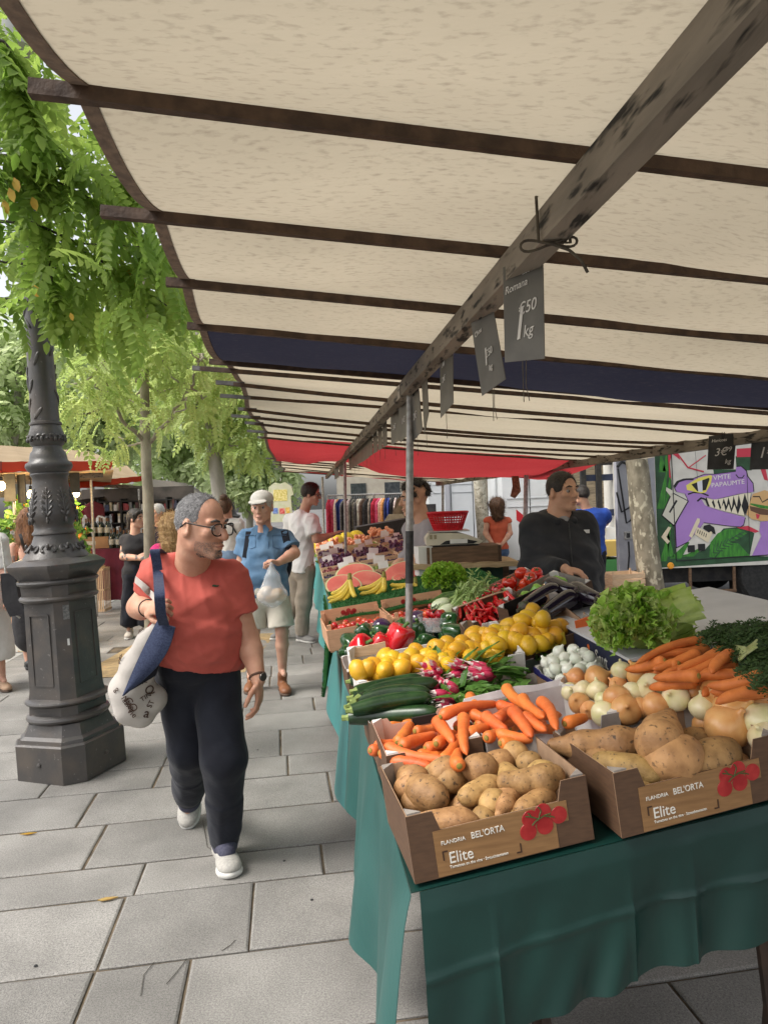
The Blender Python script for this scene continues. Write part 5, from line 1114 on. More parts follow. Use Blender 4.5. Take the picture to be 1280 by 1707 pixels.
fruit={'grape':((.13, .20, .04), .011), 'plum':((.05, .012, .04), .018), 'bean':((.13, .22, .03), .008), 'peach':((.60, .22, .12), .032), 'cherry':((.10, .012, .015), .012), 'berry':((.03, .02, .05), .010), 'kiwi':((.18, .11, .05), .025), 'fig':((.08, .03, .07), .022)}
rowkinds=[('grape', 'cherry'), ('berry', 'grape'), ('cherry', 'berry'), ('plum', 'berry'), ('fig', 'plum'), ('bean', 'plum'), ('plum', 'bean'), ('bean', 'bean'), ('cherry', 'peach'), ('peach', 'cherry')]
words={'grape':'green grapes', 'plum':'dark plums', 'bean':'green beans', 'peach':'pink peaches', 'cherry':'dark cherries', 'berry':'dark berries', 'kiwi':'brown kiwis', 'fig':'purple figs'}
posn=['first', 'second', 'third', 'fourth', 'fifth', 'sixth', 'seventh', 'eighth', 'ninth', 'tenth']
PK={}
for i, kinds in enumerate(rowkinds):
 b0=4.15+i*.52
 for j, kd in enumerate(kinds+(kinds[0], )):
  a0=-.03+j*.40; O_=U(a0, b0, .03+(.03 if j==2 else 0)); ax_=(UX, UY, UZ); wd, dp, ht=.385, .45, .085
  t=thing('wooden_crate', 'shallow wooden crate of %s, %s from the aisle, %s row behind the watermelons'%(words[kd], posn[j], posn[i]), 'crate', O_, 'shallow wooden crates on the long table')
  for nm, c_, s_ in(('base', O_+UX*wd/2+UY*dp/2+UZ*.004, (wd, dp, .006)), ('end_panel', O_+UX*wd/2+UZ*(.008+ht/2), (wd, .008, ht)), ('end_panel', O_+UX*wd/2+UY*dp+UZ*(.008+ht/2), (wd, .008, ht)), ('side_panel', O_+UY*dp/2+UZ*(.008+ht*.4), (.008, dp-.009, ht*.7)), ('side_panel', O_+UX*wd+UY*dp/2+UZ*(.008+ht*.4), (.008, dp-.009, ht*.7))):
   MB().box(c_, s_, UMT).build(nm, m_pale, t, ang=20)
  col, r=fruit[kd]
  mf=mk('fruit_'+kd, col, tuple(min(.9, x*1.9)for x in col), sc=50, rough=.3, spec=.5)
  mb=MB(); n=int(min(260, .62*(wd*dp)/(r*r*2.4)))
  for(x, y, z)in pile(n, r, wd, dp, .03, tries=3):
   c_=O_+UX*x+UY*y+UZ*(z+.015)
   if kd=='bean':d_=(UX+UY*ru(-.5, .5)).normalized()*.05; mb.tube([c_-d_, c_, c_+d_+UZ*ru(-.004, .006)], [.003, .006, .003], 5)
   else:mb.sphere(c_, r, 7, 5)
  o=mb.build({'grape':'grapes', 'plum':'plums', 'bean':'beans', 'peach':'peaches', 'cherry':'cherries', 'berry':'berries', 'kiwi':'kiwis', 'fig':'figs'}[kd], mf, None, O_, ang=80)
  tag(o, '%s in the %s crate from the aisle, %s row behind the watermelons'%(words[kd], posn[j], posn[i]), 'fruit', None, 'stuff')
  if True:
   q=O_+UX*ru(.06, .3)+UY*.01+UZ*(ht+.035); cw=ru(.08, .12)
   cd_=MB().box(q, (cw, .003, cw*.8), UMT@Matrix.Rotation(R(ru(-12, 12)), 3, 'Y')@Matrix.Rotation(R(-18), 3, 'X')).build('price_card', m_card, None, q, ang=20)
   tag(cd_, 'white price card stuck on the %s crate from the aisle in the %s row'%(posn[j], posn[i]), 'price card', 'white price cards on the shallow crates')
m_mel=mk('yellow_melon', (.76, .58, .04), (.70, .50, .03), sc=12, rough=.45, bump=.1, bsc=60)
for(u, v, d, r, lb_)in[(531, 909, 10.8, .15, 'yellow melon nearest the aisle at the far end of the table'), (561, 905, 10.9, .15, 'yellow melon below the pointing hand'), (577, 902, 11.0, .16, 'yellow melon just right of the second pole'), (594, 898, 11.1, .15, 'yellow melon rightmost of the row at the far end'), (550, 899, 11.6, .12, 'yellow melon half hidden behind the others')]:
 tag(MB().sphere(W(u, v, d), (r*.92, r, r*.9), 16, 10).build('melon', m_mel, None, W(u, v, d)), lb_, 'melon')
bx=W(640, 888, 11.6); mb=MB(); mb.box(bx, (.9, .5, .35), UMT); tag(mb.build('crate', m_blackcard, None, bx, ang=20), 'black plastic crate behind the yellow melons', 'crate')
def Bx(name, label, cat, u, v, d, s, mat, rot=0.0, group=None):
 c=W(u, v, d); return tag(MB().box(c, s, Matrix.Rotation(R(rot), 3, 'Z')).build(name, mat, None, c, ang=20), label, cat, group)
wd_=5.0
m_oldwood=mk('old_brown_wood', (.16, .095, .055), (.10, .06, .035), sc=8, st=(1, 6, 6), rough=.75, bump=.15)
pl=W(772, 938, wd_); t=thing('plank_table', 'rough plank table carrying the weighing scale and wooden box', 'table', (pl.x, pl.y, 0))
MB().slab(lambda u, v:pl+Vector((-.36+.72*u, -.2+.42*v, -.02+.004*math.sin(30*u))), 14, 4, (0, 0, 1), .035).build('plank', mk('plank', (.50, .37, .22), (.38, .27, .15), sc=9, st=(1, 7, 7), rough=.8), t)
for dx in(-.3, .3):MB().bar(pl+Vector((dx, .05, -.0205)), Vector((pl.x+dx, pl.y+.05, 0)), .05, .05).build('leg', m_oldwood, t)
bxw=pl+Vector((-.01, .0, .0155)); t=thing('wooden_box', 'dark stained wooden box under the weighing scale', 'box', bxw)
MB().box(bxw+Vector((0, 0, .055)), (.50, .3, .11)).build('body', m_oldwood, t, ang=20); MB().box(bxw+Vector((.245, -.155, .055)), (.02, .02, .112)).build('corner_strip', m_raft, t, ang=20); MB().box(bxw+Vector((-.245, -.155, .055)), (.02, .02, .112)).build('corner_strip', m_oldwood, t, ang=20)
sc0=bxw+Vector((-.06, 0, .111)); t=thing('weighing_scale', 'cream weighing scale with a sloping keyboard, under the red basket', 'scale', sc0)
m_crm=mk('cream_plastic', (.60, .55, .44), (.54, .50, .40), sc=8, rough=.4)
MB().prism([(-.19, .012), (.17, .012), (.20, .03), (.14, .058), (.05, .088), (-.02, .094), (-.17, .094), (-.195, .06)], sc0, (1, 0, 0), (0, 0, 1), (0, 1, 0), -.13, .13).build('housing', m_crm, t, ang=30)
MB().box(sc0+Vector((0, 0, .006)), (.33, .22, .012)).build('foot', m_black, t, ang=20); MB().box(sc0+Vector((.03, -.132, .035)), (.12, .004, .03)).build('label', m_card, t, ang=20)
MB().prism([(-.1, .015), (.13, .015), (.16, .03), (.06, .052), (-.06, .04)], sc0, (1, 0, 0), (0, 0, 1), (0, 1, 0), -.1335, -.131).build('dark_trim', m_black, t, ang=20)
for dx in(-.16, -.13):MB().box(sc0+Vector((dx, -.132, .07)), (.018, .004, .03)).build('display', mk('lcd', (.30, .24, .15), rough=.3), t, ang=20)
MB().box(sc0+Vector((-.03, 0, .104)), (.28, .24, .008)).build('weighing_plate', mk('plate_steel', (.5, .49, .46), rough=.35, metal=.7), t, ang=20); MB().box(sc0+Vector((-.03, 0, .097)), (.12, .12, .008)).build('plate_stem', m_black, t, ang=20)
bk=sc0+Vector((-.03, 0, .109)); t=thing('basket', 'red plastic basket standing on the weighing scale', 'basket', bk); m_rp=mk('red_plastic', (.62, .012, .022), (.56, .01, .02), sc=8, rough=.3, transl=.15)
def bkp(a, z):
 s_=.095+.045*z/.125; c, s=math.cos(a), math.sin(a); e=3.0; r=(abs(c)**e+abs(s)**e)**(-1/e); return bk+Vector((r*c*s_*1.02, r*s*s_*.8, z))
mb=MB();
for z, r in((.004, .006), (.045, .003), (.062, .003), (.08, .003), (.097, .003)):mb.tube([bkp(2*PI*k/40, z)for k in range(41)], r, 5, False)
mb.tube([bkp(2*PI*k/40, .125)for k in range(41)], .0075, 6, False)
for k in range(44):a=2*PI*k/44; mb.tube([bkp(a, .004), bkp(a, .125)], .0042 if k%2 else.003, 5, False)
mb.add([bkp(2*PI*k/40, .003)for k in range(40)], [tuple(range(40))]); mb.build('weave', m_rp, t, ang=60)
MB().slab(lambda u, v:bkp(2*PI*u, .003+.045*v), 40, 2, (0, 0, 1), .0005).build('solid_foot', m_rp, t); MB().slab(lambda u, v:bkp(2*PI*u, .105+.02*v), 40, 2, (0, 0, 1), .0005).build('rim', m_rp, t)
Bx('plastic_crate', 'dark green stacked plastic crates under the plank table', 'crate', 798, 968, 5.1, (.30, .3, .32), mk('dark_green_plastic', (.012, .04, .028), (.02, .05, .035), sc=30, rough=.5))
gh=W(790, 985, 4.6); hg=SDF(.012).el(gh, (.13, .2, .055), None, .0); tag(hg.build('grass_mat', m_turf, None, gh), 'folded green artificial grass mat beside the curly lettuce', 'grass mat')
Bx('paper_bag_stack', 'stack of white paper bags beside the near pole', 'paper bags', 706, 935, 4.9, (.10, .12, .20), m_card, 12)
m_rail=m_steel
r0, r1=W(546, 826, 14.2), W(700, 822, 14.2); t=thing('clothes_rail', 'chrome clothes rail across the far end of the aisle', 'clothes rail', Vector(((r0.x+r1.x)/2, r0.y, 0)), 'clothes rails')
MB().tube([r0, r1], .018, 8).build('rail', m_rail, t)
for p in(r0, r1, (r0+r1)/2):MB().tube([p, Vector((p.x, p.y, 0))], .018, 8).build('upright', m_rail, t)
cols=[('red', (.40, .02, .04)), ('crimson', (.30, .01, .03)), ('pink', (.55, .08, .16)), ('white and orange printed', (.55, .40, .32)), ('orange', (.6, .25, .08)), ('navy', (.015, .025, .10)), ('royal blue', (.03, .05, .22)), ('grey', (.18, .17, .16)), ('black', (.012, .012, .013)), ('pale pink', (.55, .42, .38)), ('black', (.015, .015, .016)), ('olive grey', (.16, .15, .12)), ('dark grey', (.07, .065, .06)), ('beige', (.42, .37, .29)), ('cream', (.55, .50, .42)), ('brown', (.10, .06, .04)), ('dark brown', (.05, .032, .022)), ('charcoal', (.03, .03, .03)), ('taupe', (.26, .21, .17)), ('black', (.014, .014, .015))]
def garment(c, w_, L, mat, label, seed, group, rot=.6):
 t=thing('garment', label, 'clothes', c, group); ca, sa=math.cos(rot), math.sin(rot); ex=Vector((ca, sa, 0)); ey=Vector((-sa, ca, 0)); g=np.random.default_rng(seed); p1, p2=g.uniform(0, 6), g.uniform(0, 6)
 mb=MB(); pr=[]
 rows=9; n=18;
 for j in range(rows+1):
  v=j/rows; hw=w_*(.18+.82*min(1, v*7)**.6)*(1+.1*v)*.5; th=.045*(.5+.5*min(1, v*5))
  for k in range(n):
   a=2*PI*k/n; fold=1+.16*v*math.sin(5*a+p1)+.1*v*math.sin(9*a+p2)
   mb.v.append(c+ex*(hw*math.cos(a))+ey*(th*math.sin(a)*fold)+Vector((0, 0, -.06-(L-.06)*v-.012*math.sin(3*a+p2)*v)))
 for j in range(rows):
  for k in range(n):mb.f.append((j*n+(k+1)%n, j*n+k, (j+1)*n+k, (j+1)*n+(k+1)%n)); mb.m.append(0)
 mb.f.append(tuple(range(n))); mb.m.append(0); mb.f.append(tuple(rows*n+k for k in range(n-1, -1, -1))); mb.m.append(0)
 mb.build('cloth', mat, t, ang=60); MB().tube([c+Vector((0, 0, .02)), c+Vector((.012, 0, .0)), c-Vector((0, 0, .03)), c-Vector((0, 0, .06))], .004, 5).build('hanger', m_steel, t)
n=len(cols)
for i, (nm, c)in enumerate(cols*2):
 f=(i+.5)/(2*n); p=r0+(r1-r0)*f-Vector((0, 0, .02)); m_=mk('garment_'+nm.replace(' ', '_'), c, tuple(min(.8, x*1.6+.01)for x in c), sc=22 if 'print' not in nm else 45, rough=.85, lo=.45, hi=.55)
 garment(p, ru(.32, .46), ru(.75, 1.1), m_, '%s garment hanging on the far clothes rail, %s'%(nm, 'in its left half' if f<.5 else 'in its right half'), i, 'garments on the far rail', ru(.9, 1.5))
Bx('dark_sheet', 'plain dark sheet behind the far clothes rail', 'backdrop', 640, 905, 15.3, (2.3, .04, 1.6), mk('dark_backing', (.03, .028, .03), (.05, .045, .045), sc=8, rough=.9))  # plain dark sheet filling the dark area below the garments
hp=W(668, 872, 12.6); hpS=SDF(.03)
for k in range(9):hpS.el(hp+Vector((ru(-.35, .35), ru(-.1, .1), ru(-.5, .2)-abs(k-4)*.03)), (ru(.12, .22), .12, ru(.15, .3)), None, .06)
tag(hpS.build('coat_heap', mk('coat_cloth', (.20, .15, .10), (.10, .07, .05), sc=5, rough=.9), None, hp, ridge(5, 9, .05, (1, 1, .4))), 'heap of brown and cream coats hung behind the grey hooded seller', 'coats')
bgp=W(660, 882, 12.2); t=thing('beach_bag', 'cream cloth bag with red triangles and a black striped hem, left of the near pole', 'bag', bgp)
MB().prism([(-.30, -.14), (.30, -.14), (.26, .05), (.12, .26), (-.12, .26), (-.26, .05)], bgp, (1, 0, 0), (0, 0, 1), (0, -1, 0), 0, .10).build('body', mk('bag_cream', (.50, .43, .33), (.42, .36, .27), sc=12, rough=.9), t, ang=30)
for sx in(-1, 1):MB().prism([(sx*.05, .08), (sx*.24, .10), (sx*.20, .02)], bgp+Vector((0, -.101, 0)), (1, 0, 0), (0, 0, 1), (0, -1, 0), 0, .004).build('red_triangle', mk('bag_red', (.45, .03, .03), rough=.8), t)
MB().lathe([(.001, .004), (.07, .004), (.08, 0)], 16, bgp+Vector((0, -.101, -.03)), Matrix(((1, 0, 0), (0, 0, -1), (0, 1.4, 0)))).build('round_motif', mk('bag_motif', (.45, .06, .08), (.05, .02, .02), sc=30, rough=.8), t)
sb=MB()
for k in range(18):sb.box(bgp+Vector((-.29+.034*k, -.103, -.2)), (.014, .006, .12))
sb.build('striped_hem', m_black, t, ang=20); MB().box(bgp+Vector((0, -.05, -.2)), (.6, .09, .12)).build('hem', mk('bag_hem', (.62, .60, .56), rough=.8), t, ang=20)
hs_=W(467, 802, 12.5)
t=thing('hanging_shirt', 'pale shirt with a yellow and blue print on a hanger, right of the white cap', 'shirt', hs_)
MB().prism([(-.09, -.02), (-.20, -.10), (-.22, -.26), (-.17, -.27), (-.19, -.72), (.20, -.72), (.18, -.27), (.23, -.25), (.2, -.1), (.09, -.02), (0, -.05)], hs_, (1, 0, 0), (0, 0, 1), (0, -1, 0), -.02, .03).build('cloth', mk('shirt_pale', (.66, .66, .52), (.58, .62, .40), sc=10, rough=.85), t, ang=30)
for(x, z, w_, h_, c, nm)in((-.10, -.52, .09, .1, (.05, .15, .5), 'blue'), (.02, -.53, .09, .1, (.6, .05, .04), 'red'), (.12, -.52, .07, .1, (.7, .4, .02), 'orange'), (0, -.25, .24, .2, (.62, .52, .12), 'yellow')):MB().box(hs_+Vector((x, -.032, z)), (w_, .004, h_)).build('print_patch', mk('print_'+nm, c, tuple(min(.9, q+.25)for q in c), sc=30, rough=.8), t, ang=20)
MB().tube([hs_+Vector((0, 0, .06)), hs_+Vector((.015, 0, .03)), hs_+Vector((0, 0, 0))], .006, 5).build('hanger', m_card, t)
m_van=mk('van_white', (.66, .68, .70), (.60, .62, .64), sc=3, rough=.35, spec=.5, coat=.2); m_tyre=mk('tyre_rubber', (.018, .018, .018), (.03, .03, .03), sc=30, rough=.9); m_glass=mk('dark_glass', (.03, .035, .04), (.06, .065, .07), sc=4, rough=.08, spec=.6); m_under=mk('chassis_black', (.014, .014, .015), (.03, .028, .026), sc=12, rough=.8)
def wheel(par, c, r, w_, ax=(0, 1, 0)):
 M_=Matrix(frame(ax)).transposed(); wh=MB().lathe([(r*.55, -w_/2), (r*.92, -w_/2), (r, -w_*.3), (r, w_*.3), (r*.92, w_/2), (r*.55, w_/2)], 28, c, M_).build('wheel', m_tyre, par, ang=40); MB().lathe([(.001, -w_*.3), (r*.2, -w_*.42), (r*.55, -w_*.36), (r*.56, w_*.36), (r*.2, w_*.3), (.001, w_*.3)], 20, c, M_).build('rim', m_steel, wh, ang=40)
ly=9.3
c0=W(1097, 948, ly); lz=c0.z; lx=c0.x
lt_=thing('box_lorry', 'box lorry painted with a purple dinosaur mural, parked on the right', 'lorry', (lx+2.5, ly+1.1, 0))
mg=mk('mural_white', (.62, .60, .55), (.55, .53, .49), sc=7, rough=.5); XR, ZR_=Vector((1, 0, 0)), Vector((0, 0, 1)); NY=Vector((0, -1, 0))
bw, bh, bd=5.2, 2.1, 2.2
bodyp=MB().box((lx+bw/2, ly+bd/2, lz+bh/2+.0), (bw, bd, bh)).build('cargo_box', mg, lt_, ang=20)
MB().box((lx+bw/2, ly+bd/2, lz-.11), (bw-.1, bd-.3, .2)).build('chassis', m_under, lt_, ang=20)
for(x, y)in((1.5, .16), (1.5, bd-.28), (4.7, .25), (4.7, bd-.25)):wheel(lt_, Vector((lx+x, ly+y, .43)), .43, .28)
MB().prism([(1.1, -.02), (1.12, -.40), (1.15, -.46), (1.22, -.30), (1.3, -.05)], (lx, ly+.1, lz), XR, ZR_, NY, -.3, .04).build('mudguard', m_under, lt_, ang=20)
for x in(.42, 1.0):MB().bar((lx+x, ly+.02, lz-.01), (lx+x, ly+.02, lz-.31), .03, .03).build('guard_post', m_oldwood, lt_)
MB().bar((lx+.40, ly+.02, lz-.325), (lx+1.02, ly+.02, lz-.325), .035, .035).build('guard_rail', m_oldwood, lt_)
MB().box((lx+.06+bw, ly+bd/2, 1.1), (1.5, bd-.1, 1.9)).build('cab', m_van, lt_, ang=20)
MB().lathe([(.001, .02), (.035, .02), (.045, 0)], 16, W(1117, 943, ly)+NY*.004, Matrix((XR, ZR_, NY)).transposed()).build('orange_lamp', mk('amber_lens', (.75, .32, .03), rough=.3), lt_)
def mp(poly, mat, nm, t0=.002, t1=.004):
 """mural shape from photo-measured outline, laid on the lorry side"""
 pts=[WP(u, v, (0, ly, 0), (0, 1, 0))for(u, v)in poly]; o=Vector((lx, ly, lz)); return MB().prism([(p.x-lx, p.z-lz)for p in pts], o, XR, ZR_, NY, t0, t1).build(nm, mat, bodyp, smooth=False)
def Z3(pts):return[(1080+x/6.4, 720+y/6.4)for x, y in pts]
c_pur=mk('mural_purple', (.36, .20, .52), (.33, .18, .48), sc=5, rough=.5); c_blk=mk('mural_black', (.012, .012, .014), rough=.5); c_grn=mk('mural_green', (.03, .15, .025), (.055, .25, .03), sc=8, st=(4, 1, 1), rough=.5); c_grd=mk('mural_dark_green', (.02, .06, .025), (.03, .09, .04), sc=9, rough=.5); c_yel=mk('mural_yellow', (.70, .62, .12), rough=.5); c_crm=mk('mural_cream', (.66, .58, .42), rough=.5); c_red=mk('mural_red', (.52, .04, .07), rough=.5); c_bun=mk('mural_bun', (.58, .36, .16), rough=.5); c_brn=mk('mural_meat', (.12, .06, .035), rough=.5); c_tooth=mk('mural_tooth', (.70, .64, .50), rough=.5)
def fatline(pts, w_, mat, nm, t1=.008, t0=.006):
 P_=[WP(u, v, (0, ly, 0), (0, 1, 0))+NY*(t0+t1)/2 for(u, v)in Z3(pts)]; mb=MB(); mb.tube(P_, w_, 4); mb.v=[Vector((p.x, ly-t0-(t1-t0)*(1 if p.y<ly-(t0+t1)/2 else 0), p.z))for p in mb.v]; mb.build(nm, mat, bodyp, smooth=False)
mp(Z3([(105, 1440), (65, 220), (215, 190), (250, 560), (290, 1330), (600, 1260), (800, 1030), (1010, 1010), (1130, 1080), (1080, 1320), (1300, 1330), (1300, 1370), (110, 1450)]), c_grd, 'painted_jungle', .001, .002)
for(x0, y0, x1, y1, w_)in[(130, 820, 190, 430, 40), (160, 1380, 240, 960, 36), (200, 820, 230, 460, 30), (290, 1350, 420, 1180, 60), (420, 1330, 560, 1240, 60), (240, 1330, 200, 1050, 34), (150, 430, 130, 240, 40), (180, 420, 190, 230, 30)]:
 mp(Z3([(x0-w_, y0), (x0+w_, y0), (x1+w_*.3, y1), (x1, y1-10)]), c_grn, 'painted_leaf', .002, .003)
lf=[(650, 1330), (660, 1180), (740, 1080), (840, 1035), (960, 1035), (1050, 1080), (980, 1130), (870, 1180), (760, 1270), (700, 1340)]
mp(Z3(lf), c_grn, 'painted_leaf', .003, .004)
mp(Z3([(860, 1180), (960, 1190), (1080, 1320), (720, 1340), (780, 1260)]), c_grn, 'painted_leaf', .0028, .0034)
for k in range(9):fatline([(690+34*k, 1290-26*k), (700+40*k, 1200-16*k)], .006, c_grd, 'leaf_vein', .006, .004); fatline([(690+34*k, 1290-26*k), (760+34*k, 1290-22*k)], .006, c_grd, 'leaf_vein', .006, .004)
head=[(275, 580), (310, 530), (380, 505), (480, 500), (600, 455), (700, 455), (930, 425), (935, 375), (985, 370), (1040, 420), (1055, 480), (1110, 550), (1118, 640), (960, 660), (800, 715), (700, 720), (620, 700), (560, 710), (600, 780), (640, 800), (800, 850), (1030, 910), (1010, 990), (980, 1010), (850, 1000), (590, 965), (560, 1010), (420, 1170), (300, 1230), (290, 990), (420, 720), (390, 660), (300, 640)]
mp(Z3([(x+(x-690)*.022, y+(y-740)*.03)for x, y in head]), c_blk, 'dinosaur_outline', .004, .005); mp(Z3(head), c_pur, 'dinosaur_head', .005, .006)
mp(Z3([(610, 700), (700, 722), (960, 662), (1095, 645), (1090, 740), (1025, 900), (820, 850), (650, 800)]), c_blk, 'dinosaur_mouth', .006, .007)
up=[(620, 705, 690, 722, 650, 790), (690, 722, 745, 715, 715, 800), (745, 715, 800, 705, 775, 810), (800, 705, 850, 693, 830, 790), (850, 693, 905, 680, 885, 815), (905, 680, 960, 668, 940, 800), (960, 668, 1025, 655, 990, 790), (1025, 655, 1092, 650, 1070, 800)]
for a in up:mp(Z3([(a[0], a[1]), (a[2], a[3]), (a[4], a[5])]), c_tooth, 'tooth', .007, .008)
dn=[(650, 800, 700, 815, 668, 740), (700, 815, 760, 832, 735, 750), (760, 832, 820, 848, 800, 760), (820, 848, 880, 862, 855, 770), (880, 862, 950, 880, 915, 775), (950, 880, 1025, 898, 985, 780)]
for a in dn:mp(Z3([(a[0], a[1]), (a[2], a[3]), (a[4], a[5])]), c_tooth, 'tooth', .0085, .0095)
mp(Z3([(410, 620), (400, 570), (530, 490), (660, 460), (680, 470), (660, 560), (610, 645), (560, 655), (500, 640)]), c_yel, 'sunglasses_frame', .0075, .0085); mp(Z3([(455, 560), (640, 490), (650, 500), (610, 620), (520, 635)]), c_blk, 'sunglasses_lens', .009, .010); mp(Z3([(515, 535), (570, 515), (575, 640), (530, 640)]), mk('lens_shine', (.6, .6, .66), rough=.4), 'lens_shine', .0102, .0108)
fatline([(280, 590), (320, 530), (400, 505), (480, 505)], .012, c_blk, 'outline_stroke'); fatline([(420, 665), (480, 645), (560, 650), (640, 680)], .010, c_blk, 'outline_stroke'); fatline([(520, 740), (560, 705), (610, 720), (640, 795)], .012, c_blk, 'outline_stroke'); fatline([(930, 455), (960, 490), (1000, 490), (1020, 460)], .007, c_blk, 'nostril_stroke')
mp(Z3([(245, 640), (430, 735), (300, 960), (270, 1010), (135, 890)]), c_blk, 'revolver_outline', .0075, .0082); mp(Z3([(252, 655), (415, 738), (295, 945), (268, 990), (148, 888)]), mk('mural_bone', (.56, .54, .46), rough=.5), 'revolver_block', .0085, .0095); mp(Z3([(190, 590), (280, 640), (235, 690), (185, 625)]), mk('mural_bone2', (.60, .58, .50), rough=.5), 'revolver_hammer', .0085, .0095)
mp(Z3([(290, 725), (310, 735), (230, 865), (215, 855)]), c_blk, 'revolver_slot', .0098, .0104); mp(Z3([(210, 1010), (240, 1020), (190, 1120), (225, 1170), (200, 1195), (135, 1120)]), c_crm, 'bent_grip', .0085, .0095)
mp(Z3([(520, 920), (545, 925), (545, 960), (460, 1130), (430, 1110), (500, 960)]), c_crm, 'lever', .0085, .0095); mp(Z3([(520, 1015), (640, 1075), (665, 1060), (680, 1075), (635, 1180), (605, 1165), (490, 1090)]), c_crm, 'muzzle', .0086, .0092)
mp(Z3([(590, 1000), (650, 985), (700, 1020), (715, 1090), (660, 1080), (640, 1070), (580, 1030)]), c_blk, 'dark_arc', .0072, .0078)
for x in range(5):fatline([(528+22*x, 1040+11*x), (520+22*x, 1080+11*x)], .005, c_blk, 'muzzle_mark', .011, .0095)
bun=[(1040, 880), (1075, 760), (1110, 660), (1180, 640), (1235, 620), (1320, 650), (1320, 950), (1200, 950), (1100, 930)]
mp(Z3(bun), c_bun, 'burger_bun', .0105, .0115); mp(Z3([(1085, 760), (1320, 800), (1320, 830), (1180, 810), (1080, 775)]), c_grn, 'burger_salad', .0116, .0122); mp(Z3([(1075, 790), (1300, 835), (1280, 890), (1180, 880), (1085, 840)]), c_brn, 'burger_meat', .0116, .0120); mp(Z3([(1140, 870), (1185, 885), (1170, 925), (1150, 925)]), c_red, 'ketchup', .0122, .0128)
fatline([(1110, 690), (1180, 690), (1210, 750), (1300, 700)], .008, c_blk, 'bun_stroke', .0135, .012)
mp(Z3([(1100, 1320), (1200, 1110), (1180, 1060), (1190, 960), (1330, 940), (1330, 1320)]), c_pur, 'dinosaur_hand', .009, .010); mp(Z3([(940, 1020), (1060, 1000), (1180, 1060), (1140, 1075)]), c_red, 'red_band', .004, .005)
mp(Z3([(690, 400), (940, 400), (930, 430), (700, 458)]), c_grd, 'painted_strip', .002, .003); mp(Z3([(930, 260), (1100, 260), (1100, 410), (940, 410)]), c_grd, 'painted_strip', .002, .003); mp(Z3([(940, 180), (1100, 170), (1100, 265), (940, 270)]), c_red, 'red_band', .0032, .004)
mp(Z3([(205, 190), (300, 180), (310, 230), (340, 300), (250, 230), (225, 330), (240, 500), (222, 480)]), c_red, 'red_splash', .0032, .004); fatline([(300, 220), (420, 380), (590, 425)], .010, c_red, 'red_stroke'); fatline([(430, 380), (610, 250)], .007, c_red, 'red_stroke'); mp(Z3([(1195, 400), (1250, 400), (1275, 520), (1235, 510)]), c_red, 'red_band', .0032, .004)
fatline([(240, 200), (295, 1370)], .006, c_blk, 'panel_seam', .0125, .0115); fatline([(295, 1375), (1310, 1310)], .006, c_blk, 'panel_seam', .0125, .0115); fatline([(1045, 420), (1080, 1300)], .003, c_blk, 'panel_seam', .0125, .0115); fatline([(490, 140), (520, 500)], .002, c_blk, 'panel_seam', .0125, .0115)
wp_=WP(*Z3([(690, 540)])[0], (0, ly, 0), (0, 1, 0)); text_mesh('VMTE', .085, m_ink, wp_+NY*.0075+Vector((0, 0, .03)), XR+Vector((0, 0, .08)), ZR_, bodyp, sx=1.1); text_mesh('PAPAUMTE', .085, m_ink, wp_+NY*.0075-Vector((.03, 0, .065)), XR+Vector((0, 0, .08)), ZR_, bodyp, sx=1.05)
for(x, y, r)in((455, 1245, .05), (565, 1230, .06)):MB().box(WP(*Z3([(x, y)])[0], (0, ly, 0), (0, 1, 0))+NY*.006, (.09, .012, .09)).build('latch', c_blk, bodyp, ang=20)
D0, D1=W(1026, 760, 9.0), W(1090, 757, 9.25); dx_=(D1-D0); dx_.z=0; dl=dx_.length; dx_.normalize(); dn_=Vector((dx_.y, -dx_.x, 0)); zb=W(1032, 957, 9.0).z; zt_=lz+bh
m_door=mk('door_grey', (.34, .34, .37), (.28, .28, .31), sc=5, rough=.55)
dr_=MB().prism([(0, zb), (dl, zb+.08), (dl, zt_), (0, zt_)], Vector((D0.x, D0.y, 0)), dx_, ZR_, dn_, -.05, 0).build('rear_door', m_door, lt_, ang=20)
def Zd(x, y):return 980+x/4.267, 680+y/4.267
def scrawl(pts, w_):
 P_=[WP(*Zd(*p), D0, dn_)+dn_*.004 for p in pts]; MB().tube(P_, w_, 5).build('graffiti_stroke', c_blk, dr_)
scrawl([(205, 420), (235, 385), (265, 390), (288, 430), (310, 395), (340, 375)], .02); scrawl([(210, 430), (240, 620), (270, 820), (300, 800), (360, 690)], .012); scrawl([(200, 600), (235, 740), (290, 710), (340, 620), (370, 600)], .012); scrawl([(290, 590), (310, 720), (350, 870)], .010); scrawl([(285, 950), (290, 1050), (282, 1150)], .012); scrawl([(365, 940), (380, 1040), (370, 1110), (395, 1105)], .012); scrawl([(360, 790), (380, 800), (370, 850), (385, 880)], .012)
lk=WP(*Zd(300, 905), D0, dn_); MB().box(lk+dn_*.008, (.20, .10, .016), Matrix((dx_, ZR_, dn_)).transposed()).build('latch_plate', m_steel, dr_, ang=20); MB().box(lk+dn_*.018-dx_*.05, (.05, .06, .006), Matrix((dx_, ZR_, dn_)).transposed()).build('latch_handle', m_black, dr_, ang=20)
b0=W(1000, 960, 11.0); t=thing('open_lorry', 'dark framed open load bay with wooden boards behind the blue shirted man', 'lorry', (b0.x, b0.y, 0))
zz0, zz1=W(1000, 880, 11).z, 3.0; xl, xr=W(973, 850, 11).x, W(1090, 850, 11).x; m_blu=mk('blue_steel', (.02, .03, .07), rough=.5)
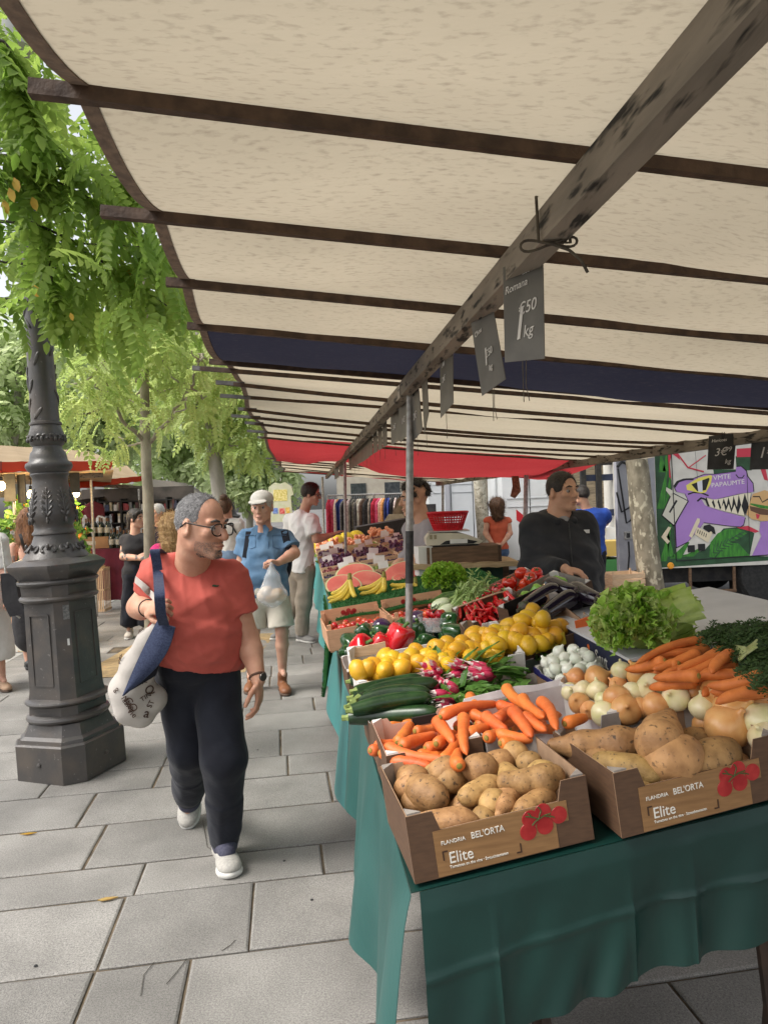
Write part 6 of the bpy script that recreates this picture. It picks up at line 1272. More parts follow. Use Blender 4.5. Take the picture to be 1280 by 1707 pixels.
MB().box(((xl+xr)/2, 12.2, (zz0+zz1)/2), (xr-xl, .05, zz1-zz0)).build('back_wall', mk('bay_boards', (.30, .24, .16), (.16, .13, .09), sc=6, st=(1, 1, 9), rough=.9), t, ang=20)
for x in(xl, xl+.24, xr):MB().box((x, 11, (zz0+zz1)/2), (.08, .08, zz1-zz0)).build('post', m_under, t, ang=20)
for(v, m_)in((796, m_blu), (855, m_blu), (770, m_under)):MB().box(((xl+xr)/2, 11.05, W(1000, v, 11).z), (xr-xl-.1, .06, .10)).build('cross_bar', m_, t, ang=20)
MB().box(((xl+xr)/2, 11.6, zz0-.1), (xr-xl, 1.2, .2)).build('bed', m_van, t, ang=20)
for y in(11.2, ):wheel(t, Vector((xl+.5, 11.5, .4)), .4, .25)
for k, (u, v, s_, nm)in enumerate([(1000, 935, .34, 'green'), (1003, 905, .3, 'yellow')]):Bx('produce_crate', '%s produce box low behind the man in the blue shirt'%nm, 'crate', u+12, v+8, 10.6, (.42, .4, .22), mk('crate_'+nm, (.05, .2, .06)if nm=='green' else(.5, .36, .1), rough=.6))
cr=W(1017, 1000, 8.3)
for k, (dx, dz, lb_)in enumerate([(0, 0, 'slatted wooden crate at the bottom of the stack under the graffiti door'), (.0, .225, 'slatted wooden crate in the middle of the stack under the graffiti door'), (.0, .445, 'small slatted wooden crate on top of the stack under the graffiti door')]):
 z0=.0+dz; wcrate(lb_, Vector((cr.x+dx, 8.2, z0)), (Vector((1, .12, 0)).normalized(), Vector((-.12, 1, 0)).normalized(), Vector((0, 0, 1))), .50 if k<2 else.40, .36, .20, 'stacked slatted crates', m_pale, 3)
def van(x0, x1, z0, z1, y, dep, label, front=None):
 t=thing('delivery_van', label, 'van', ((x0+x1)/2, y+dep/2, 0), 'white vans behind the stall'); w_, h_=x1-x0, z1-z0
 MB().prism([(0, .05), (w_, .05), (w_, h_-.12), (w_-.12, h_), (.12, h_), (0, h_-.12)], (x0, y, z0), XR, ZR_, Vector((0, 1, 0)), 0, dep).build('body', m_van, t, ang=25)
 for xx in(x0+.45, x1-.45):wheel(t, Vector((xx, y+.13, .36)), .36, .22)
 MB().box(((x0+x1)/2, y-.005, z0+.16), (w_-.1, .03, .10)).build('sill', m_under, t, ang=20)
 for f in(.33, .66):MB().box((x0+w_*f, y-.002, z0+h_*.5), (.012, .008, h_*.8)).build('door_seam', m_under, t, ang=20)
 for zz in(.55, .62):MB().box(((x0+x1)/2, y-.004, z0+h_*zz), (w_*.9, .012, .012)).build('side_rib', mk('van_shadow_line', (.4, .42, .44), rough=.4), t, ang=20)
 return t
v1=van(W(838, 850, 12.5).x, W(975, 850, 12.5).x, .25, 2.35, 12.5, 2.0, 'white van with a red sticker behind the curly haired woman')
q=W(866, 862, 12.5); MB().prism([(-.06, .14), (.10, .0), (.06, -.14), (-.06, -.05)], q, XR, ZR_, NY, .002, .006).build('red_sticker', mk('sticker_red', (.45, .02, .03), rough=.4), v1); MB().box(W(935, 765, 12.5)+NY*.01, (.9, .008, .10)).build('pink_lettering_band', mk('pink_band', (.62, .3, .45), (.7, .66, .66), sc=20, rough=.5, lo=.45, hi=.5), v1, ang=20)
MB().box(W(945, 905, 12.5)+NY*.015, (.10, .03, .04)).build('door_handle', m_under, v1, ang=20)
v2=van(W(716, 850, 16).x, W(826, 850, 16).x, .3, 2.9, 16, 2.2, 'tall white box van beyond the weighing scale')
for u in(746, 797):MB().box(Vector((W(u, 850, 16).x, 15.985, 1.7)), (.10, .03, 2.2)).build('corner_post', mk('van_grey', (.42, .42, .46), rough=.5), v2, ang=20)
wn=W(836, 808, 13.5); t=thing('shop_sign', 'tall white banner with black vertical lettering above the curly haired woman', 'sign', W(850, 830, 13.5)); bn=W(851, 812, 13.5)
MB().box(bn, (.16, .03, .66)).build('board', m_card, t, ang=20); text_mesh('BONNIN', .15, m_black, bn+Vector((.05, -.017, -.32)), (0, 0, 1), (-1, 0, 0), t)
MB().tube([bn+Vector((0, .02, .33)), Vector((bn.x, bn.y+.02, 0))], .02, 8).build('post', m_steel, t)
t=thing('dark_kiosk', 'dark glazed shop front behind the plane tree, left of the lettered banner', 'kiosk', (wn.x, 14.2, 0)); MB().box((wn.x, 14.5, 1.5), (.5, .5, 3.0)).build('body', m_under, t, ang=20); MB().box((wn.x, 14.24, 1.75), (.42, .02, .5)).build('window', mk('stone_reflection', (.22, .19, .15), (.13, .115, .09), sc=10, rough=.3), t, ang=20)
for k, (x0, x1, h_, y)in enumerate([(-3, 9, 12, 46), (9.5, 24, 13, 42), (24.5, 40, 12, 36)]):
 t=thing('apartment_building', ['pale stone apartment block closing the far end of the street', 'cream apartment block beyond the white vans', 'grey apartment block beyond the painted lorry'][k], 'building', ((x0+x1)/2, y+4, 0)); MB().box(((x0+x1)/2, y+4, h_/2), (x1-x0, 8, h_)).build('wall', mk('facade_%d'%k, (.42, .38, .31), (.36, .32, .26), sc=2, rough=.9), t, ang=20)
 MB().box(((x0+x1)/2, y+4, h_+.8), (x1-x0-.3, 7.6, 1.6)).build('roof', mk('zinc_roof', (.16, .17, .19), rough=.5), t, ang=20)
 for fl in range(4):
  for i in range(int((x1-x0)/2.2)):MB().box((x0+1.4+2.2*i, y-.01, 1.9+3*fl), (1.0, .06, 1.8)).build('window', m_glass, t, ang=20)
m_bark=mk('plane_bark', (.24, .21, .15), (.13, .11, .075), sc=11, st=(1, 1, .6), rough=.85, bump=.3, bsc=40, spot=(.42, .38, .28), spsc=16, splo=.55, sphi=.62)
def leaf_template(pairs=6, L=1.0, ll=.30, lw=.085, droop=.35, terminal=True):
 """compound leaf along +x, made of folded leaflets"""
 V, Fq=[], []
 def leaflet(b, d, l, w_):
  d=Vector(d).normalized(); s=d.cross(Vector((0, 0, 1))).normalized(); n=s.cross(d); i=len(V)
  dr=Vector((0, 0, -.18*l))
  V.extend([b, b+d*l*.35+s*w_+n*w_*.35, b+d*l*.72+s*w_*.7+n*w_*.2+dr*.5, b+d*l+dr, b+d*l*.72-s*w_*.7+n*w_*.2+dr*.5, b+d*l*.35-s*w_+n*w_*.35])
  Fq.extend([(i, i+1, i+2, i+3), (i, i+3, i+4, i+5)])
 for k in range(pairs):
  t=(k+.7)/(pairs+.3); b=Vector((L*t, 0, -droop*L*t*t))
  for sg in(-1, 1):leaflet(b, (.55, sg, -.25), ll*(1-.25*abs(t-.45)), lw)
 if terminal:leaflet(Vector((L, 0, -droop*L)), (1, 0, -.5), ll, lw)
 return np.array([tuple(v)for v in V]), np.array(Fq)
def scatter(tmpl, P_, D_, size, rng, up=None):
 """instances of a leaf template baked into one mesh: positions, directions, sizes"""
 TV, TF=tmpl; n=len(P_); D_=D_/np.linalg.norm(D_, axis=1, keepdims=True)
 Uu=rng.normal(size=(n, 3))*.35+np.array([0, 0, 1.0]); Y=np.cross(Uu, D_); Y/=np.maximum(np.linalg.norm(Y, axis=1, keepdims=True), 1e-6); Z=np.cross(D_, Y)
 V=P_[:, None, :]+size[:, None, None]*(TV[None, :, 0:1]*D_[:, None, :]+TV[None, :, 1:2]*Y[:, None, :]+TV[None, :, 2:3]*Z[:, None, :])
 Fq=TF[None]+(np.arange(n)*len(TV))[:, None, None]
 return V.reshape(-1, 3), Fq.reshape(-1, TF.shape[1])
def leafmat(name, a, b, tr=.45, sc=1.4):
 return mk(name, a, b, sc=sc, rough=.45, spec=.35, transl=tr, lo=.35, hi=.65, detail=8)
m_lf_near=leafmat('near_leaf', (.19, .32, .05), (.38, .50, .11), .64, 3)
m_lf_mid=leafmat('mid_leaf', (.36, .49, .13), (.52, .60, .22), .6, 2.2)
m_lf_haze=leafmat('hazy_leaf', (.44, .55, .25), (.58, .66, .38), .6, .9)  # paler than the nearer leaves: distance haze mixed into the colour
m_lf_yel=mk('yellow_leaf', (.62, .40, .05), (.55, .30, .04), sc=30, rough=.5, transl=.4)
m_twig=mk('dark_twig', (.045, .04, .03), (.08, .07, .055), sc=30, rough=.9)
m_trunk=mk('young_trunk', (.34, .30, .22), (.22, .19, .14), sc=9, st=(1, 1, .5), rough=.9, bump=.3, bsc=50)
m_trunk2=mk('grey_trunk', (.36, .34, .30), (.25, .235, .205), sc=6, st=(1, 1, .4), rough=.9, bump=.3, bsc=40)
T6=leaf_template(6); T5=leaf_template(5, ll=.34, lw=.10); T4=leaf_template(4, ll=.42, lw=.13)
def limb(mb, pts, r0, r1, n=8, jit=.0):
 P_=[Vector(p)for p in pts]; Q=[]
 for a, b in zip(P_[:-1], P_[1:]):
  for k in range(4):Q.append(a+(b-a)*k/4+Vector((ru(-jit, jit), ru(-jit, jit), 0)))
 Q.append(P_[-1]); N_=len(Q); mb.tube(Q, [r0+(r1-r0)*i/(N_-1)for i in range(N_)], n)
nt_=thing('overhanging_tree', 'leafy tree whose drooping branches hang in the upper left corner, before the lamp post', 'tree', (-3.6, 3.2, 0))
mb=MB(); limb(mb, [(-3.6, 3.2, 0), (-3.62, 3.25, 1.6), (-3.5, 3.3, 3.4), (-3.1, 3.4, 5.2)], .17, .09, 12, .01)
mb.build('trunk', m_trunk2, nt_, ang=60)
br=[[(-80, 250), (20, 260), (90, 300), (150, 330)], [(-60, 365), (60, 372), (130, 405), (240, 412)], [(-60, 260), (0, 252), (70, 245)], [(-50, 490), (20, 500), (100, 510)], [(-40, 130), (20, 140), (60, 190)], [(-50, 285), (60, 290), (180, 292), (215, 300)], [(80, 405), (85, 460), (88, 510)], [(-40, 60), (10, 70), (30, 100)], [(100, 400), (160, 430), (230, 470), (290, 520)], [(-60, 430), (40, 440), (110, 470), (150, 520)], [(150, 330), (215, 375), (265, 430), (300, 470)], [(-20, 180), (60, 220), (120, 260)]]
Pn, Dn, Sn=[], [], []; ystore=[]
bm_=MB()
for i, b in enumerate(br):
 d0=[3.3, 3.5, 3.2, 3.7, 3.0, 3.4, 3.6, 2.9, 3.7, 4.0, 3.8, 3.3][i]
 pts=[W(u, v, d0+.05*k)for k, (u, v)in enumerate(b)]; limb(bm_, pts, .010, .003, 6, .008)
 for a, c in zip(pts[:-1], pts[1:]):
  for k in range(7):
   q=a+(c-a)*random.random(); ax_=(c-a).normalized()
   Pn.append(q); Dn.append(ax_*ru(.2, 1)+Vector((ru(-.7, .7), ru(-.7, .7), ru(-1.1, .15)))); Sn.append(ru(.17, .27))
for k in range(250):
 v=ru(-60, 540); u=ru(-70, 120+(v*.28 if v<540 else 0)); d=ru(3.2, 5.6)
 if v>420 and u<110 and random.random()<.5:continue
 Pn.append(W(u, v, d)); Dn.append(Vector((ru(-1, 1), ru(-1, 1), ru(-1.2, .2)))); Sn.append(ru(.17, .28))
for k in range(110):
 v=ru(300, 560); u=ru(20, 290); d=ru(3.3, 4.0)
 if u<250-(v-300)*.2 and random.random()<.35:continue
 Pn.append(W(u, v, d)); Dn.append(Vector((ru(-.6, .6), ru(-.5, .5), ru(-1.2, -.3)))); Sn.append(ru(.16, .24))
for s_ in range(5):
 q=Vector((-3.5, 3.3, 3.4)); e=W([-80, -60, -60, -50, -40][s_], [250, 365, 260, 490, 130][s_], 3.35); limb(bm_, [q, (q+e)/2+Vector((0, 0, .1)), e], .03, .011, 7, .01)
bm_.build('branches', m_twig, nt_, ang=60)
V, Fq=scatter(T6, np.array([tuple(p)for p in Pn]), np.array([tuple(d)for d in Dn]), np.array(Sn), RNG)
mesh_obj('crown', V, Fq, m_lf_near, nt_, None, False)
yl=[]
for(u, v, d)in[(20, 325, 3.2), (28, 308, 3.2), (10, 345, 3.22), (58, 340, 3.3), (120, 528, 3.5), (60, 485, 3.4), (215, 455, 3.7), (225, 470, 3.7), (205, 440, 3.7)]:
 c=W(u, v, d); x=Vector((.3, 0, -1)).normalized(); s_=Vector((1, 0, .3)).normalized(); l=.036 if u<70 else.022
 b=len(yl); yl+=[c-x*l, c-x*l*.3+s_*l*.5, c+x*l*.4+s_*l*.42, c+x*l, c+x*l*.4-s_*l*.42, c-x*l*.3-s_*l*.5]
mesh_obj('yellow_leaves', yl, [(6*k, 6*k+1, 6*k+2, 6*k+3)for k in range(len(yl)//6)]+[(6*k, 6*k+3, 6*k+4, 6*k+5)for k in range(len(yl)//6)], m_lf_yel, nt_, None, False)
def tree(name, label, base, trunk, tr0, tr1, mtr, limbs, blobs, n, size, tmpl, mleaf, group='street trees along the lane', seed=1):
 """trunk: list of points; limbs: list of point lists; blobs: (centre, radius vector) clumps of leaves"""
 t=thing(name, label, 'tree', base, group); mb=MB(); limb(mb, trunk, tr0, tr1, 12, .008); mb.build('trunk', mtr, t, ang=60)
 mb=MB()
 for L_ in limbs:limb(mb, L_, L_[0][3]if len(L_[0])>3 else tr1*.7, .012, 7, .02)if False else limb(mb, L_, tr1*.7, .010, 7, .02)
 for(c, r)in blobs:
  q=min([p for L_ in limbs+[trunk]for p in L_], key=lambda p:(Vector(p)-Vector(c)).length); limb(mb, [q, (Vector(q)+Vector(c))/2+Vector((0, 0, -.1)), c], tr1*.4, .006, 5, .04)
 mb.build('branches', mtr, t, ang=60)
 g=np.random.default_rng(seed); wts=np.array([r[0]*r[1]*r[2]for c, r in blobs])**.7; wts/=wts.sum(); k=g.choice(len(blobs), n, p=wts)
 Cc=np.array([tuple(c)for c, r in blobs])[k]; Rr=np.array([tuple(r)for c, r in blobs])[k]; q=g.normal(size=(n, 3)); q/=np.linalg.norm(q, axis=1, keepdims=True); q*=g.uniform(.35, 1.05, (n, 1))**.6
 P_=Cc+q*Rr; D_=q*.8+g.normal(size=(n, 3))*.6+np.array([0, 0, -.35])
 V, Fq=scatter(tmpl, P_, D_, g.uniform(.75, 1.25, n)*size, g); mesh_obj('crown', V, Fq, mleaf, t, None, False); return t
def blobs_in(pxs, d, rr, dv=.8):return[(W(u, v, d+ru(-dv, dv)), (rr*ru(.8, 1.3), rr*ru(.8, 1.3), rr*ru(.6, .9)))for u, v in pxs]
d=7.7; b0=W(252, 1085, d); b0.z=0
tk=[b0, W(249, 900, d), W(243, 740, d), W(241, 640, d), W(240, 520, d), W(238, 400, d)]
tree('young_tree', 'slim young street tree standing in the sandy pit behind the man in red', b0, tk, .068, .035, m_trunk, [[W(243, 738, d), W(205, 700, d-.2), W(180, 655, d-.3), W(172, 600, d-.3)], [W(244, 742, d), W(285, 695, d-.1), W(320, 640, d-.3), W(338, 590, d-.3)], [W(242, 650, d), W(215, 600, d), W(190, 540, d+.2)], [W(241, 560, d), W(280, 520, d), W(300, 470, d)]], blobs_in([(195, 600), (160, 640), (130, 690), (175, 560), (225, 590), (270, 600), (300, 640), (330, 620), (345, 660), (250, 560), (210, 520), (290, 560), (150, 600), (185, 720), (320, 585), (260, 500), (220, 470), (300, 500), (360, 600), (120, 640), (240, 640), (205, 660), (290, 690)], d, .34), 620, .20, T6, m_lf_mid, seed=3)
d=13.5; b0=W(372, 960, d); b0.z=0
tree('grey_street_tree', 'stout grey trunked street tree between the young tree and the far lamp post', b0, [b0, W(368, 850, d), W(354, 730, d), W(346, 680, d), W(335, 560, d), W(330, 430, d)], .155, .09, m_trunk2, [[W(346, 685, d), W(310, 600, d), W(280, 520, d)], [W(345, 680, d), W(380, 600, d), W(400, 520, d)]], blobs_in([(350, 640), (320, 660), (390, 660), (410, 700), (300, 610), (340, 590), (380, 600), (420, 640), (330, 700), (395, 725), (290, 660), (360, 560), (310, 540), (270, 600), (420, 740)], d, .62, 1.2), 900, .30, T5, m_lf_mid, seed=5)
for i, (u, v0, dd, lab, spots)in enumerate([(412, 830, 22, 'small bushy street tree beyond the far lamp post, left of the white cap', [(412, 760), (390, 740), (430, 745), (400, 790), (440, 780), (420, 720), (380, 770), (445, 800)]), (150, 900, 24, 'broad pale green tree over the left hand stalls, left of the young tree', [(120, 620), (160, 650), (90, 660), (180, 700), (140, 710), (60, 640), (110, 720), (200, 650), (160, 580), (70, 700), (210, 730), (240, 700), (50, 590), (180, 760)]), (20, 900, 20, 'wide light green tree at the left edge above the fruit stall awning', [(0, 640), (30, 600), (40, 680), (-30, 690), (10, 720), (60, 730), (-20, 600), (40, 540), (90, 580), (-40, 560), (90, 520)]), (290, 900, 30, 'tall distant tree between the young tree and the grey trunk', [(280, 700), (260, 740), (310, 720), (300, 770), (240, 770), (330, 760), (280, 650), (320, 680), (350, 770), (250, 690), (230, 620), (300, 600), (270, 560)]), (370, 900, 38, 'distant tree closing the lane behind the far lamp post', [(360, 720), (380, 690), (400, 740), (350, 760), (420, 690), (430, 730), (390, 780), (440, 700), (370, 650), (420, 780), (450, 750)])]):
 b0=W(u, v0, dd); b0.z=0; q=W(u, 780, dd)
 tree('street_tree', lab, b0, [b0, (b0+q)/2+Vector((.05, 0, 0)), q, W(u+8, 700, dd), W(u+12, 620, dd)], .16 if i else.12, .08, m_trunk2, [[q, W(spots[0][0], spots[0][1], dd)], [q, W(spots[2][0], spots[2][1], dd)]], blobs_in(spots, dd, 30*dd/1180*1.35, dd*.05), 620 if i!=1 else 950, .52 if dd<25 else.75, T4, m_lf_haze, seed=10+i)
t=thing('plane_tree', 'mottled plane tree trunk in the round pit, in front of the painted lorry', 'tree', (PT.x-.1, PT.y, 0)); mb=MB(); dd=PT.y
limb(mb, [Vector((W(1092, 1000, dd).x, dd, 0)), W(1080, 940, dd), W(1068, 840, dd), W(1060, 760, dd), W(1050, 640, dd), W(1044, 420, dd), W(1050, 200, dd)], .15, .10, 14, .006); mb.build('trunk', m_bark, t, ang=60)
tb_=blobs_in([(1040, 300), (1100, 260), (980, 280), (1150, 330), (1060, 200), (930, 330), (1200, 250)], dd, .9); V, Fq=scatter(T4, np.array([tuple(c+Vector((random.gauss(0, .5), random.gauss(0, .5), random.gauss(0, .4))))for c, r in tb_ for _ in range(70)]), RNG.normal(size=(490, 3)), RNG.uniform(.3, .5, 490), RNG); mesh_obj('crown', V, Fq, m_lf_haze, t, None, False)
dd=13.0; t=thing('plane_tree', 'pale speckled plane tree trunk left of the curly haired woman', 'tree', (W(806, 960, dd).x, dd, 0)); mb=MB(); limb(mb, [Vector((W(806, 960, dd).x, dd, 0)), W(806, 900, dd), W(798, 800, dd), W(790, 600, dd)], .13, .1, 12, .006); mb.build('trunk', mk('pale_bark', (.46, .43, .36), (.30, .28, .22), sc=12, rough=.9, spot=(.2, .18, .14), spsc=22, splo=.55, sphi=.62), t, ang=60)
m_cv3=canvas_mat('tan_canvas', (.60, .48, .33), (.50, .39, .26), (.35, .27, .18)); m_cv4=canvas_mat('grey_canvas', (.40, .36, .31), (.32, .29, .25), (.2, .17, .14)); m_cvr=canvas_mat('orange_red_canvas', (.55, .07, .03), (.45, .05, .025), (.4, .06, .03)); m_cvd=mk('dark_canvas', (.04, .035, .04), (.06, .05, .05), sc=6, rough=.9)
def sheet(par, nm, cs, mat, sag=.012, rip=6):
 P_=[W(*c)for c in cs]
 def fn(u, v):return(P_[0]*(1-u)+P_[1]*u)*(1-v)+(P_[3]*(1-u)+P_[2]*u)*v-Vector((0, 0, sag*abs(math.sin(rip*PI*u))*(.4+.6*v)))
 return MB().slab(fn, 36, 6, (0, 0, -1), .004).build(nm, mat, par)
def stall(label, cat_loc, sheets, poles, bars):
 t=thing('market_stall', label, 'market stall', cat_loc, 'stalls across the lane')
 for s_ in sheets:sheet(t, *s_)
 for(u, v, dd)in poles:p=W(u, v, dd); MB().tube([p, Vector((p.x, p.y, 0))], .02, 8).build('pole', m_steel, t)
 for(a, b, mt)in bars:MB().bar(W(*a), W(*b), .06, .07, (0, 0, 1)).build('beam', mt, t)
 return t
stall('fruit stall awning at the left edge, cream over an orange red strip', (W(60, 900, 9).x, 9, 0), [('cream_strip', [(-60, 738, 11.2), (150, 752, 13.0), (188, 768, 10.7), (-60, 769, 8.3)], m_cv3), ('red_strip', [(-60, 770, 8.25), (190, 768, 10.6), (185, 782, 10.4), (-60, 787, 8.1)], m_cvr), ('rear_strip', [(-60, 789, 8.15), (190, 783, 10.45), (185, 806, 12.6), (-60, 806, 11.0)], m_cv3)], [(22, 800, 9.0), (152, 800, 10.8)], [((-40, 800, 8.6), (170, 792, 10.6), m_beam)])
stall('middle awning across the lane, tan with a red edge, left of the young tree', (W(170, 900, 12).x, 12, 0), [('tan_strip', [(105, 785, 12.5), (212, 776, 15.5), (236, 798, 13.6), (108, 806, 11.0)], m_cv3), ('red_edge', [(112, 805, 11.05), (238, 793, 13.6), (238, 801, 13.5), (112, 816, 10.9)], m_cvr)], [(232, 815, 13.0)], [((128, 806, 11.6), (262, 815, 14.5), m_beam)])
stall('dark striped awning over the wine and book stall, beside the young tree', (W(250, 900, 15).x, 15, 0), [('striped_strip', [(236, 796, 14.2), (310, 805, 21), (345, 832, 18.5), (262, 826, 13.4)], m_cv4, .03, 12), ('lower_strip', [(125, 818, 13.5), (262, 815, 15.5), (255, 836, 17), (125, 842, 16)], m_cv4, .02, 7), ('dark_edge', [(125, 834, 12.6), (262, 815, 14.6), (300, 828, 17.0), (125, 842, 12.4)], m_cvd, .01, 5), ('far_strip', [(285, 800, 22), (330, 815, 26), (355, 838, 22), (300, 832, 17)], m_cv4, .03, 8)], [(262, 830, 15.2), (318, 836, 18.0)], [])
m_bulb=mk('lit_bulb', (1.0, .72, .34), emit=9.0)
for(u, v, d, lab)in[(3, 810, 8.6, 'lit warm bulb at the left edge under the fruit stall awning'), (52, 824, 9.3, 'lit warm bulb left of the lamp post under the fruit stall awning'), (128, 822, 10.2, 'lit warm bulb just right of the lamp post'), (290, 838, 17.5, 'lit warm bulb under the striped awning, above the man in red')]:
 c=W(u, v, d); t=thing('light_bulb', lab, 'light bulb', c); MB().sphere(c, (.045, .045, .06), 12, 8).build('bulb', m_bulb, t); MB().tube([c+Vector((0, 0, .055)), c+Vector((0, 0, .11))], .02, 8).build('socket', m_black, t); MB().tube([c+Vector((0, 0, .11)), c+Vector((.01, 0, .3))], .006, 5).build('cord', m_black, t)
 pl_=bpy.data.lights.new('bulb_light', 'POINT'); pl_.energy=14; pl_.color=(1, .68, .32); pl_.shadow_soft_size=.08; po=bpy.data.objects.new('bulb_light', pl_); COL.objects.link(po); po.parent=t; po.location=Vector((0, -.03, -.12))
for k, (u, v, d, rot, lab)in enumerate([(17, 812, 8.9, 15, 'upright black price board hanging left of the lamp post'), (37, 815, 9.0, -20, 'tilted black price board nearest the lamp post on its left'), (8, 806, 9.1, 30, 'black price board at the left edge beside the bulb'), (125, 800, 10.0, 35, 'small black price board hanging right of the lamp post')]):
 Bx('price_board', lab, 'price board', u, v, d, (.13, .012, .36), m_slatek, rot)
m_citrus=mk('citrus_peel', (.80, .48, .03), (.70, .34, .02), sc=6, rough=.4, rnd=.2, hue=.02)
def garland(u0, v0, u1, v1, d, n, label, orange=False):
 c=W(u0, v0, d); t=thing('fruit_garland', label, 'garland', c, 'hanging citrus garlands'); mf=mk('orange_peel', (.75, .27, .03), (.68, .2, .02), sc=6, rough=.4)if orange else m_citrus; lv=MB()
 MB().tube([W(u0, v0-8, d), W(u1, v1, d)], .008, 5).build('string', m_rope, t)
 for k in range(n):
  f=(k+.5)/n; p=W(u0+(u1-u0)*f, v0+(v1-v0)*f, d)+Vector((ru(-.09, .09), ru(-.06, .02), 0)); MB().sphere(p, (.047, .047, .05), 10, 7).build('fruit', mf, t)
  for _ in range(9):leaf_mesh(lv, p+Vector((ru(-.07, .07), -.03, ru(-.05, .06))), Vector((ru(-1, 1), -.3, ru(-1, .6))), (0, -1, .3), .11, .03, .3, .005, 3)
 lv.build('leaves', mk('garland_leaf', (.07, .18, .03), (.14, .28, .05), sc=10, rough=.5, transl=.3), t)
garland(14, 858, 20, 960, 8.8, 12, 'thick lemon garland hanging at the left edge'); garland(126, 836, 142, 935, 10.2, 11, 'orange and lemon garland hanging just right of the lamp post', True)
garland(38, 830, 40, 850, 9.6, 3, 'short garland with a red fruit above the blonde woman', True)
m_fp=mk('fruit_print', (.50, .48, .20), (.56, .30, .18), sc=9, rough=.7, lo=.47, hi=.53, spot=(.62, .60, .52), spsc=8, splo=.52, sphi=.58)
t=thing('fruit_counter', 'fruit stall counter wrapped in fruit printed paper, left of the lamp post', 'counter', (W(20, 1000, 8.2).x, 8.3, 0))
cx0, cx1=W(-40, 1000, 8.2).x, W(66, 1000, 8.2).x
MB().box(((cx0+cx1)/2, 8.55, .42), (cx1-cx0, .7, .82)).build('printed_front', m_fp, t, ang=20); MB().box(((cx0+cx1)/2, 8.55, .85), (cx1-cx0+.06, .76, .04)).build('counter_top', mk('burgundy_top', (.16, .02, .04), rough=.7), t, ang=20)
for i, (u, v)in enumerate([(22, 945), (34, 943), (46, 950), (14, 955)]):
 O_=W(u-8, v+12, 8.15); O_.z=.872; wcrate(['small crate of oranges nearest the left edge on the printed counter', 'small crate of oranges second from the lamp post on the printed counter', 'small crate of oranges beside the lamp post on the printed counter', 'small crate of oranges at the back of the printed counter'][i], O_+Vector((0, .0+.1*(i%2), 0)), (XR, Vector((0, 1, 0)), ZR_), .16, .2, .08, 'small crates of oranges', m_peach, 2)
 for k in range(7):tag(MB().sphere(O_+Vector((ru(.03, .13), .1*(i%2)+ru(.03, .17), .085+ru(0, .04))), .036, 10, 7).build('orange', mk('orange_fruit', (.72, .16, .02), (.65, .10, .015), sc=8, rough=.4), None, O_), 'orange in a small crate on the printed counter left of the lamp post', 'orange', 'oranges on the printed counter')
t=thing('wine_table', 'table with a burgundy cloth carrying wine bottles, behind the woman in black', 'table', (W(190, 950, 11.6).x, 11.7, 0)); x0, x1=W(150, 920, 11.5).x, W(262, 920, 11.5).x
m_burg=mk('burgundy_cloth', (.13, .012, .03), (.09, .008, .022), sc=5, rough=.8); ztop=W(190, 915, 11.5).z
MB().slab(lambda u, v:Vector((x0+(x1-x0)*u, 11.5+.9*v, ztop)), 4, 2, (0, 0, 1), .006).build('cloth_top', m_burg, t); MB().slab(lambda u, v:Vector((x0+(x1-x0)*u, 11.5-.006-.03*v*(1+math.sin(30*u)), ztop-v*(ztop-.16))), 40, 4, (0, -1, 0), .005).build('cloth_front', m_burg, t)
for x in(x0+.1, x1-.1):MB().tube([(x, 11.6, ztop-.01), (x, 11.6, 0)], .016, 6).build('leg', m_steel, t)
m_bot=mk('wine_glass', (.012, .016, .008), (.02, .03, .012), sc=5, rough=.08, spec=.7, rnd=.3); m_lab=mk('bottle_label', (.60, .57, .48), (.4, .37, .3), sc=60, rough=.7)
BOT=thing('wine_bottle', 'dark wine bottle with a pale label standing on the burgundy table', 'bottle', (0, 0, 0), 'wine bottles on the burgundy table')
MB().lathe([(.038, 0), (.038, .19), (.03, .215), (.014, .235), (.014, .30), (.016, .302), (.016, .312)], 14).build('glass', m_bot, BOT, ang=50); MB().lathe([(.0386, .06), (.0388, .061), (.0388, .149), (.0386, .15)], 14).build('label', m_lab, BOT); MB().lathe([(.0155, .25), (.0162, .252), (.0164, .313), (.003, .316)], 10).build('capsule', mk('capsule', (.10, .01, .02), (.3, .22, .08), sc=1, rough=.4), BOT); PROTOS.append(BOT)
wb2=W(160, 905, 11.7); t=thing('wine_carton', 'brown cardboard wine carton under the back bottles on the burgundy table', 'box', Vector((wb2.x, 11.75, ztop+.007))); MB().box((wb2.x, 11.85, ztop+.104), (.42, .3, .19)).build('carton', mk('wine_kraft', (.38, .22, .11), (.32, .18, .09), sc=10, rough=.8), t, ang=20); MB().box((wb2.x-.08, 11.698, ztop+.10), (.16, .004, .06)).build('label', m_lab, t, ang=20)
for k in range(9):inst(BOT, (wb2.x-.17+.115*(k%4), 11.76+.09*(k//4), ztop+.201), None, 'dark wine bottle standing on the brown carton behind the burgundy cloth', 'wine bottles on the brown carton', ru(.95, 1.05))
for k in range(12):inst(BOT, (wb2.x+.30+.105*(k%6), 11.6+.13*(k//6), ztop+.008), None, None, None, ru(.92, 1.05))
t=thing('display_shelving', 'dark tall shelving crammed with bottles and books, behind the woman in black', 'shelves', (W(220, 900, 13).x, 13, 0)); xs0, xs1=W(128, 850, 13).x, W(318, 850, 13.0).x; zz=[W(200, v, 13).z for v in(915, 893, 872, 852, 836)]
for z in zz:MB().box(((xs0+xs1)/2, 13.1, z), (xs1-xs0, .3, .02)).build('shelf', m_under, t, ang=20)
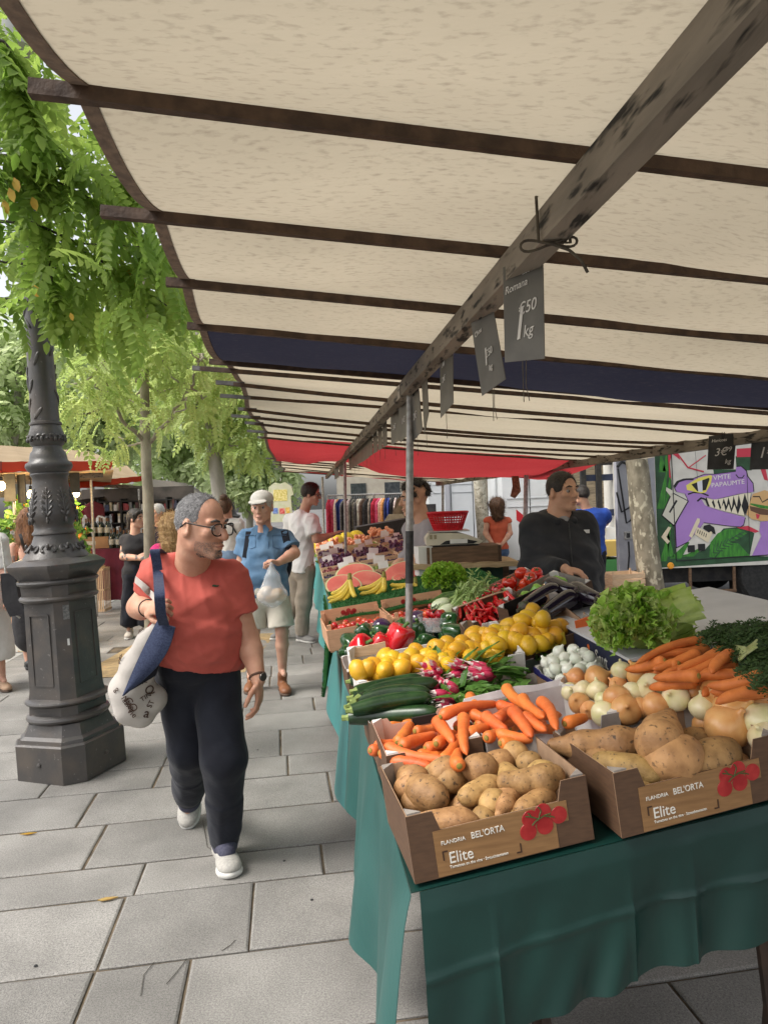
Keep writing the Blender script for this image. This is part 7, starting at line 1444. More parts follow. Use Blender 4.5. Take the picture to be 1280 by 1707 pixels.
for k in range(6):MB().box((xs0+(xs1-xs0)*k/5, 13.1, (zz[0]+zz[-1])/2-.3), (.03, .31, zz[-1]-zz[0]+.7)).build('upright', m_under, t, ang=20)
MB().box(((xs0+xs1)/2, 13.28, (zz[0]+zz[-1])/2), (xs1-xs0, .03, zz[-1]-zz[0]+.5)).build('back_board', mk('shelf_back', (.10, .085, .075), (.05, .045, .04), sc=4, rough=.9), t, ang=20)
pal=[(.55, .52, .48), (.35, .05, .06), (.04, .05, .09), (.50, .42, .28), (.10, .14, .08), (.62, .60, .58), (.20, .10, .05), (.30, .32, .34), (.08, .03, .03)]
for i, z in enumerate(zz[:-1]):
 for j, c in enumerate(pal):
  mb=MB()
  for k in range(7):x=ru(xs0+.05, xs1-.05); h_=ru(.09, .17); mb.box((x, ru(12.97, 13.1), z+.011+h_/2), (ru(.03, .07), .1, h_))
  o=mb.build('shelf_goods', mk('goods_%d'%j, c, tuple(x*.6 for x in c), sc=12, rough=.5), t, ang=20); o['kind']='stuff'
for i, (u, v, c, nm)in enumerate([(150, 868, (.60, .60, .62), 'white'), (162, 872, (.66, .66, .66), 'pale grey'), (142, 860, (.22, .02, .05), 'burgundy'), (156, 850, (.14, .02, .03), 'dark maroon'), (170, 880, (.55, .56, .60), 'bluish white')]):garment(W(u, v-20, 12.4), .34, .62, mk('linen_%d'%i, c, tuple(x*.8 for x in c), sc=20, rough=.9), '%s linen garment hanging behind the wine bottles'%nm, 40+i, 'linen hanging behind the bottles', ru(0, .8))
kc=WZ(170, 1020); t=thing('slatted_crate', 'tall pale slatted crate standing on end at the right of the lamp post', 'crate', kc)
for k in range(6):MB().box(kc+Vector((-.07+.028*k, -.1+.001*k, .36)), (.018, .008, .70)).build('slat', m_pale, t, ang=20)
for z in(.04, .36, .68):MB().box(kc+Vector((0, -.09, z)), (.17, .012, .03)).build('cross_slat', m_pale, t, ang=20); MB().box(kc+Vector((0.085, .05, z)), (.012, .3, .03)).build('cross_slat', m_pale, t, ang=20)
for k in range(5):MB().box(kc+Vector((.092, -.07+.055*k, .36)), (.008, .018, .70)).build('slat', m_pale, t, ang=20)
mb=MB()
for k in range(60):p=kc+Vector((ru(-.07, .07), ru(-.08, .1), .70)); mb.tube([p, p+Vector((ru(-.05, .05), ru(-.05, .05), ru(0, .05)))], .002, 4)
mb.build('straw', mk('straw', (.52, .40, .18), rough=.9), t)
g_=W(282, 862, 17); hg=SDF(.05)
for k in range(9):hg.el(g_+Vector((ru(-.45, .45), ru(-.2, .2), ru(-.25, .2))), (.2, .16, .2), None, .05)
tag(hg.build('flower_bank', mk('russet_flowers', (.30, .08, .02), (.08, .02, .01), sc=14, rough=.9, bump=1, bsc=30), None, g_, ridge(3, 14, .05)), 'bank of russet dried flowers under the striped awning', 'flowers')
mb=MB(); q=WZ(180, 1499, .006); mb.prism([(-.038, 0), (-.012, .011), (.02, .008), (.04, .003), (.012, -.009), (-.02, -.01)], q, (1, .2, 0), (-.2, 1, 0), (0, 0, 1), 0, .004); tag(mb.build('fallen_leaf', mk('dry_leaf', (.38, .26, .08), (.30, .18, .05), sc=60, rough=.8), None, q), 'curled yellow leaf lying on a paving joint in the foreground', 'leaf')
q=WZ(48, 1390, .006); mb=MB(); mb.prism([(-.04, 0), (0, .01), (.04, .003), (0, -.01)], q, (1, .1, 0), (-.1, 1, 0), (0, 0, 1), 0, .003); tag(mb.build('fallen_leaf', m_lf_yel, None, q), 'small yellow leaf lying on the paving left of the lamp base', 'leaf')
for i, (p0, p1, p2, lab)in enumerate([((235, 1660), (240, 1625), (258, 1603), 'long curved thin twig on the nearest paving'), ((278, 1640), (295, 1620), (312, 1598), 'short thin twig right of the long curved one'), ((338, 1367), (346, 1412), (352, 1416), 'thin twig beside the front shoe of the man in red'), ((370, 1585), (385, 1575), (392, 1567), 'tiny twig across the paving in front of the man in red')]):
 a=[WZ(*p, .004)for p in(p0, p1, p2)]; tag(MB().tube(a, .0012, 5).build('twig', m_twig, None, a[0]), lab, 'twig')
for i, (u, v)in enumerate([(474, 1435), (300, 1310), (60, 1610), (520, 1500), (430, 1250)]):p=WZ(u, v, .002); tag(MB().lathe([(.0001, .003), (.006, .002), (.007, 0)], 8, p).build('gum_spot', m_black, None, p), ['dark gum spot on the paving right of the front shoe', 'dark gum spot on the paving in front of the lamp base', 'dark gum spot at the lower left', 'dark gum spot near the green cloth', 'dark gum spot right of the leg of the man in red'][i], 'gum spot')
def skinm(name, a, b):return mk(name, a, b, sc=14, rough=.55, spec=.35, bump=.18, bsc=70, sss=.08, lo=.3, hi=.7, detail=10)
m_sk1=skinm('tanned_skin', (.55, .31, .21), (.43, .21, .135)); m_sk2=skinm('fair_skin', (.58, .345, .245), (.50, .26, .185)); m_sk3=skinm('olive_skin', (.56, .33, .22), (.47, .25, .16))
m_eye=mk('eye_white', (.30, .28, .265), rough=.3); m_iris=mk('eye_iris', (.03, .02, .015), rough=.15)
def cloth(name, a, b, sc=9, **k):return mk(name, a, b, sc=sc, rough=.85, spec=.2, bump=.55, bsc=15, bd=3.5, sheen=.08, **k)
def headM(f, tilt=0.0, roll=0.0):
 f=Vector(f).normalized(); x=f.cross(Vector((0, 0, 1))).normalized(); z=x.cross(f)
 return Matrix((x, f, z)).transposed()@Matrix.Rotation(R(tilt), 3, 'X')@Matrix.Rotation(R(roll), 3, 'Y')
def head_sdf(s, c, M_, k, neck, nr=.055, big=1.0):
 P=lambda x, y, z:Vector(c)+M_@(Vector((x, y, z))*k)
 s.el(P(0, -.014, .036), Vector((.074, .095, .084))*k, M_, .02); s.el(P(0, .02, -.03), Vector((.061, .070, .082))*k, M_, .025*k)
 s.rc(P(-.045, .012, -.068), P(-.014, .070, -.098), .022*k, .018*k, .018); s.rc(P(.045, .012, -.068), P(.014, .070, -.098), .022*k, .018*k, .018)
 for sx in(-1, 1):
  s.el(P(.040*sx, .062, -.018), Vector((.022, .020, .018))*k, M_, .014); s.rc(P(.045*sx, .071, .025), P(.014*sx, .085, .024), .010*k, .009*k, .010)
 for sx in(-1, 1):s.sub(P(.031*sx, .094, .005), Vector((.017, .016, .011))*k, M_, .010*k)
 s.rc(P(0, .086, .016), P(0, .108, -.026), .009*k, .0125*k*big, .008*k)
 for sx in(-1, 1):s.el(P(.011*sx, .097, -.029), Vector((.009, .010, .008))*k, M_, .005*k)
 s.el(P(0, .088, -.062), Vector((.024, .011, .0065))*k, M_, .006*k); s.el(P(0, .086, -.074), Vector((.020, .011, .007))*k, M_, .006*k)
 s.sub(P(0, .100, -.0675), Vector((.024, .010, .0016))*k, M_, .003)
 for sx in(-1, 1):
  Me=M_@Matrix.Rotation(-.35*sx, 3, 'Z')@Matrix.Rotation(.12, 3, 'X')
  s.el(P(.076*sx, -.008, -.004), Vector((.011, .020, .033))*k, Me, .006*k); s.sub(P(.088*sx, -.004, -.002), Vector((.008, .011, .020))*k, Me, .004)
 s.rc(P(0, -.022, -.035), neck, nr*k, nr*1.1, .03)
def hand_sdf(s, wrist, dirv, pn, k=1.0, curl=.5, thumb=1, spread=.0, kk=.006):
 """pn: direction the palm faces; thumb: +1/-1 side"""
 d=Vector(dirv).normalized(); pn=Vector(pn); pn=(pn-d*pn.dot(d)).normalized(); sd=d.cross(pn)*thumb; w_=Vector(wrist); Mh=Matrix((sd, d, pn)).transposed()
 s.el(w_+d*.050*k, Vector((.040, .052, .016))*k, Mh, .012)
 for i in range(4):
  x=(.029-.0195*i)*k; L=(.040, .045, .042, .034)[i]*k; r=(.0088, .009, .0087, .0078)[i]*k
  p=w_+d*(.084-.006*abs(i-1.2))*k+sd*x; a=0
  for j, (l, c_)in enumerate(((L, .55), (L*.66, 1.0), (L*.55, .7))):
   a+=curl*c_*(1+.07*i); q=p+(d*math.cos(a)+pn*math.sin(a)+sd*(.10*(1.5-i)*spread))*l; s.rc(p, q, r, r*.92, kk if j==0 else.003); p=q; r*=.93
 p=w_+d*.022*k+sd*.032*k; a=.65
 for l, r in((.040, .0125), (.032, .0105), (.024, .0095)):
  q=p+(d*math.cos(a)+sd*math.sin(a)*.8+pn*(.35+.3*curl)).normalized()*l*k; s.rc(p, q, r*k, r*.9*k, .008); p=q; a-=.35
TORSO=[(-.06, .165, .105, 0), (.12, .168, .115, .01), (.32, .158, .115, .015), (.52, .160, .115, .012), (.72, .172, .118, .008), (.88, .168, .105, .0), (1.0, .125, .08, -.005)]
BELLY=[(-.06, .175, .12, .0), (.12, .18, .14, .03), (.32, .178, .148, .045), (.52, .176, .142, .035), (.72, .182, .132, .018), (.88, .175, .112, .0), (1.0, .13, .085, -.01)]
class Person:
 def __init__(s, label, d, J, fw, head_f, tilt=0, roll=0, hk=1.0, skin=None, res=.008, torso=None, tw=1.0, nose=1.0, arm=1.0, nr=.055):
  s.J={k:(W(v[0], v[1], d+(v[2]if len(v)>2 else 0)))for k, v in J.items()}; s.res=res; s.skin=skin or m_sk2; s.hk=hk
  b=s.J['anl'].lerp(s.J['anr'], .5); s.t=thing('person', label, 'person', (b.x, b.y, 0)); s.Hm=headM(head_f, tilt, roll); s.nose=nose; s.arm=arm; s.nr=nr
  s.sh=s.J['shl'].lerp(s.J['shr'], .5); s.hp=s.J['hpl'].lerp(s.J['hpr'], .5); s.up=(s.sh-s.hp).normalized(); s.L=(s.sh-s.hp).length
  f=Vector(fw); f=(f-s.up*f.dot(s.up)).normalized(); s.fw=f; s.xr=f.cross(s.up); s.TM_=Matrix((s.xr, f, s.up)).transposed(); s.torso=[(t, w_*tw, dd*tw, o)for t, w_, dd, o in(torso or TORSO)]
  s.hands={}
 def level(s, t):return s.hp+s.up*(s.L*t)
 def torso_sdf(s, q, g=0.0, t0=-1, t1=2, k=.05):
  for t, w_, dd, o in s.torso:
   if t0<=t<=t1:q.el(s.level(t)+s.fw*o, (w_+g, dd+g, max(.09, s.L*.2)), s.TM_, k)
 def body(s, sleeves=True, legs=True):
  J=s.J; q=SDF(s.res); s.torso_sdf(q, -.015); head_sdf(q, J['head'], s.Hm, s.hk, J['neck'], s.nr, s.nose)
  for e in 'lr':
   a=s.arm; q.rc(J['sh'+e], J['el'+e], .050*a, .043*a, .03); m_=J['el'+e].lerp(J['wr'+e], .3); q.rc(J['el'+e], m_, .043*a, .044*a, .02); q.rc(m_, J['wr'+e], .044*a, .027*a, .02)
   if 'tip'+e in J:
    hd=s.hands.get(e, {}); dv=J['tip'+e]-J['wr'+e]; hand_sdf(q, J['wr'+e], dv, hd.get('pn', s.fw*-1), hd.get('k', 1.0), hd.get('curl', .45), hd.get('thumb', 1), hd.get('spread', .5))
   q.rc(J['hp'+e], J['kn'+e], .078, .052, .03); m_=J['kn'+e].lerp(J['an'+e], .35); q.rc(J['kn'+e], m_, .052, .054, .02); q.rc(m_, J['an'+e], .054, .036, .02); q.rc(J['an'+e], J['an'+e].lerp(J['to'+e], .5), .032, .020, .012)
  o=q.build('body', s.skin, s.t); s.bodyo=o; s.face(); return o
 def HP(s, x, y, z):return s.J['head']+s.Hm@(Vector((x, y, z))*s.hk)
 def face(s):
  for sx in(-1, 1):
   e=MB().sphere(s.HP(.031*sx, .0745, .003), .0118*s.hk, 10, 8).build('eye', m_eye, s.t); MB().sphere(s.HP(.031*sx, .0815, .003), .0062*s.hk, 8, 6).build('iris', m_iris, e)
 def brows(s, mat):
  for sx in(-1, 1):MB().tube([s.HP(.048*sx, .078, .026), s.HP(.034*sx, .090, .033), s.HP(.016*sx, .094, .028)], [.003*s.hk, .0055*s.hk, .004*s.hk], 6).build('eyebrow', mat, s.t)
 def lips(s, c=(.34, .11, .09)):
  m_=mk('lip_%d%d'%(int(c[0]*100), int(c[1]*100)), c, rough=.45); MB().tube([s.HP(-.023, .091, -.0665), s.HP(-.008, .0995, -.0625), s.HP(.008, .0995, -.0625), s.HP(.023, .091, -.0665)], [.001, .0035, .0035, .001], 6).build('lips', m_, s.t)
 def hair(s, mat, style='short', g=.006, amp=.003, strand=None):
  strand=strand or{'short':(1500, .022, 0), 'receding':(2600, .014, 0), 'curly_short':(1800, .03, .6), 'long':(1600, .09, .05), 'wild':(2600, .06, .6), 'bob':(900, .05, .05), 'bun':(900, .05, .1)}[style]
  q=SDF(max(.005, s.res*.8)); k=s.hk; H=s.HP
  if style in('short', 'receding'):
   q.el(H(0, -.015, .037), Vector((.074+g, .095+g, .084+g))*k, s.Hm, .0); q.el(H(0, -.042, .008), Vector((.066+g*.6, .064+g*.6, .050))*k, s.Hm, .015)
   if style=='receding':q.sub(H(0, .105, .035), Vector((.090, .088, .098))*k, s.Hm, .015); q.sub(H(0, .06, -.05), Vector((.12, .075, .07))*k, s.Hm, .012)
   else:q.sub(H(0, .110, .008), Vector((.082, .072, .092))*k, s.Hm, .006); q.sub(H(0, .06, -.065), Vector((.12, .068, .07))*k, s.Hm, .006)
   q.cut(H(0, -.06, -.060), s.Hm@Vector((0, -.25, -.97)))
  elif style=='curly_short':
   for i in range(46):
    a, th=ru(0, 6.28), ru(0, 1.75); x, y, z=math.sin(th)*math.cos(a)*.082, math.sin(th)*math.sin(a)*.098-.015, math.cos(th)*.092+.037
    if y>.055 and z<.075:continue
    q.el(H(x, y, z), Vector((.020, .020, .018))*k, None, .010)
  elif style=='long':
   q.el(H(0, -.02, .04), Vector((.085, .105, .092))*k, s.Hm, .0);
   for sx in(-1, 0, 1):q.rc(H(.045*sx, -.05, .0), H(.06*sx, -.075, -.19), .060*k, .045*k, .03)
   q.cut(H(0, .052, .06), s.Hm@Vector((0, .9, -.43)))
  elif style=='wild':
   q.el(H(0, -.03, .04), Vector((.105, .11, .10))*k, s.Hm, .0); q.rc(H(0, -.06, .0), H(0, -.085, -.16), .115*k, .09*k, .05); q.cut(H(0, .05, .06), s.Hm@Vector((0, .9, -.43))); amp=.016
  elif style=='bob':
   q.el(H(0, -.02, .04), Vector((.086, .106, .094))*k, s.Hm, .0); q.rc(H(0, -.075, .01), H(0, -.11, -.10), .05*k, .035*k, .03); q.cut(H(0, .066, .05), s.Hm@Vector((0, .93, -.36))); q.rc(H(-.05, .065, .075), H(.05, .065, .075), .022*k, .022*k, .012); q.rc(H(-.076, .02, .05), H(-.076, .02, -.03), .014*k, .008*k, .01); q.rc(H(.076, .02, .05), H(.076, .02, -.03), .014*k, .008*k, .01)
  elif style=='bun':
   q.el(H(0, -.02, .04), Vector((.082, .102, .090))*k, s.Hm, .0); q.el(H(0, -.07, .125), Vector((.05, .05, .045))*k, None, .01); q.el(H(0, -.06, -.03), Vector((.06, .05, .05))*k, None, .02); q.cut(H(0, .06, .06), s.Hm@Vector((0, .9, -.43)))
  w1=ridge(3, 70, amp, (1, 1, .6)); o=q.build('hair', mat, s.t, None, w1)
  if strand:s.strands(o, mat, *strand)
  return o
 def strands(s, o, mat, n_, L_, curl):
   k=s.hk; me=o.data; o0=origin(s.t); P_=[v.co.copy()for v in me.vertices]; N_=[v.normal.copy()for v in me.vertices]; V, F_=[], []; dn=s.Hm@Vector((0, -.45, -.9)); fwv=s.Hm@Vector((0, 1, 0))
   for _ in range(n_):
    i=random.randrange(len(P_)); nn=N_[i]; d_=dn-nn*dn.dot(nn)+nn*ru(.15, .5)+Vector((random.gauss(0, 1), random.gauss(0, 1), random.gauss(0, 1)))*(.25+curl); d_.normalize(); sd=d_.cross(nn).normalized()*.0013*k; L2=L_*ru(.6, 1.3)*k; a_=P_[i]-nn*.002; b=len(V)
    if curl>.3:c_=nn.cross(d_)*ru(-.5, .5)*L2; V+=[a_-sd, a_+sd, a_+d_*L2*.5+c_+sd, a_+d_*L2*.5+c_-sd, a_+d_*L2*1.0+nn*.004]; F_+=[(b, b+1, b+2, b+3), (b+3, b+2, b+4)]
    else:V+=[a_-sd, a_+sd, a_+d_*L2+nn*.002]; F_.append((b, b+1, b+2))
   mesh_obj('hair_strands', [v+o0 for v in V], F_, mat, s.t, None, False)
 def shirt(s, mat, sl=.6, hem=-.02, g=.012, sr=(.068, .066), wr=.010, seed=1, name='shirt', armg=.0, hemn=None, neckcut=True, longs=False, sfreq=16):
  J=s.J; q=SDF(s.res); s.torso_sdf(q, g)
  for e in 'lr':
   q.rc(s.sh.lerp(J['sh'+e], .3)+s.up*.015, J['sh'+e], .055, sr[0], .045)
   if longs:q.rc(J['sh'+e], J['el'+e], sr[0], sr[1], .03); q.cc(J['el'+e], J['el'+e].lerp(J['wr'+e], .97), sr[1], sr[1]*.62, .02); q.rc(J['el'+e], J['el'+e].lerp(J['wr'+e], .75), sr[1], sr[1]*.72, .02)
   elif sl>0:q.cc(J['sh'+e], J['sh'+e].lerp(J['el'+e], sl), sr[0], sr[1], .03)
  n=Vector(hemn)if hemn else-s.up
  lo=s.level(hem); bx=None
  q.cut(lo, n, None)if not longs and sl<.9 else q.cut(lo, n, (tuple(lo-Vector((.25, .25, .35))), tuple(lo+Vector((.25, .25, .02)))))
  if neckcut:
   c=s.J['neck']+s.fw*.035+s.up*.03; q.sub(c, (.078, .085, .05), s.TM_, .006)
  f1, f2=ridge(seed, sfreq, wr, (1, 1, .8)), wob(seed+50, 9, wr*.8); o=q.build(name, mat, s.t, None, lambda V:f1(V)-wr*.5+f2(V)); s.shirto=o; return o
 def trousers(s, mat, r=(.10, .082, .062), end=.97, g=.012, wr=.007, seed=2, top=.16, name='trousers', flare=0):
  J=s.J; q=SDF(s.res); s.torso_sdf(q, g, -1, .35)
  for e in 'lr':
   q.rc(J['hp'+e], J['kn'+e], r[0], r[1], .045 if e=='l' else.02)
   if end>1:pass
   if end<.5:q.cc(J['hp'+e], J['hp'+e].lerp(J['kn'+e], end*2), r[0]*.98, r[1]*1.15, .01);
   else:q.rc(J['kn'+e], J['kn'+e].lerp(J['an'+e], .8), r[1], r[2], .03); q.cc(J['kn'+e].lerp(J['an'+e], .5), J['kn'+e].lerp(J['an'+e], end), r[1]+(r[2]-r[1])*.625-.010+flare*.4, r[2]+flare, .04)
  if end<.5:
   for e in 'lr':p=J['hp'+e].lerp(J['kn'+e], end*2); q.cut(p, J['kn'+e]-J['hp'+e], (tuple(p-Vector((.12, .2, .2))), tuple(p+Vector((.12, .2, .06)))))
  q.cut(s.level(top), s.up); f1, f2=ridge(seed, 13, wr, (1, 1, .7)), wob(seed+9, 10, wr*.6); return q.build(name, mat, s.t, None, lambda V:f1(V)-wr*.5+f2(V))
 def shoes(s, mat, sole, k=1.0, name='shoe', dark=None, low=.0):
  for e in 'lr':
   a, t_=s.J['an'+e], s.J['to'+e]; hl=s.J.get('he'+e); d=(t_-a); d.z=0 if hl is None else d.z;
   heel=hl if hl is not None else Vector((a.x, a.y, .045))-d.normalized()*.035
   toe=t_ if hl is not None else Vector((t_.x, t_.y, .038)); ax_=(toe-heel).normalized(); sd=ax_.cross(Vector((0, 0, 1))).normalized(); up=sd.cross(ax_); Mf=Matrix((sd, ax_, up)).transposed(); L=(toe-heel).length
   q=SDF(max(.005, s.res*.75)); q.rc(heel+up*.012, heel+ax_*L*.55+up*.004, .038*k, .040*k, .02); q.el(heel+ax_*L*.72, Vector((.046*k, .075, .034)), Mf, .03); q.el(toe-ax_*.035-up*.006, Vector((.042*k, .05, .026)), Mf, .02)
   q.rc(heel+up*.02, a.lerp(heel, .25)+Vector((0, 0, .02-low)), .038*k, .042*k, .02); q.cut(heel-up*.018, -up); sh=q.build(name, mat, s.t)
   z=SDF(max(.005, s.res*.75)); z.el(heel-up*.026+ax_*.005, Vector((.040*k, .05, .022)), Mf, .0); z.el(heel+ax_*L*.72-up*.026, Vector((.051*k, .085, .02)), Mf, .02); z.rc(heel-up*.024, toe-ax_*.04-up*.024, .034*k, .042*k, .02); z.cut(heel-up*.040, -up); z.cut(heel-up*.012, up); z.build('sole', sole, sh)
   if dark is not None:
    v=SDF(max(.005, s.res*.75)); v.rc(a+Vector((0, 0, .05)), a+Vector((0, 0, -.02)), .050*k, .050*k, .0); v.rc(a+Vector((0, 0, .0)), heel+ax_*L*.60+up*.040, .050*k, .034*k, .02); v.build('tongue', dark, sh)
    lc=MB()
    for i in range(4):p=heel+ax_*L*(.42+.07*i)+up*(.062-.008*i); p+=up*.03; lc.tube([p-sd*.034-up*.02, p+up*.004, p+sd*.034-up*.02], .003, 5)
    lc.build('laces', mk('lace_dark', (.03, .03, .05), rough=.8), sh)
_BV={}
def BVH_(o):
 if o.name not in _BV:o0=origin(o.parent); _BV[o.name]=BVHTree.FromPolygons([tuple(x.co+o0)for x in o.data.vertices], [tuple(q.vertices)for q in o.data.polygons])
 return _BV[o.name]
def surf(o, u, v):
 return BVH_(o).ray_cast(CAM, ray(u, v).normalized())[:2]
m_hgrey=mk('grey_hair', (.17, .165, .165), (.10, .097, .097), sc=60, rough=.8); m_hgrey2=mk('pale_grey_hair', (.36, .355, .36), (.26, .255, .26), sc=60, rough=.7); m_hgrey3=mk('dark_grey_hair', (.05, .048, .048), (.03, .03, .03), sc=60, rough=.7); m_hblk=mk('black_hair', (.016, .012, .010), (.035, .026, .02), sc=60, rough=.5, bump=.5, bsc=120); m_hbrn=mk('brown_hair', (.12, .055, .025), (.05, .025, .012), sc=40, st=(2, 2, .4), rough=.5, bump=.6, bsc=90); m_hblo=mk('blond_hair', (.48, .31, .13), (.30, .17, .07), sc=40, st=(2, 2, .4), rough=.5, bump=.6, bsc=90); m_hwht=mk('white_hair', (.5, .49, .47), (.36, .35, .34), sc=60, rough=.7, bump=.4)
m_white_rub=mk('sole_white', (.62, .61, .57), (.5, .49, .46), sc=30, rough=.6)
p=Person('man in a coral red T-shirt and black trousers passing the lamp post', 3.15, dict(head=(337, 877, -.16), neck=(320, 948, -.06), shl=(268, 957, -.05), shr=(382, 962, .0), ell=(232, 1012, -.02), elr=(413, 1064, .0), wrl=(248, 1014, -.22), wrr=(431, 1133, -.10), tipl=(282, 1004, -.36), tipr=(434, 1190, -.13), hpl=(301, 1125, .02), hpr=(360, 1122, .0), knl=(316, 1248, .02), knr=(374, 1262, -.10), anl=(316, 1328, .38), anr=(375, 1400, .06), tol=(311, 1372, .36), tor=(386, 1447, -.12), hel=(323, 1302, .50), her=(371, 1421, .10)), (.16, -1, 0), (.90, -.44, 0), -8, 0, 1.13, m_sk1, .0055, BELLY, 1.0, 1.3, 1.15, .068)
p.hands={'l':dict(pn=(.55, .35, -.4), curl=1.15, thumb=-1, k=1.05), 'r':dict(pn=(-.9, .1, 0), curl=.5, thumb=-1, k=1.02, spread=.0)}
p.body(); p.brows(mk('grey_brow', (.05, .045, .042), rough=.8)); p.lips((.30, .12, .09)); hh=p.hair(m_hgrey, 'receding', .0012, .0, (2200, .010, -.12)); p.strands(hh, m_hgrey2, 2600, .010, -.12); p.strands(hh, m_hgrey3, 1500, .010, -.12)
m_red_t=cloth('coral_cotton', (.47, .098, .075), (.42, .085, .066), 5); p.shirt(m_red_t, .60, .16, .022, (.078, .080), .014, 4, 't_shirt', hemn=tuple(-(p.up+p.xr*-.22+p.fw*.05)), sfreq=19); shirt1=p.shirto
m_blk_t=cloth('black_navy_cloth', (.011, .012, .018), (.016, .018, .026), 6); p.trousers(m_blk_t, (.108, .096, .068), 1.0, -.004, .008, 5, .30)
p.shoes(mk('grey_knit', (.42, .40, .36), (.34, .325, .30), sc=90, rough=.9, bump=.2), m_white_rub, 1.12, 'sneaker', mk('navy_knit', (.045, .045, .075), (.07, .07, .10), sc=90, rough=.9))
def rim(c, rx, rz, M_, th, n=22, e=2.6):
 pts=[]
 for i in range(n+1):
  a=2*PI*i/n; ca, sa=math.cos(a), math.sin(a); r=(abs(ca)**e+abs(sa)**e)**(-1/e); pts.append(Vector(c)+M_@Vector((r*rx*ca, -.010*(ca*ca), r*rz*sa)))
 return pts
def glasses(p, mat, label='glasses'):
 k=p.hk; mb=MB()
 for sx in(-1, 1):mb.tube(rim(p.HP(.033*sx, .106, .000), .027*k, .022*k, p.Hm, .002), .0026*k, 6, False)
 mb.tube([p.HP(-.008, .107, .006), p.HP(0, .110, .009), p.HP(.008, .107, .006)], .0024*k, 6)
 for sx in(-1, 1):mb.tube([p.HP(.060*sx, .096, .008), p.HP(.076*sx, .05, .012), p.HP(.083*sx, -.005, .016), p.HP(.083*sx, -.03, -.004)], .0027*k, 6)
 o=mb.build(label, mat, p.t)
 ln=mk('lens', (.75, .78, .8), rough=.05, spec=.6, alpha=.06)
 for sx in(-1, 1):MB().prism([(q.x, q.z)for q in[p.Hm.transposed()@(v-p.HP(.033*sx, .106, 0))for v in rim(p.HP(.033*sx, .106, .0), .0262*k, .0212*k, p.Hm, 0)[:-1]]], p.HP(.033*sx, .103, 0), p.Hm.col[0], p.Hm.col[2], p.Hm.col[1], 0, .001).build('lens', ln, o, smooth=False)
st_=MB()
for k in range(1500):
 a, b=ru(-1, 1), ru(-.115, -.05); P0=p.HP(a*.09, .16-abs(a)*.13, b); h_=BVH_(p.bodyo).ray_cast(P0, (p.HP(0, .01, b+.005)-P0).normalized())
 if h_[0]is None or(abs(a)<.28 and-.078<b<-.056):continue
 q_, n_=h_[0], h_[1]; t_=n_.orthogonal().normalized()*.0011; st_.add([q_-t_, q_+t_, q_+n_*.0022-Vector((0, 0, .003))], [(0, 1, 2)])
st_.build('stubble', mk('stubble_grey', (.16, .14, .13), rough=.9), p.t)
glasses(p, mk('dark_frame', (.015, .01, .008), rough=.5, spec=.2))
hit, nn=surf(shirt1, 359, 977)
if hit:
 ex=p.xr*-1; ex=(Vector((1, 0, .05))-nn*nn.x).normalized(); ey=nn.cross(ex)
 MB().prism([(-.014, -.003), (-.010, .004), (-.002, .005), (.006, .003), (.015, .006), (.016, .003), (.008, .0), (.013, -.003), (.004, -.003), (.001, -.006), (-.004, -.003), (-.009, -.006)], hit+nn*.001, ex, ey, nn, 0, .0025).build('crocodile_badge', mk('badge_green', (.015, .05, .025), rough=.7), p.t, smooth=False)
wv=(p.J['elr']-p.J['wrr']).normalized(); MB().tube([p.J['wrr']+wv*.018+frame(wv)[0]*(.033*math.cos(a))+frame(wv)[1]*(.033*math.sin(a))for a in[2*PI*i/18 for i in range(19)]], .006, 6, False).build('watch_strap', mk('watch_brown', (.10, .05, .03), rough=.6), p.t)
MB().lathe([(.001, .008), (.017, .008), (.019, .004), (.019, 0)], 16, p.J['wrr']+wv*.018+Vector((.026, -.022, 0)), Matrix(frame((.75, -.65, 0))).transposed()).build('watch', mk('watch_face', (.08, .07, .06), rough=.2, metal=.4), p.t)
wl=(p.J['ell']-p.J['wrl']).normalized(); MB().tube([p.J['wrl']+wl*.02+frame(wl)[0]*(.036*math.cos(a))+frame(wl)[1]*(.036*math.sin(a))for a in[2*PI*i/18 for i in range(19)]], .0025, 5, False).build('bracelet', m_black, p.t)
bo_=W(250, 1050, 2.95); bag=thing('tote_bag', 'printed white tote with a dark denim flap, held by the man in red', 'bag', bo_)
m_tote=cloth('tote_cotton', (.46, .425, .385), (.38, .35, .32), 6); m_denim=cloth('denim', (.020, .027, .058), (.036, .047, .09), 160)
q=SDF(.007); ks=[(268, 1036, 2.90, .018), (248, 1070, 2.92, .045), (231, 1110, 2.95, .066), (221, 1150, 2.98, .084), (224, 1178, 2.98, .074), (238, 1192, 2.98, .05)]
for a, b in zip(ks[:-1], ks[1:]):q.rc(W(*a[:3]), W(*b[:3]), a[3], b[3], .03)
q.rc(W(200, 1150, 2.98), W(255, 1165, 3.0), .035, .06, .03); tb_o=q.build('bag_body', m_tote, bag, None, lambda V:ridge(8, 12, .003)(V))
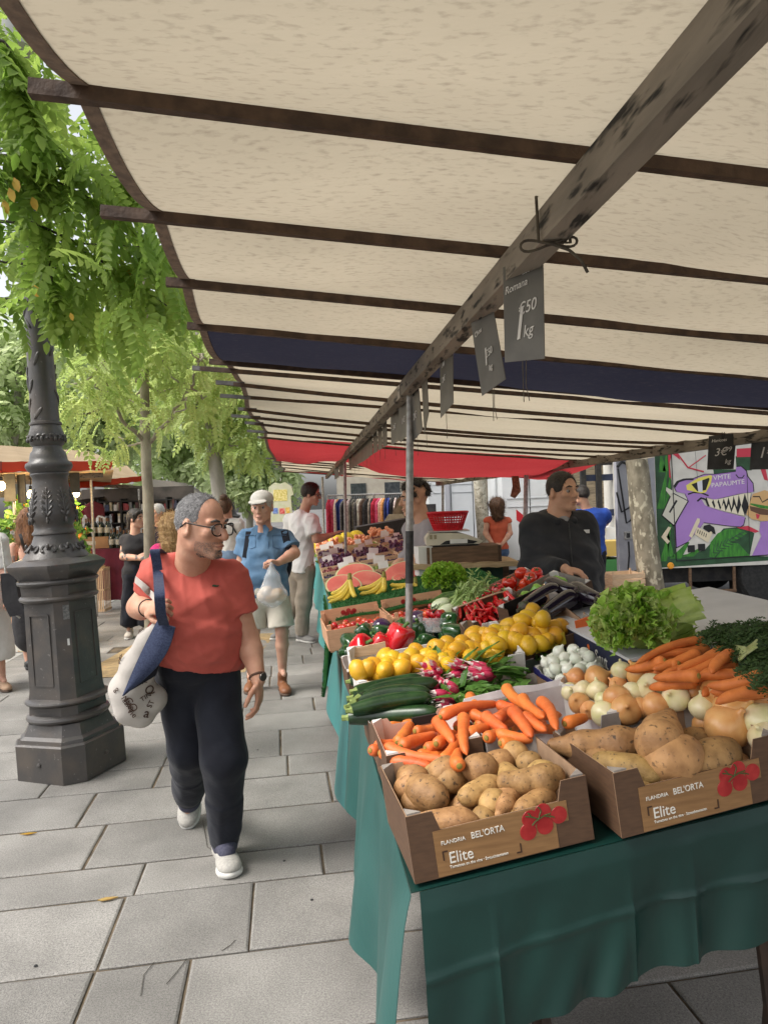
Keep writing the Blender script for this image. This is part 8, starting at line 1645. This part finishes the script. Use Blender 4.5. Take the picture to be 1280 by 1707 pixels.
for(txt, u, v, sz, rot)in[('OCRA', 211, 1078, .020, 8), ('AGE', 209, 1087, .024, 8), ('TIN', 236, 1170, .02, 15), ('vie', 212, 1186, .025, -50), ('ST', 252, 1180, .022, 60), ('ks', 231, 1058, .028, 15), ('VIN', 222, 1175, .022, 120), ('AMER', 226, 1184, .020, 120), ('CO', 207, 1166, .030, -60), ('Q', 244, 1160, .036, 10), ('a', 238, 1195, .04, -20), ('YEL', 201, 1110, .022, 70), ('oo', 192, 1156, .02, 30), ('TA', 244, 1140, .02, 70)]:
 h_, nn=surf(tb_o, u, v)
 if h_ is None:continue
 ex=Vector((math.cos(R(rot)), 0, math.sin(R(rot)))); ex=(ex-nn*ex.dot(nn)).normalized(); text_mesh(txt, sz*1.45, m_inkd, h_+nn*.003, ex, nn.cross(ex), bag, 'print', thick=.0008)
def ribbon(pts, w_, mat, nm, par, wdir, th=.003):
 C=[Vector(x)for x in pts]; P_=[]; wdir=wdir if not isinstance(wdir, list)else wdir[0]
 for i in range(len(C)-1):
  p0, p1, p2, p3=C[max(0, i-1)], C[i], C[i+1], C[min(len(C)-1, i+2)]
  for k in range(5):t=k/5; P_.append(.5*(2*p1+(p2-p0)*t+(2*p0-5*p1+4*p2-p3)*t*t+(3*p1-p0-3*p2+p3)*t**3))
 P_.append(C[-1]); mb=MB(); n=len(P_); V=[]
 for i, q_ in enumerate(P_):
  t_=(P_[min(i+1, n-1)]-P_[max(i-1, 0)]).normalized(); wv_=Vector(wdir[i]if isinstance(wdir, list)else wdir); wv_=(wv_-t_*wv_.dot(t_)).normalized()*w_/2; nn_=t_.cross(wv_).normalized()*th/2
  V+=[q_-wv_-nn_, q_+wv_-nn_, q_+wv_+nn_, q_-wv_+nn_]
 F_=[(4*i+k, 4*i+(k+1)%4, 4*i+4+(k+1)%4, 4*i+4+k)for i in range(n-1)for k in range(4)]+[(3, 2, 1, 0), (4*n-4, 4*n-3, 4*n-2, 4*n-1)]
 mb.add(V, F_); return mb.build(nm, mat, par, ang=50)
def on_shirt(pts, o, off=.006):
 r_=[]
 for(u, v, dd)in pts:
  h_, nn=surf(o, u, v); r_.append(W(u, v, h_.y-off)if h_ is not None else W(u, v, dd))
 return r_
sp=on_shirt([(259, 916, 3.0), (262, 940, 2.92), (264, 960, 2.88)], shirt1, .020)+[W(266, 985, 2.74), W(267, 1005, 2.72), W(269, 1025, 2.75), W(274, 1042, 2.82)]
tp=sp[0]+Vector((-.004, .12, -.03)); ribbon([tp]+sp, .040, m_denim, 'strap', bag, (1, .15, 0))
ribbon(on_shirt([(226, 966, 2.95), (232, 971, 2.92), (238, 976, 2.9), (245, 983, 2.87), (252, 990, 2.85)], shirt1, .018)+[W(262, 1000, 2.76)], .030, m_tote, 'cloth_handle', bag, (.2, -.2, 1))
def flap(u, v):
 A=W(262, 1035, 2.84).lerp(W(292, 1046, 2.82), u); B=W(205, 1158, 2.83).lerp(W(207, 1160, 2.83), u); C=W(258, 1130, 2.84)
 p_=A.lerp(B, v); bow=math.sin(PI*v)*.05*u; return p_+Vector((bow, -.02*math.sin(PI*v), 0))+Vector((0, -.010*math.sin(PI*u), 0))
MB().slab(flap, 8, 16, (0, 1, 0), .012).build('denim_flap', m_denim, bag)
MB().slab(lambda u, v:(W(286, 1048, 2.845).lerp(W(258, 1128, 2.86), u)).lerp(W(206, 1159, 2.84), v)+Vector((0, .012-.012*math.sin(PI*u), 0)), 8, 12, (0, 1, 0), .01).build('dark_lining', m_blk_t, bag)
p=Person('elderly man in a white cap and blue denim shirt with a clear plastic bag', 6.0, dict(head=(437, 846, -.05), neck=(440, 884), shl=(409, 896, .02), shr=(474, 894, .0), ell=(404, 935, .05), elr=(491, 922, -.08), wrl=(408, 968, .0), wrr=(464, 938, -.30), tipl=(410, 988, -.05), tipr=(446, 934, -.36), hpl=(428, 992), hpr=(463, 992), knl=(423, 1052, .0), knr=(470, 1052, -.05), anl=(419, 1122, .15), anr=(471, 1116, .05), tol=(414, 1136, .0), tor=(477, 1133, -.10)), (-.10, -1, 0), (-.12, -1, 0), -3, 0, 1.12, m_sk2, .008, BELLY, .98, 1.2, 1.05)
p.hands={'r':dict(pn=(.1, -.1, -1), curl=1.1, thumb=-1), 'l':dict(pn=(.9, 0, 0), curl=.5, thumb=1)}
p.body(); p.brows(m_hwht); p.lips((.36, .16, .13)); p.hair(m_hwht, 'short', .004, .001)
m_dn=cloth('blue_denim_shirt', (.075, .15, .25), (.12, .21, .33), 9); p.shirt(m_dn, .72, -.02, .016, (.075, .085), .012, 9, 'denim_shirt', sfreq=15); sh2=p.shirto
p.trousers(cloth('cream_shorts', (.56, .52, .44), (.50, .46, .39), 8), (.105, .095, .06), .44, .012, .007, 8, .2, 'shorts')
p.shoes(mk('tan_leather', (.24, .10, .045), (.18, .07, .03), sc=14, rough=.5), mk('brown_sole', (.08, .05, .035), rough=.8), 1.0, 'boat_shoe', None, .03)
m_cap=cloth('cap_cotton', (.56, .54, .49), (.48, .46, .42), 12); q=SDF(.006); q.el(p.HP(0, -.012, .060), Vector((.086, .106, .072))*p.hk, p.Hm, .0); q.cut(p.HP(0, 0, .046), p.Hm@Vector((0, -.12, -1))); q.el(p.HP(0, .105, .050), Vector((.070, .055, .008))*p.hk, p.Hm@Matrix.Rotation(-.25, 3, 'X'), .006); q.build('cap', m_cap, p.t)
def seam(pts, o, r, mat, nm, par):
 P_=[x for x in on_shirt(pts, o, .003)]; return MB().tube(P_, r, 5).build(nm, mat, par)
m_dnd=cloth('denim_seam', (.05, .10, .19), (.06, .12, .22), 9)
seam([(448, 902, 5.8), (447, 930, 5.8), (446, 960, 5.8), (444, 982, 5.8)], sh2, .004, m_dnd, 'button_placket', p.t)
for(u, v, w_, h_)in((418, 890+2, 16, 20), (466, 892, 22, 20)):
 seam([(u-w_/2, v, 5.8), (u+w_/2, v, 5.8), (u+w_/2, v+h_, 5.8), (u, v+h_+3, 5.8), (u-w_/2, v+h_, 5.8), (u-w_/2, v, 5.8)], sh2, .0028, m_dnd, 'pocket_outline', p.t)
for sx in(-1, 1):
 c=p.HP(.052*sx, .055, -.150); q=MB(); q.prism([(0, .045), (.02*sx, .05), (.055*sx, .01), (.03*sx, -.045), (.004*sx, -.02)], p.J['neck']+p.fw*.105+Vector((.02*sx, 0, .0)), (1, 0, 0), (0, .25, .97), (0, -1, 0), -.004, .006); q.build('collar', m_dn, p.t, ang=30)
for(a, b)in(((416, 888), (410, 930)), ((474, 886), (484, 925))):
 ribbon(on_shirt([(a[0], a[1]-2, 5.9), ((a[0]*2+b[0])/3, (a[1]*2+b[1])/3, 5.85), ((a[0]+2*b[0])/3, (a[1]+2*b[1])/3, 5.85), (b[0], b[1], 5.85)], sh2, .006), .06, m_blk_t, 'backpack_strap', p.t, (1, 0, 0))
bp=SDF(.012); bp.el(p.level(.55)-p.fw*.21, (.18, .10, .24), p.TM_, .0); tag(bp.build('backpack', m_blk_t, None, p.level(.55)-p.fw*.2), 'black backpack worn by the elderly man in the white cap', 'backpack')
hb_=W(453, 940, 5.62); pb_=thing('plastic_bag', 'clear plastic carrier bag of bread hanging from the elderly man\'s hand', 'bag', hb_); q=SDF(.007)
q.rc(hb_, W(454, 962, 5.62), .012, .045, .02); q.rc(W(454, 962, 5.62), W(454, 990, 5.62), .05, .10, .03); q.el(W(454, 992, 5.62), (.115, .08, .065), None, .03)
bm=q.build('film', mk('clear_film', (.72, .75, .78), rough=.18, spec=.6, alpha=.34), pb_, None, ridge(6, 22, .010, (1, 1, .3)))
for(u, v, r)in((443, 986, .055), (462, 990, .06), (452, 996, .05), (470, 996, .045), (438, 994, .045)):q=SDF(.009); q.el(W(u, v, 5.62), (r, r*.8, r*.8), None, .0); q.build('bread', mk('bread_paper', (.50, .34, .19), (.58, .44, .30), sc=9, rough=.8), pb_, None, wob(int(u), 25, .006))
p=Person('young man in a white T-shirt and beige trousers pointing across the crates', 8.2, dict(head=(519, 824, -.02), neck=(507, 853), shl=(484, 867, .12), shr=(519, 868, -.16), ell=(482, 905, .2), elr=(527, 899, -.2), wrl=(500, 925, .15), wrr=(556, 891, -.05), tipl=(512, 935, .1), tipr=(573, 883, .0), hpl=(494, 950, .08), hpr=(512, 950, -.06), knl=(494, 1000, .1), knr=(506, 1005, -.05), anl=(456, 1046, .25), anr=(503, 1058, .0), tol=(448, 1056, .30), tor=(522, 1066, -.1)), (.85, .15, 0), (.93, -.15, 0), -12, 0, 1.05, m_sk2, .009, TORSO, 1.03)
p.J['anl']=W(470, 1046, 8.45); p.J['tol']=W(455, 1056, 8.4)
p.hands={'r':dict(pn=(0, 0, -1), curl=.5, thumb=1), 'l':dict(pn=(0, 0, -1), curl=.6)}
p.body(); p.hair(m_hblk, 'short', .012, .004); p.brows(m_hblk); glasses(p, mk('thin_frame', (.05, .04, .03), rough=.3)); p.shirt(cloth('white_cotton', (.78, .78, .78), (.72, .72, .72), 7), .72, -.02, .016, (.085, .09), .012, 14, 't_shirt', sfreq=15); p.trousers(cloth('beige_chino', (.34, .295, .24), (.29, .25, .205), 8), (.10, .09, .075), .98, -.002, .010, 15, .2); p.shoes(mk('grey_suede', (.25, .24, .23), rough=.9), m_white_rub, 1.0, 'sneaker')
p=Person('seller in a dark zipped jacket standing behind the aubergines', 4.45, dict(head=(938, 820, -.02), neck=(930, 862), shl=(893, 880, .0), shr=(970, 876, .03), ell=(886, 945, -.04), elr=(985, 940, .06), wrl=(940, 948, -.30), wrr=(992, 985, -.05), tipl=(972, 955, -.34), tipr=(990, 1010, -.1), hpl=(915, 1030), hpr=(960, 1030), knl=(915, 1150, -.02), knr=(962, 1150), anl=(915, 1255, .03), anr=(965, 1255), tol=(912, 1275, -.12), tor=(972, 1275, -.12)), (.30, -1, 0), (.48, -.88, 0), 0, 0, 1.04, m_sk3, .0075, BELLY, 1.10, 1.1, 1.15, .066)
p.hands={'l':dict(pn=(.1, .1, -1), curl=.8, thumb=-1, k=1.1), 'r':dict(pn=(-1, 0, 0), curl=.6)}
p.body(); p.hair(m_hblk, 'short', .005, .0015); p.brows(m_hblk); p.lips((.28, .11, .085))
m_jk=cloth('dark_jacket', (.022, .023, .026), (.032, .033, .037), 6); p.shirt(m_jk, 1, -.15, .034, (.095, .078), .013, 20, 'jacket', longs=True, sfreq=15); jk=p.shirto
seam([(947, 872, 4.2), (950, 900, 4.2), (953, 940, 4.2), (955, 970, 4.2)], jk, .004, m_black, 'zip', p.t)
q=SDF(.008); q.rc(p.J['neck']-p.xr*.07-p.fw*.06+p.up*.005, p.J['neck']+p.xr*.07-p.fw*.06+p.up*.005, .045, .045, .0); q.rc(p.J['neck']+p.xr*.085+p.fw*.0, p.J['neck']+p.xr*.055+p.fw*.09-p.up*.03, .032, .024, .02); q.rc(p.J['neck']-p.xr*.085, p.J['neck']-p.xr*.055+p.fw*.09-p.up*.03, .032, .024, .02); q.build('hood', m_jk, p.t)
h_, nn=surf(jk, 977, 886)
if h_:MB().box(h_+nn*.002, (.035, .004, .022), Matrix(((1, 0, 0), (0, 1, 0), (0, 0, 1)))).build('chest_badge', m_card, p.t)
gc=SDF(.01); gc.el(p.J['neck']+p.fw*.045-p.up*.055, (.06, .06, .07), p.TM_, .0); gc.build('grey_undershirt', cloth('grey_tee', (.26, .26, .27), (.22, .22, .23), 9), p.t)
p.trousers(m_blk_t, (.10, .085, .065), .98, -.002, .006, 21, .2); p.shoes(mk('black_leather', (.015, .015, .015), rough=.5), mk('black_sole', (.02, .02, .02), rough=.8))
p=Person('dark haired young seller in a grey hooded top, partly behind the near pole', 5.3, dict(head=(690, 832, .0), neck=(704, 868), shl=(690, 886, .14), shr=(724, 886, -.14), ell=(690, 930, .2), elr=(738, 922, -.12), wrl=(672, 930, .1), wrr=(702, 922, -.30), tipl=(660, 938, .05), tipr=(688, 934, -.36), hpl=(706, 985, .08), hpr=(722, 985, -.08), knl=(704, 1060, .08), knr=(720, 1060, -.08), anl=(706, 1150, .12), anr=(722, 1150, -.05), tol=(688, 1168, .1), tor=(704, 1168, -.08)), (-.92, -.30, 0), (-.95, -.22, 0), -6, 0, 1.05, m_sk3, .008, TORSO, .98)
p.hands={'r':dict(pn=(-.2, .1, -1), curl=.9, thumb=1), 'l':dict(pn=(0, 0, -1), curl=.6)}
p.body(); p.hair(m_hblk, 'curly_short'); p.brows(m_hblk); p.lips(); m_hd=cloth('grey_hood', (.30, .275, .285), (.25, .23, .24), 8); p.shirt(m_hd, 1, -.08, .022, (.085, .075), .014, 25, 'hooded_top', longs=True, sfreq=15)
q=SDF(.008); q.rc(p.J['neck']-p.fw*.085-p.xr*.06-p.up*.01, p.J['neck']-p.fw*.085+p.xr*.06-p.up*.01, .05, .05, .0); q.rc(p.J['neck']+p.xr*.08-p.up*.01, p.J['neck']+p.fw*.08+p.xr*.04-p.up*.04, .03, .022, .02); q.build('hood', m_hd, p.t); p.trousers(m_blk_t, (.095, .08, .065), .98, -.002, .006, 26, .2); p.shoes(mk('grey_suede', (.25, .24, .23), rough=.9), m_white_rub)
m_jean=cloth('blue_jeans', (.055, .10, .20), (.09, .15, .27), 10)
FEM=[(-.06, .165, .115, -.02), (.12, .155, .11, -.01), (.32, .128, .092, .0), (.52, .128, .09, .01), (.72, .145, .105, .02), (.88, .145, .09, .0), (1.0, .11, .07, 0)]
p=Person('curly haired woman in a sleeveless coral top and jeans, hands clasped behind her back', 11.9, dict(head=(828, 843, .0), neck=(829, 860), shl=(812, 868), shr=(846, 868), ell=(809, 889, -.05), elr=(850, 889, -.05), wrl=(822, 908, -.22), wrr=(836, 908, -.22), tipl=(832, 913, -.24), tipr=(826, 913, -.24), hpl=(822, 918), hpr=(838, 918), knl=(820, 950), knr=(840, 950, .02), anl=(818, 980, -.1), anr=(842, 980), tol=(818, 984, .05), tor=(843, 984, .14)), (.05, 1, 0), (.1, 1, .15), 0, 0, 1.0, m_sk2, .011, FEM, 1.08)
p.hands={'l':dict(pn=(0, 1, 0), curl=.6, thumb=1), 'r':dict(pn=(0, 1, 0), curl=.6, thumb=-1)}
p.body(); p.hair(m_hbrn, 'wild'); p.shirt(cloth('coral_vest', (.60, .13, .07), (.53, .11, .06), 6), .12, .06, .012, (.06, .06), .010, 30, 'sleeveless_top'); p.trousers(m_jean, (.088, .068, .055), .97, .010, .005, 31, .2, 'jeans'); p.shoes(mk('black_leather', (.015, .015, .015), rough=.5), m_white_rub)
p=Person('man in a bright blue T-shirt seen from behind, right of the seller in the jacket', 9.0, dict(head=(968, 826), neck=(976, 846), shl=(962, 858), shr=(1006, 858), ell=(958, 885, .1), elr=(1010, 868, .22), wrl=(968, 900, .25), wrr=(1004, 878, .40), tipl=(975, 908, .3), tipr=(1002, 885, .45), hpl=(974, 922), hpr=(996, 922), knl=(974, 965), knr=(997, 965), anl=(974, 1010), anr=(998, 1010), tol=(974, 1016, .15), tor=(999, 1016, .15)), (-.2, 1, 0), (-.5, .8, 0), -8, 0, 1.02, m_sk3, .010, TORSO, 1.08)
p.hands={'l':dict(curl=.6), 'r':dict(curl=.6)}
p.body(); p.hair(m_hblk, 'short', .008, .003); p.shirt(cloth('bright_blue_cotton', (.02, .06, .30), (.025, .075, .35), 6), .66, -.04, .016, (.078, .080), .010, 33, 't_shirt'); p.trousers(m_blk_t, (.10, .08, .065), .98, -.002, .006, 34, .2); p.shoes(mk('black_leather', (.015, .015, .015), rough=.5), mk('black_sole', (.02, .02, .02), rough=.8))
p=Person('woman in black with tattooed arms and dark fringe standing before the wine table', 8.9, dict(head=(228, 865, .0), neck=(226, 888), shl=(209, 899, .03), shr=(246, 899, -.02), ell=(206, 928, -.05), elr=(256, 918, -.05), wrl=(240, 931, -.25), wrr=(246, 924, -.24), tipl=(254, 933, -.25), tipr=(236, 928, -.24), hpl=(220, 955), hpr=(242, 955), knl=(217, 1000), knr=(244, 1002), anl=(216, 1042), anr=(246, 1040), tol=(213, 1056, -.12), tor=(252, 1052, -.15)), (.20, -1, 0), (.92, -.35, 0), 0, 0, 1.0, m_sk2, .009, FEM, 1.12)
p.hands={'l':dict(pn=(0, 1, 0), curl=.7), 'r':dict(pn=(0, 1, 0), curl=.7)}
p.body(); p.hair(m_hblk, 'bob'); p.brows(m_hblk); p.lips((.4, .08, .08)); p.shirt(cloth('black_jersey', (.018, .017, .019), (.026, .025, .027), 6), .36, -.02, .012, (.064, .066), .007, 36, 'black_top'); p.trousers(m_blk_t, (.10, .10, .105), .98, .014, .008, 37, .25); p.shoes(mk('cream_canvas_shoe', (.55, .50, .44), rough=.9), m_white_rub)
m_tat=mk('tattoo_ink', (.10, .11, .12), (.20, .13, .10), sc=30, rough=.6, lo=.45, hi=.55); bd=p.bodyo
for k in range(16):
 u, v=ru(200, 212), ru(912, 932)
 if k>9:u, v=ru(212, 240), ru(926, 933)
 h_, nn=surf(bd, u, v)
 if h_:MB().lathe([(.0001, .0015), (.016, .0012), (.019, 0)], 7, h_, Matrix(frame(nn)).transposed()).build('tattoo', m_tat, p.t)
p=Person('older grey haired man in a navy polo shirt, half behind the young tree', 11.0, dict(head=(263, 855), neck=(266, 875), shl=(250, 884), shr=(282, 882), ell=(248, 908), elr=(288, 906), wrl=(252, 928, -.1), wrr=(286, 926, -.1), tipl=(254, 938, -.1), tipr=(285, 936, -.1), hpl=(260, 935), hpr=(276, 935), knl=(259, 980), knr=(277, 980), anl=(259, 1018), anr=(278, 1018), tol=(258, 1022, -.15), tor=(280, 1022, -.15)), (-.2, -1, 0), (-.55, -.8, 0), -12, 0, 1.1, m_sk2, .010, BELLY, .95)
p.body(); p.hair(m_hwht, 'short', .006, .002); p.brows(m_hwht); p.shirt(cloth('navy_polo', (.014, .016, .035), (.02, .024, .048), 7), .66, -.04, .014, (.07, .074), .009, 40, 'polo_shirt'); p.trousers(m_jean, (.095, .08, .065), .98, -.002, .005, 41, .2, 'jeans'); p.shoes(mk('black_leather', (.015, .015, .015), rough=.5), mk('black_sole', (.02, .02, .02), rough=.8))
p=Person('blonde woman in a pink top seen from behind, half hidden by the man in red', 7.0, dict(head=(292, 878), neck=(290, 903), shl=(264, 917), shr=(318, 917), ell=(258, 955), elr=(324, 955), wrl=(262, 990, .1), wrr=(320, 990, .1), tipl=(264, 1008, .1), tipr=(318, 1008, .1), hpl=(280, 1000), hpr=(304, 1000), knl=(280, 1060), knr=(304, 1060), anl=(280, 1108), anr=(304, 1108), tol=(280, 1116, .18), tor=(304, 1116, .18)), (0, 1, 0), (.2, 1, 0), 0, 0, 1.0, m_sk2, .010, FEM, 1.02)
p.body(); p.hair(m_hblo, 'wild'); p.shirt(cloth('pink_cotton', (.58, .04, .18), (.52, .03, .15), 6), .5, -.04, .014, (.065, .066), .009, 43, 'pink_top'); p.trousers(m_jean, (.09, .07, .06), .97, .012, .005, 44, .2, 'jeans'); p.shoes(mk('grey_suede', (.25, .24, .23), rough=.9), m_white_rub)
p=Person('brown haired woman in a white top walking away, behind the man in red', 9.0, dict(head=(377, 846), neck=(380, 864), shl=(360, 874), shr=(398, 873), ell=(358, 902), elr=(403, 902), wrl=(362, 926, .1), wrr=(405, 928, -.02), tipl=(363, 940, .1), tipr=(405, 944, -.02), hpl=(371, 928), hpr=(389, 928), knl=(370, 980), knr=(390, 985), anl=(370, 1032), anr=(390, 1040), tol=(370, 1038, .16), tor=(391, 1046, .16)), (.1, 1, 0), (.1, 1, 0), 0, 0, 1.0, m_sk1, .010, FEM, 1.02)
p.body(); p.hair(m_hbrn, 'bun'); p.shirt(cloth('white_top', (.62, .60, .56), (.56, .54, .50), 7), .45, .02, .014, (.066, .068), .010, 46, 'white_top'); wt=p.shirto; p.trousers(cloth('light_jeans', (.16, .24, .36), (.20, .29, .42), 9), (.09, .075, .06), .97, .012, .005, 47, .22, 'jeans'); p.shoes(mk('grey_suede', (.25, .24, .23), rough=.9), m_white_rub)
ribbon(on_shirt([(384, 872, 8.8), (392, 885, 8.8), (398, 900, 8.8), (400, 912, 8.85)], wt, .005), .02, m_black, 'shoulder_strap', p.t, (1, 0, 0))
p=Person('long haired woman in a strappy black dress seen from behind, left of the lamp post', 7.3, dict(head=(52, 868), neck=(54, 894), shl=(24, 912, .05), shr=(84, 908, .0), ell=(18, 958, .0), elr=(90, 955), wrl=(24, 996, .15), wrr=(88, 996, .15), tipl=(28, 1014, .2), tipr=(88, 1014, .2), hpl=(42, 985), hpr=(70, 985), knl=(44, 1055), knr=(70, 1055), anl=(50, 1108), anr=(74, 1108), tol=(50, 1118, .18), tor=(74, 1118, .18)), (.1, 1, 0), (.25, 1, 0), 0, 0, 1.05, m_sk2, .010, FEM, 1.06)
p.hands={'l':dict(curl=.5), 'r':dict(curl=.5)}
p.body(); p.hair(mk('auburn_hair', (.30, .13, .045), (.14, .055, .02), sc=40, st=(2, 2, .4), rough=.45, bump=.6, bsc=90), 'long')
q=SDF(.010); p.torso_sdf(q, .012, -1, .75); q.cut(p.level(.66), p.up); q.rc(p.hp, p.hp.lerp(p.J['knl'].lerp(p.J['knr'], .5), 1.0), .19, .20, .04); q.build('black_dress', cloth('black_jersey', (.018, .017, .019), (.026, .025, .027), 6), p.t, None, ridge(50, 11, .008))
for(a, b)in(((34, 890), (50, 945)), ((42, 888), (66, 945))):ribbon(on_shirt([(a[0]+(b[0]-a[0])*i/4, a[1]+(b[1]-a[1])*i/4, 7.1)for i in range(5)], p.bodyo, .006), .03, m_black, 'dress_strap', p.t, (1, 0, 0))
h_, nn=surf(p.bodyo, 23, 930)
if h_:MB().prism([(-.02, .02), (.02, .02), (.01, .0), (.012, -.03), (-.008, -.03), (-.006, 0)], h_, (1, 0, 0), (0, 0, 1), (0, -1, 0), -.01, .003).build('tattoo', m_tat, p.t)
p.shoes(mk('black_leather', (.015, .015, .015), rough=.5), mk('black_sole', (.02, .02, .02), rough=.8))
p=Person('woman in a long white skirt and sandals, cut off by the left edge', 6.5, dict(head=(-28, 850), neck=(-26, 882), shl=(-56, 900), shr=(2, 900), ell=(-60, 950), elr=(8, 948), wrl=(-56, 990), wrr=(12, 992, -.1), tipl=(-54, 1010), tipr=(14, 1012, -.1), hpl=(-38, 990), hpr=(-8, 990), knl=(-36, 1065), knr=(-4, 1065), anl=(-30, 1130), anr=(3, 1128), tol=(-20, 1142, -.1), tor=(14, 1142, -.12)), (.6, -.8, 0), (.6, -.8, 0), 0, 0, 1.0, m_sk2, .010, FEM, 1.05)
p.hands={'l':dict(curl=.5), 'r':dict(curl=.5)}
p.body(); p.hair(m_hbrn, 'long'); p.shirt(cloth('white_linen', (.60, .58, .55), (.54, .52, .49), 8), .95, .0, .014, (.065, .06), .010, 52, 'white_blouse')
q=SDF(.010); q.rc(p.level(.12), p.level(-.10), .15, .19, .0); bt_=p.J['knl'].lerp(p.J['knr'], .5)-Vector((0, 0, .18)); q.cc(p.level(-.05), bt_, .17, .215, .04); q.build('white_skirt', cloth('white_linen', (.60, .58, .55), (.54, .52, .49), 8), p.t, None, ridge(53, 12, .012, (1, 1, .3)))
p.shoes(mk('tan_sandal', (.40, .26, .17), rough=.7), mk('brown_sole', (.08, .05, .035), rough=.8), .9, 'sandal', None, .04)
bg2=W(26, 992, 6.35); t=thing('shoulder_bag', 'black cloth shoulder bag on a chain strap at the left edge, beside the white skirt', 'bag', bg2)
MB().prism([(-.10, .20), (.03, .20), (.05, .0), (.11, -.16), (-.03, -.19), (-.09, -.05)], bg2, (1, 0, 0), (0, 0, 1), (0, -1, 0), -.02, .05).build('pouch', cloth('black_jersey', (.018, .017, .019), (.026, .025, .027), 6), t, ang=40)
MB().tube([W(2, 895, 6.4), W(6, 925, 6.35), W(10, 955, 6.34), W(12, 985, 6.33), W(20, 1020, 6.33), W(34, 1030, 6.33)], .008, 6).build('chain', mk('pale_chain', (.55, .53, .48), (.3, .29, .26), sc=60, rough=.5), t)
for o in PROTOS:
 for c in list(o.children):bpy.data.objects.remove(c)
 bpy.data.objects.remove(o)
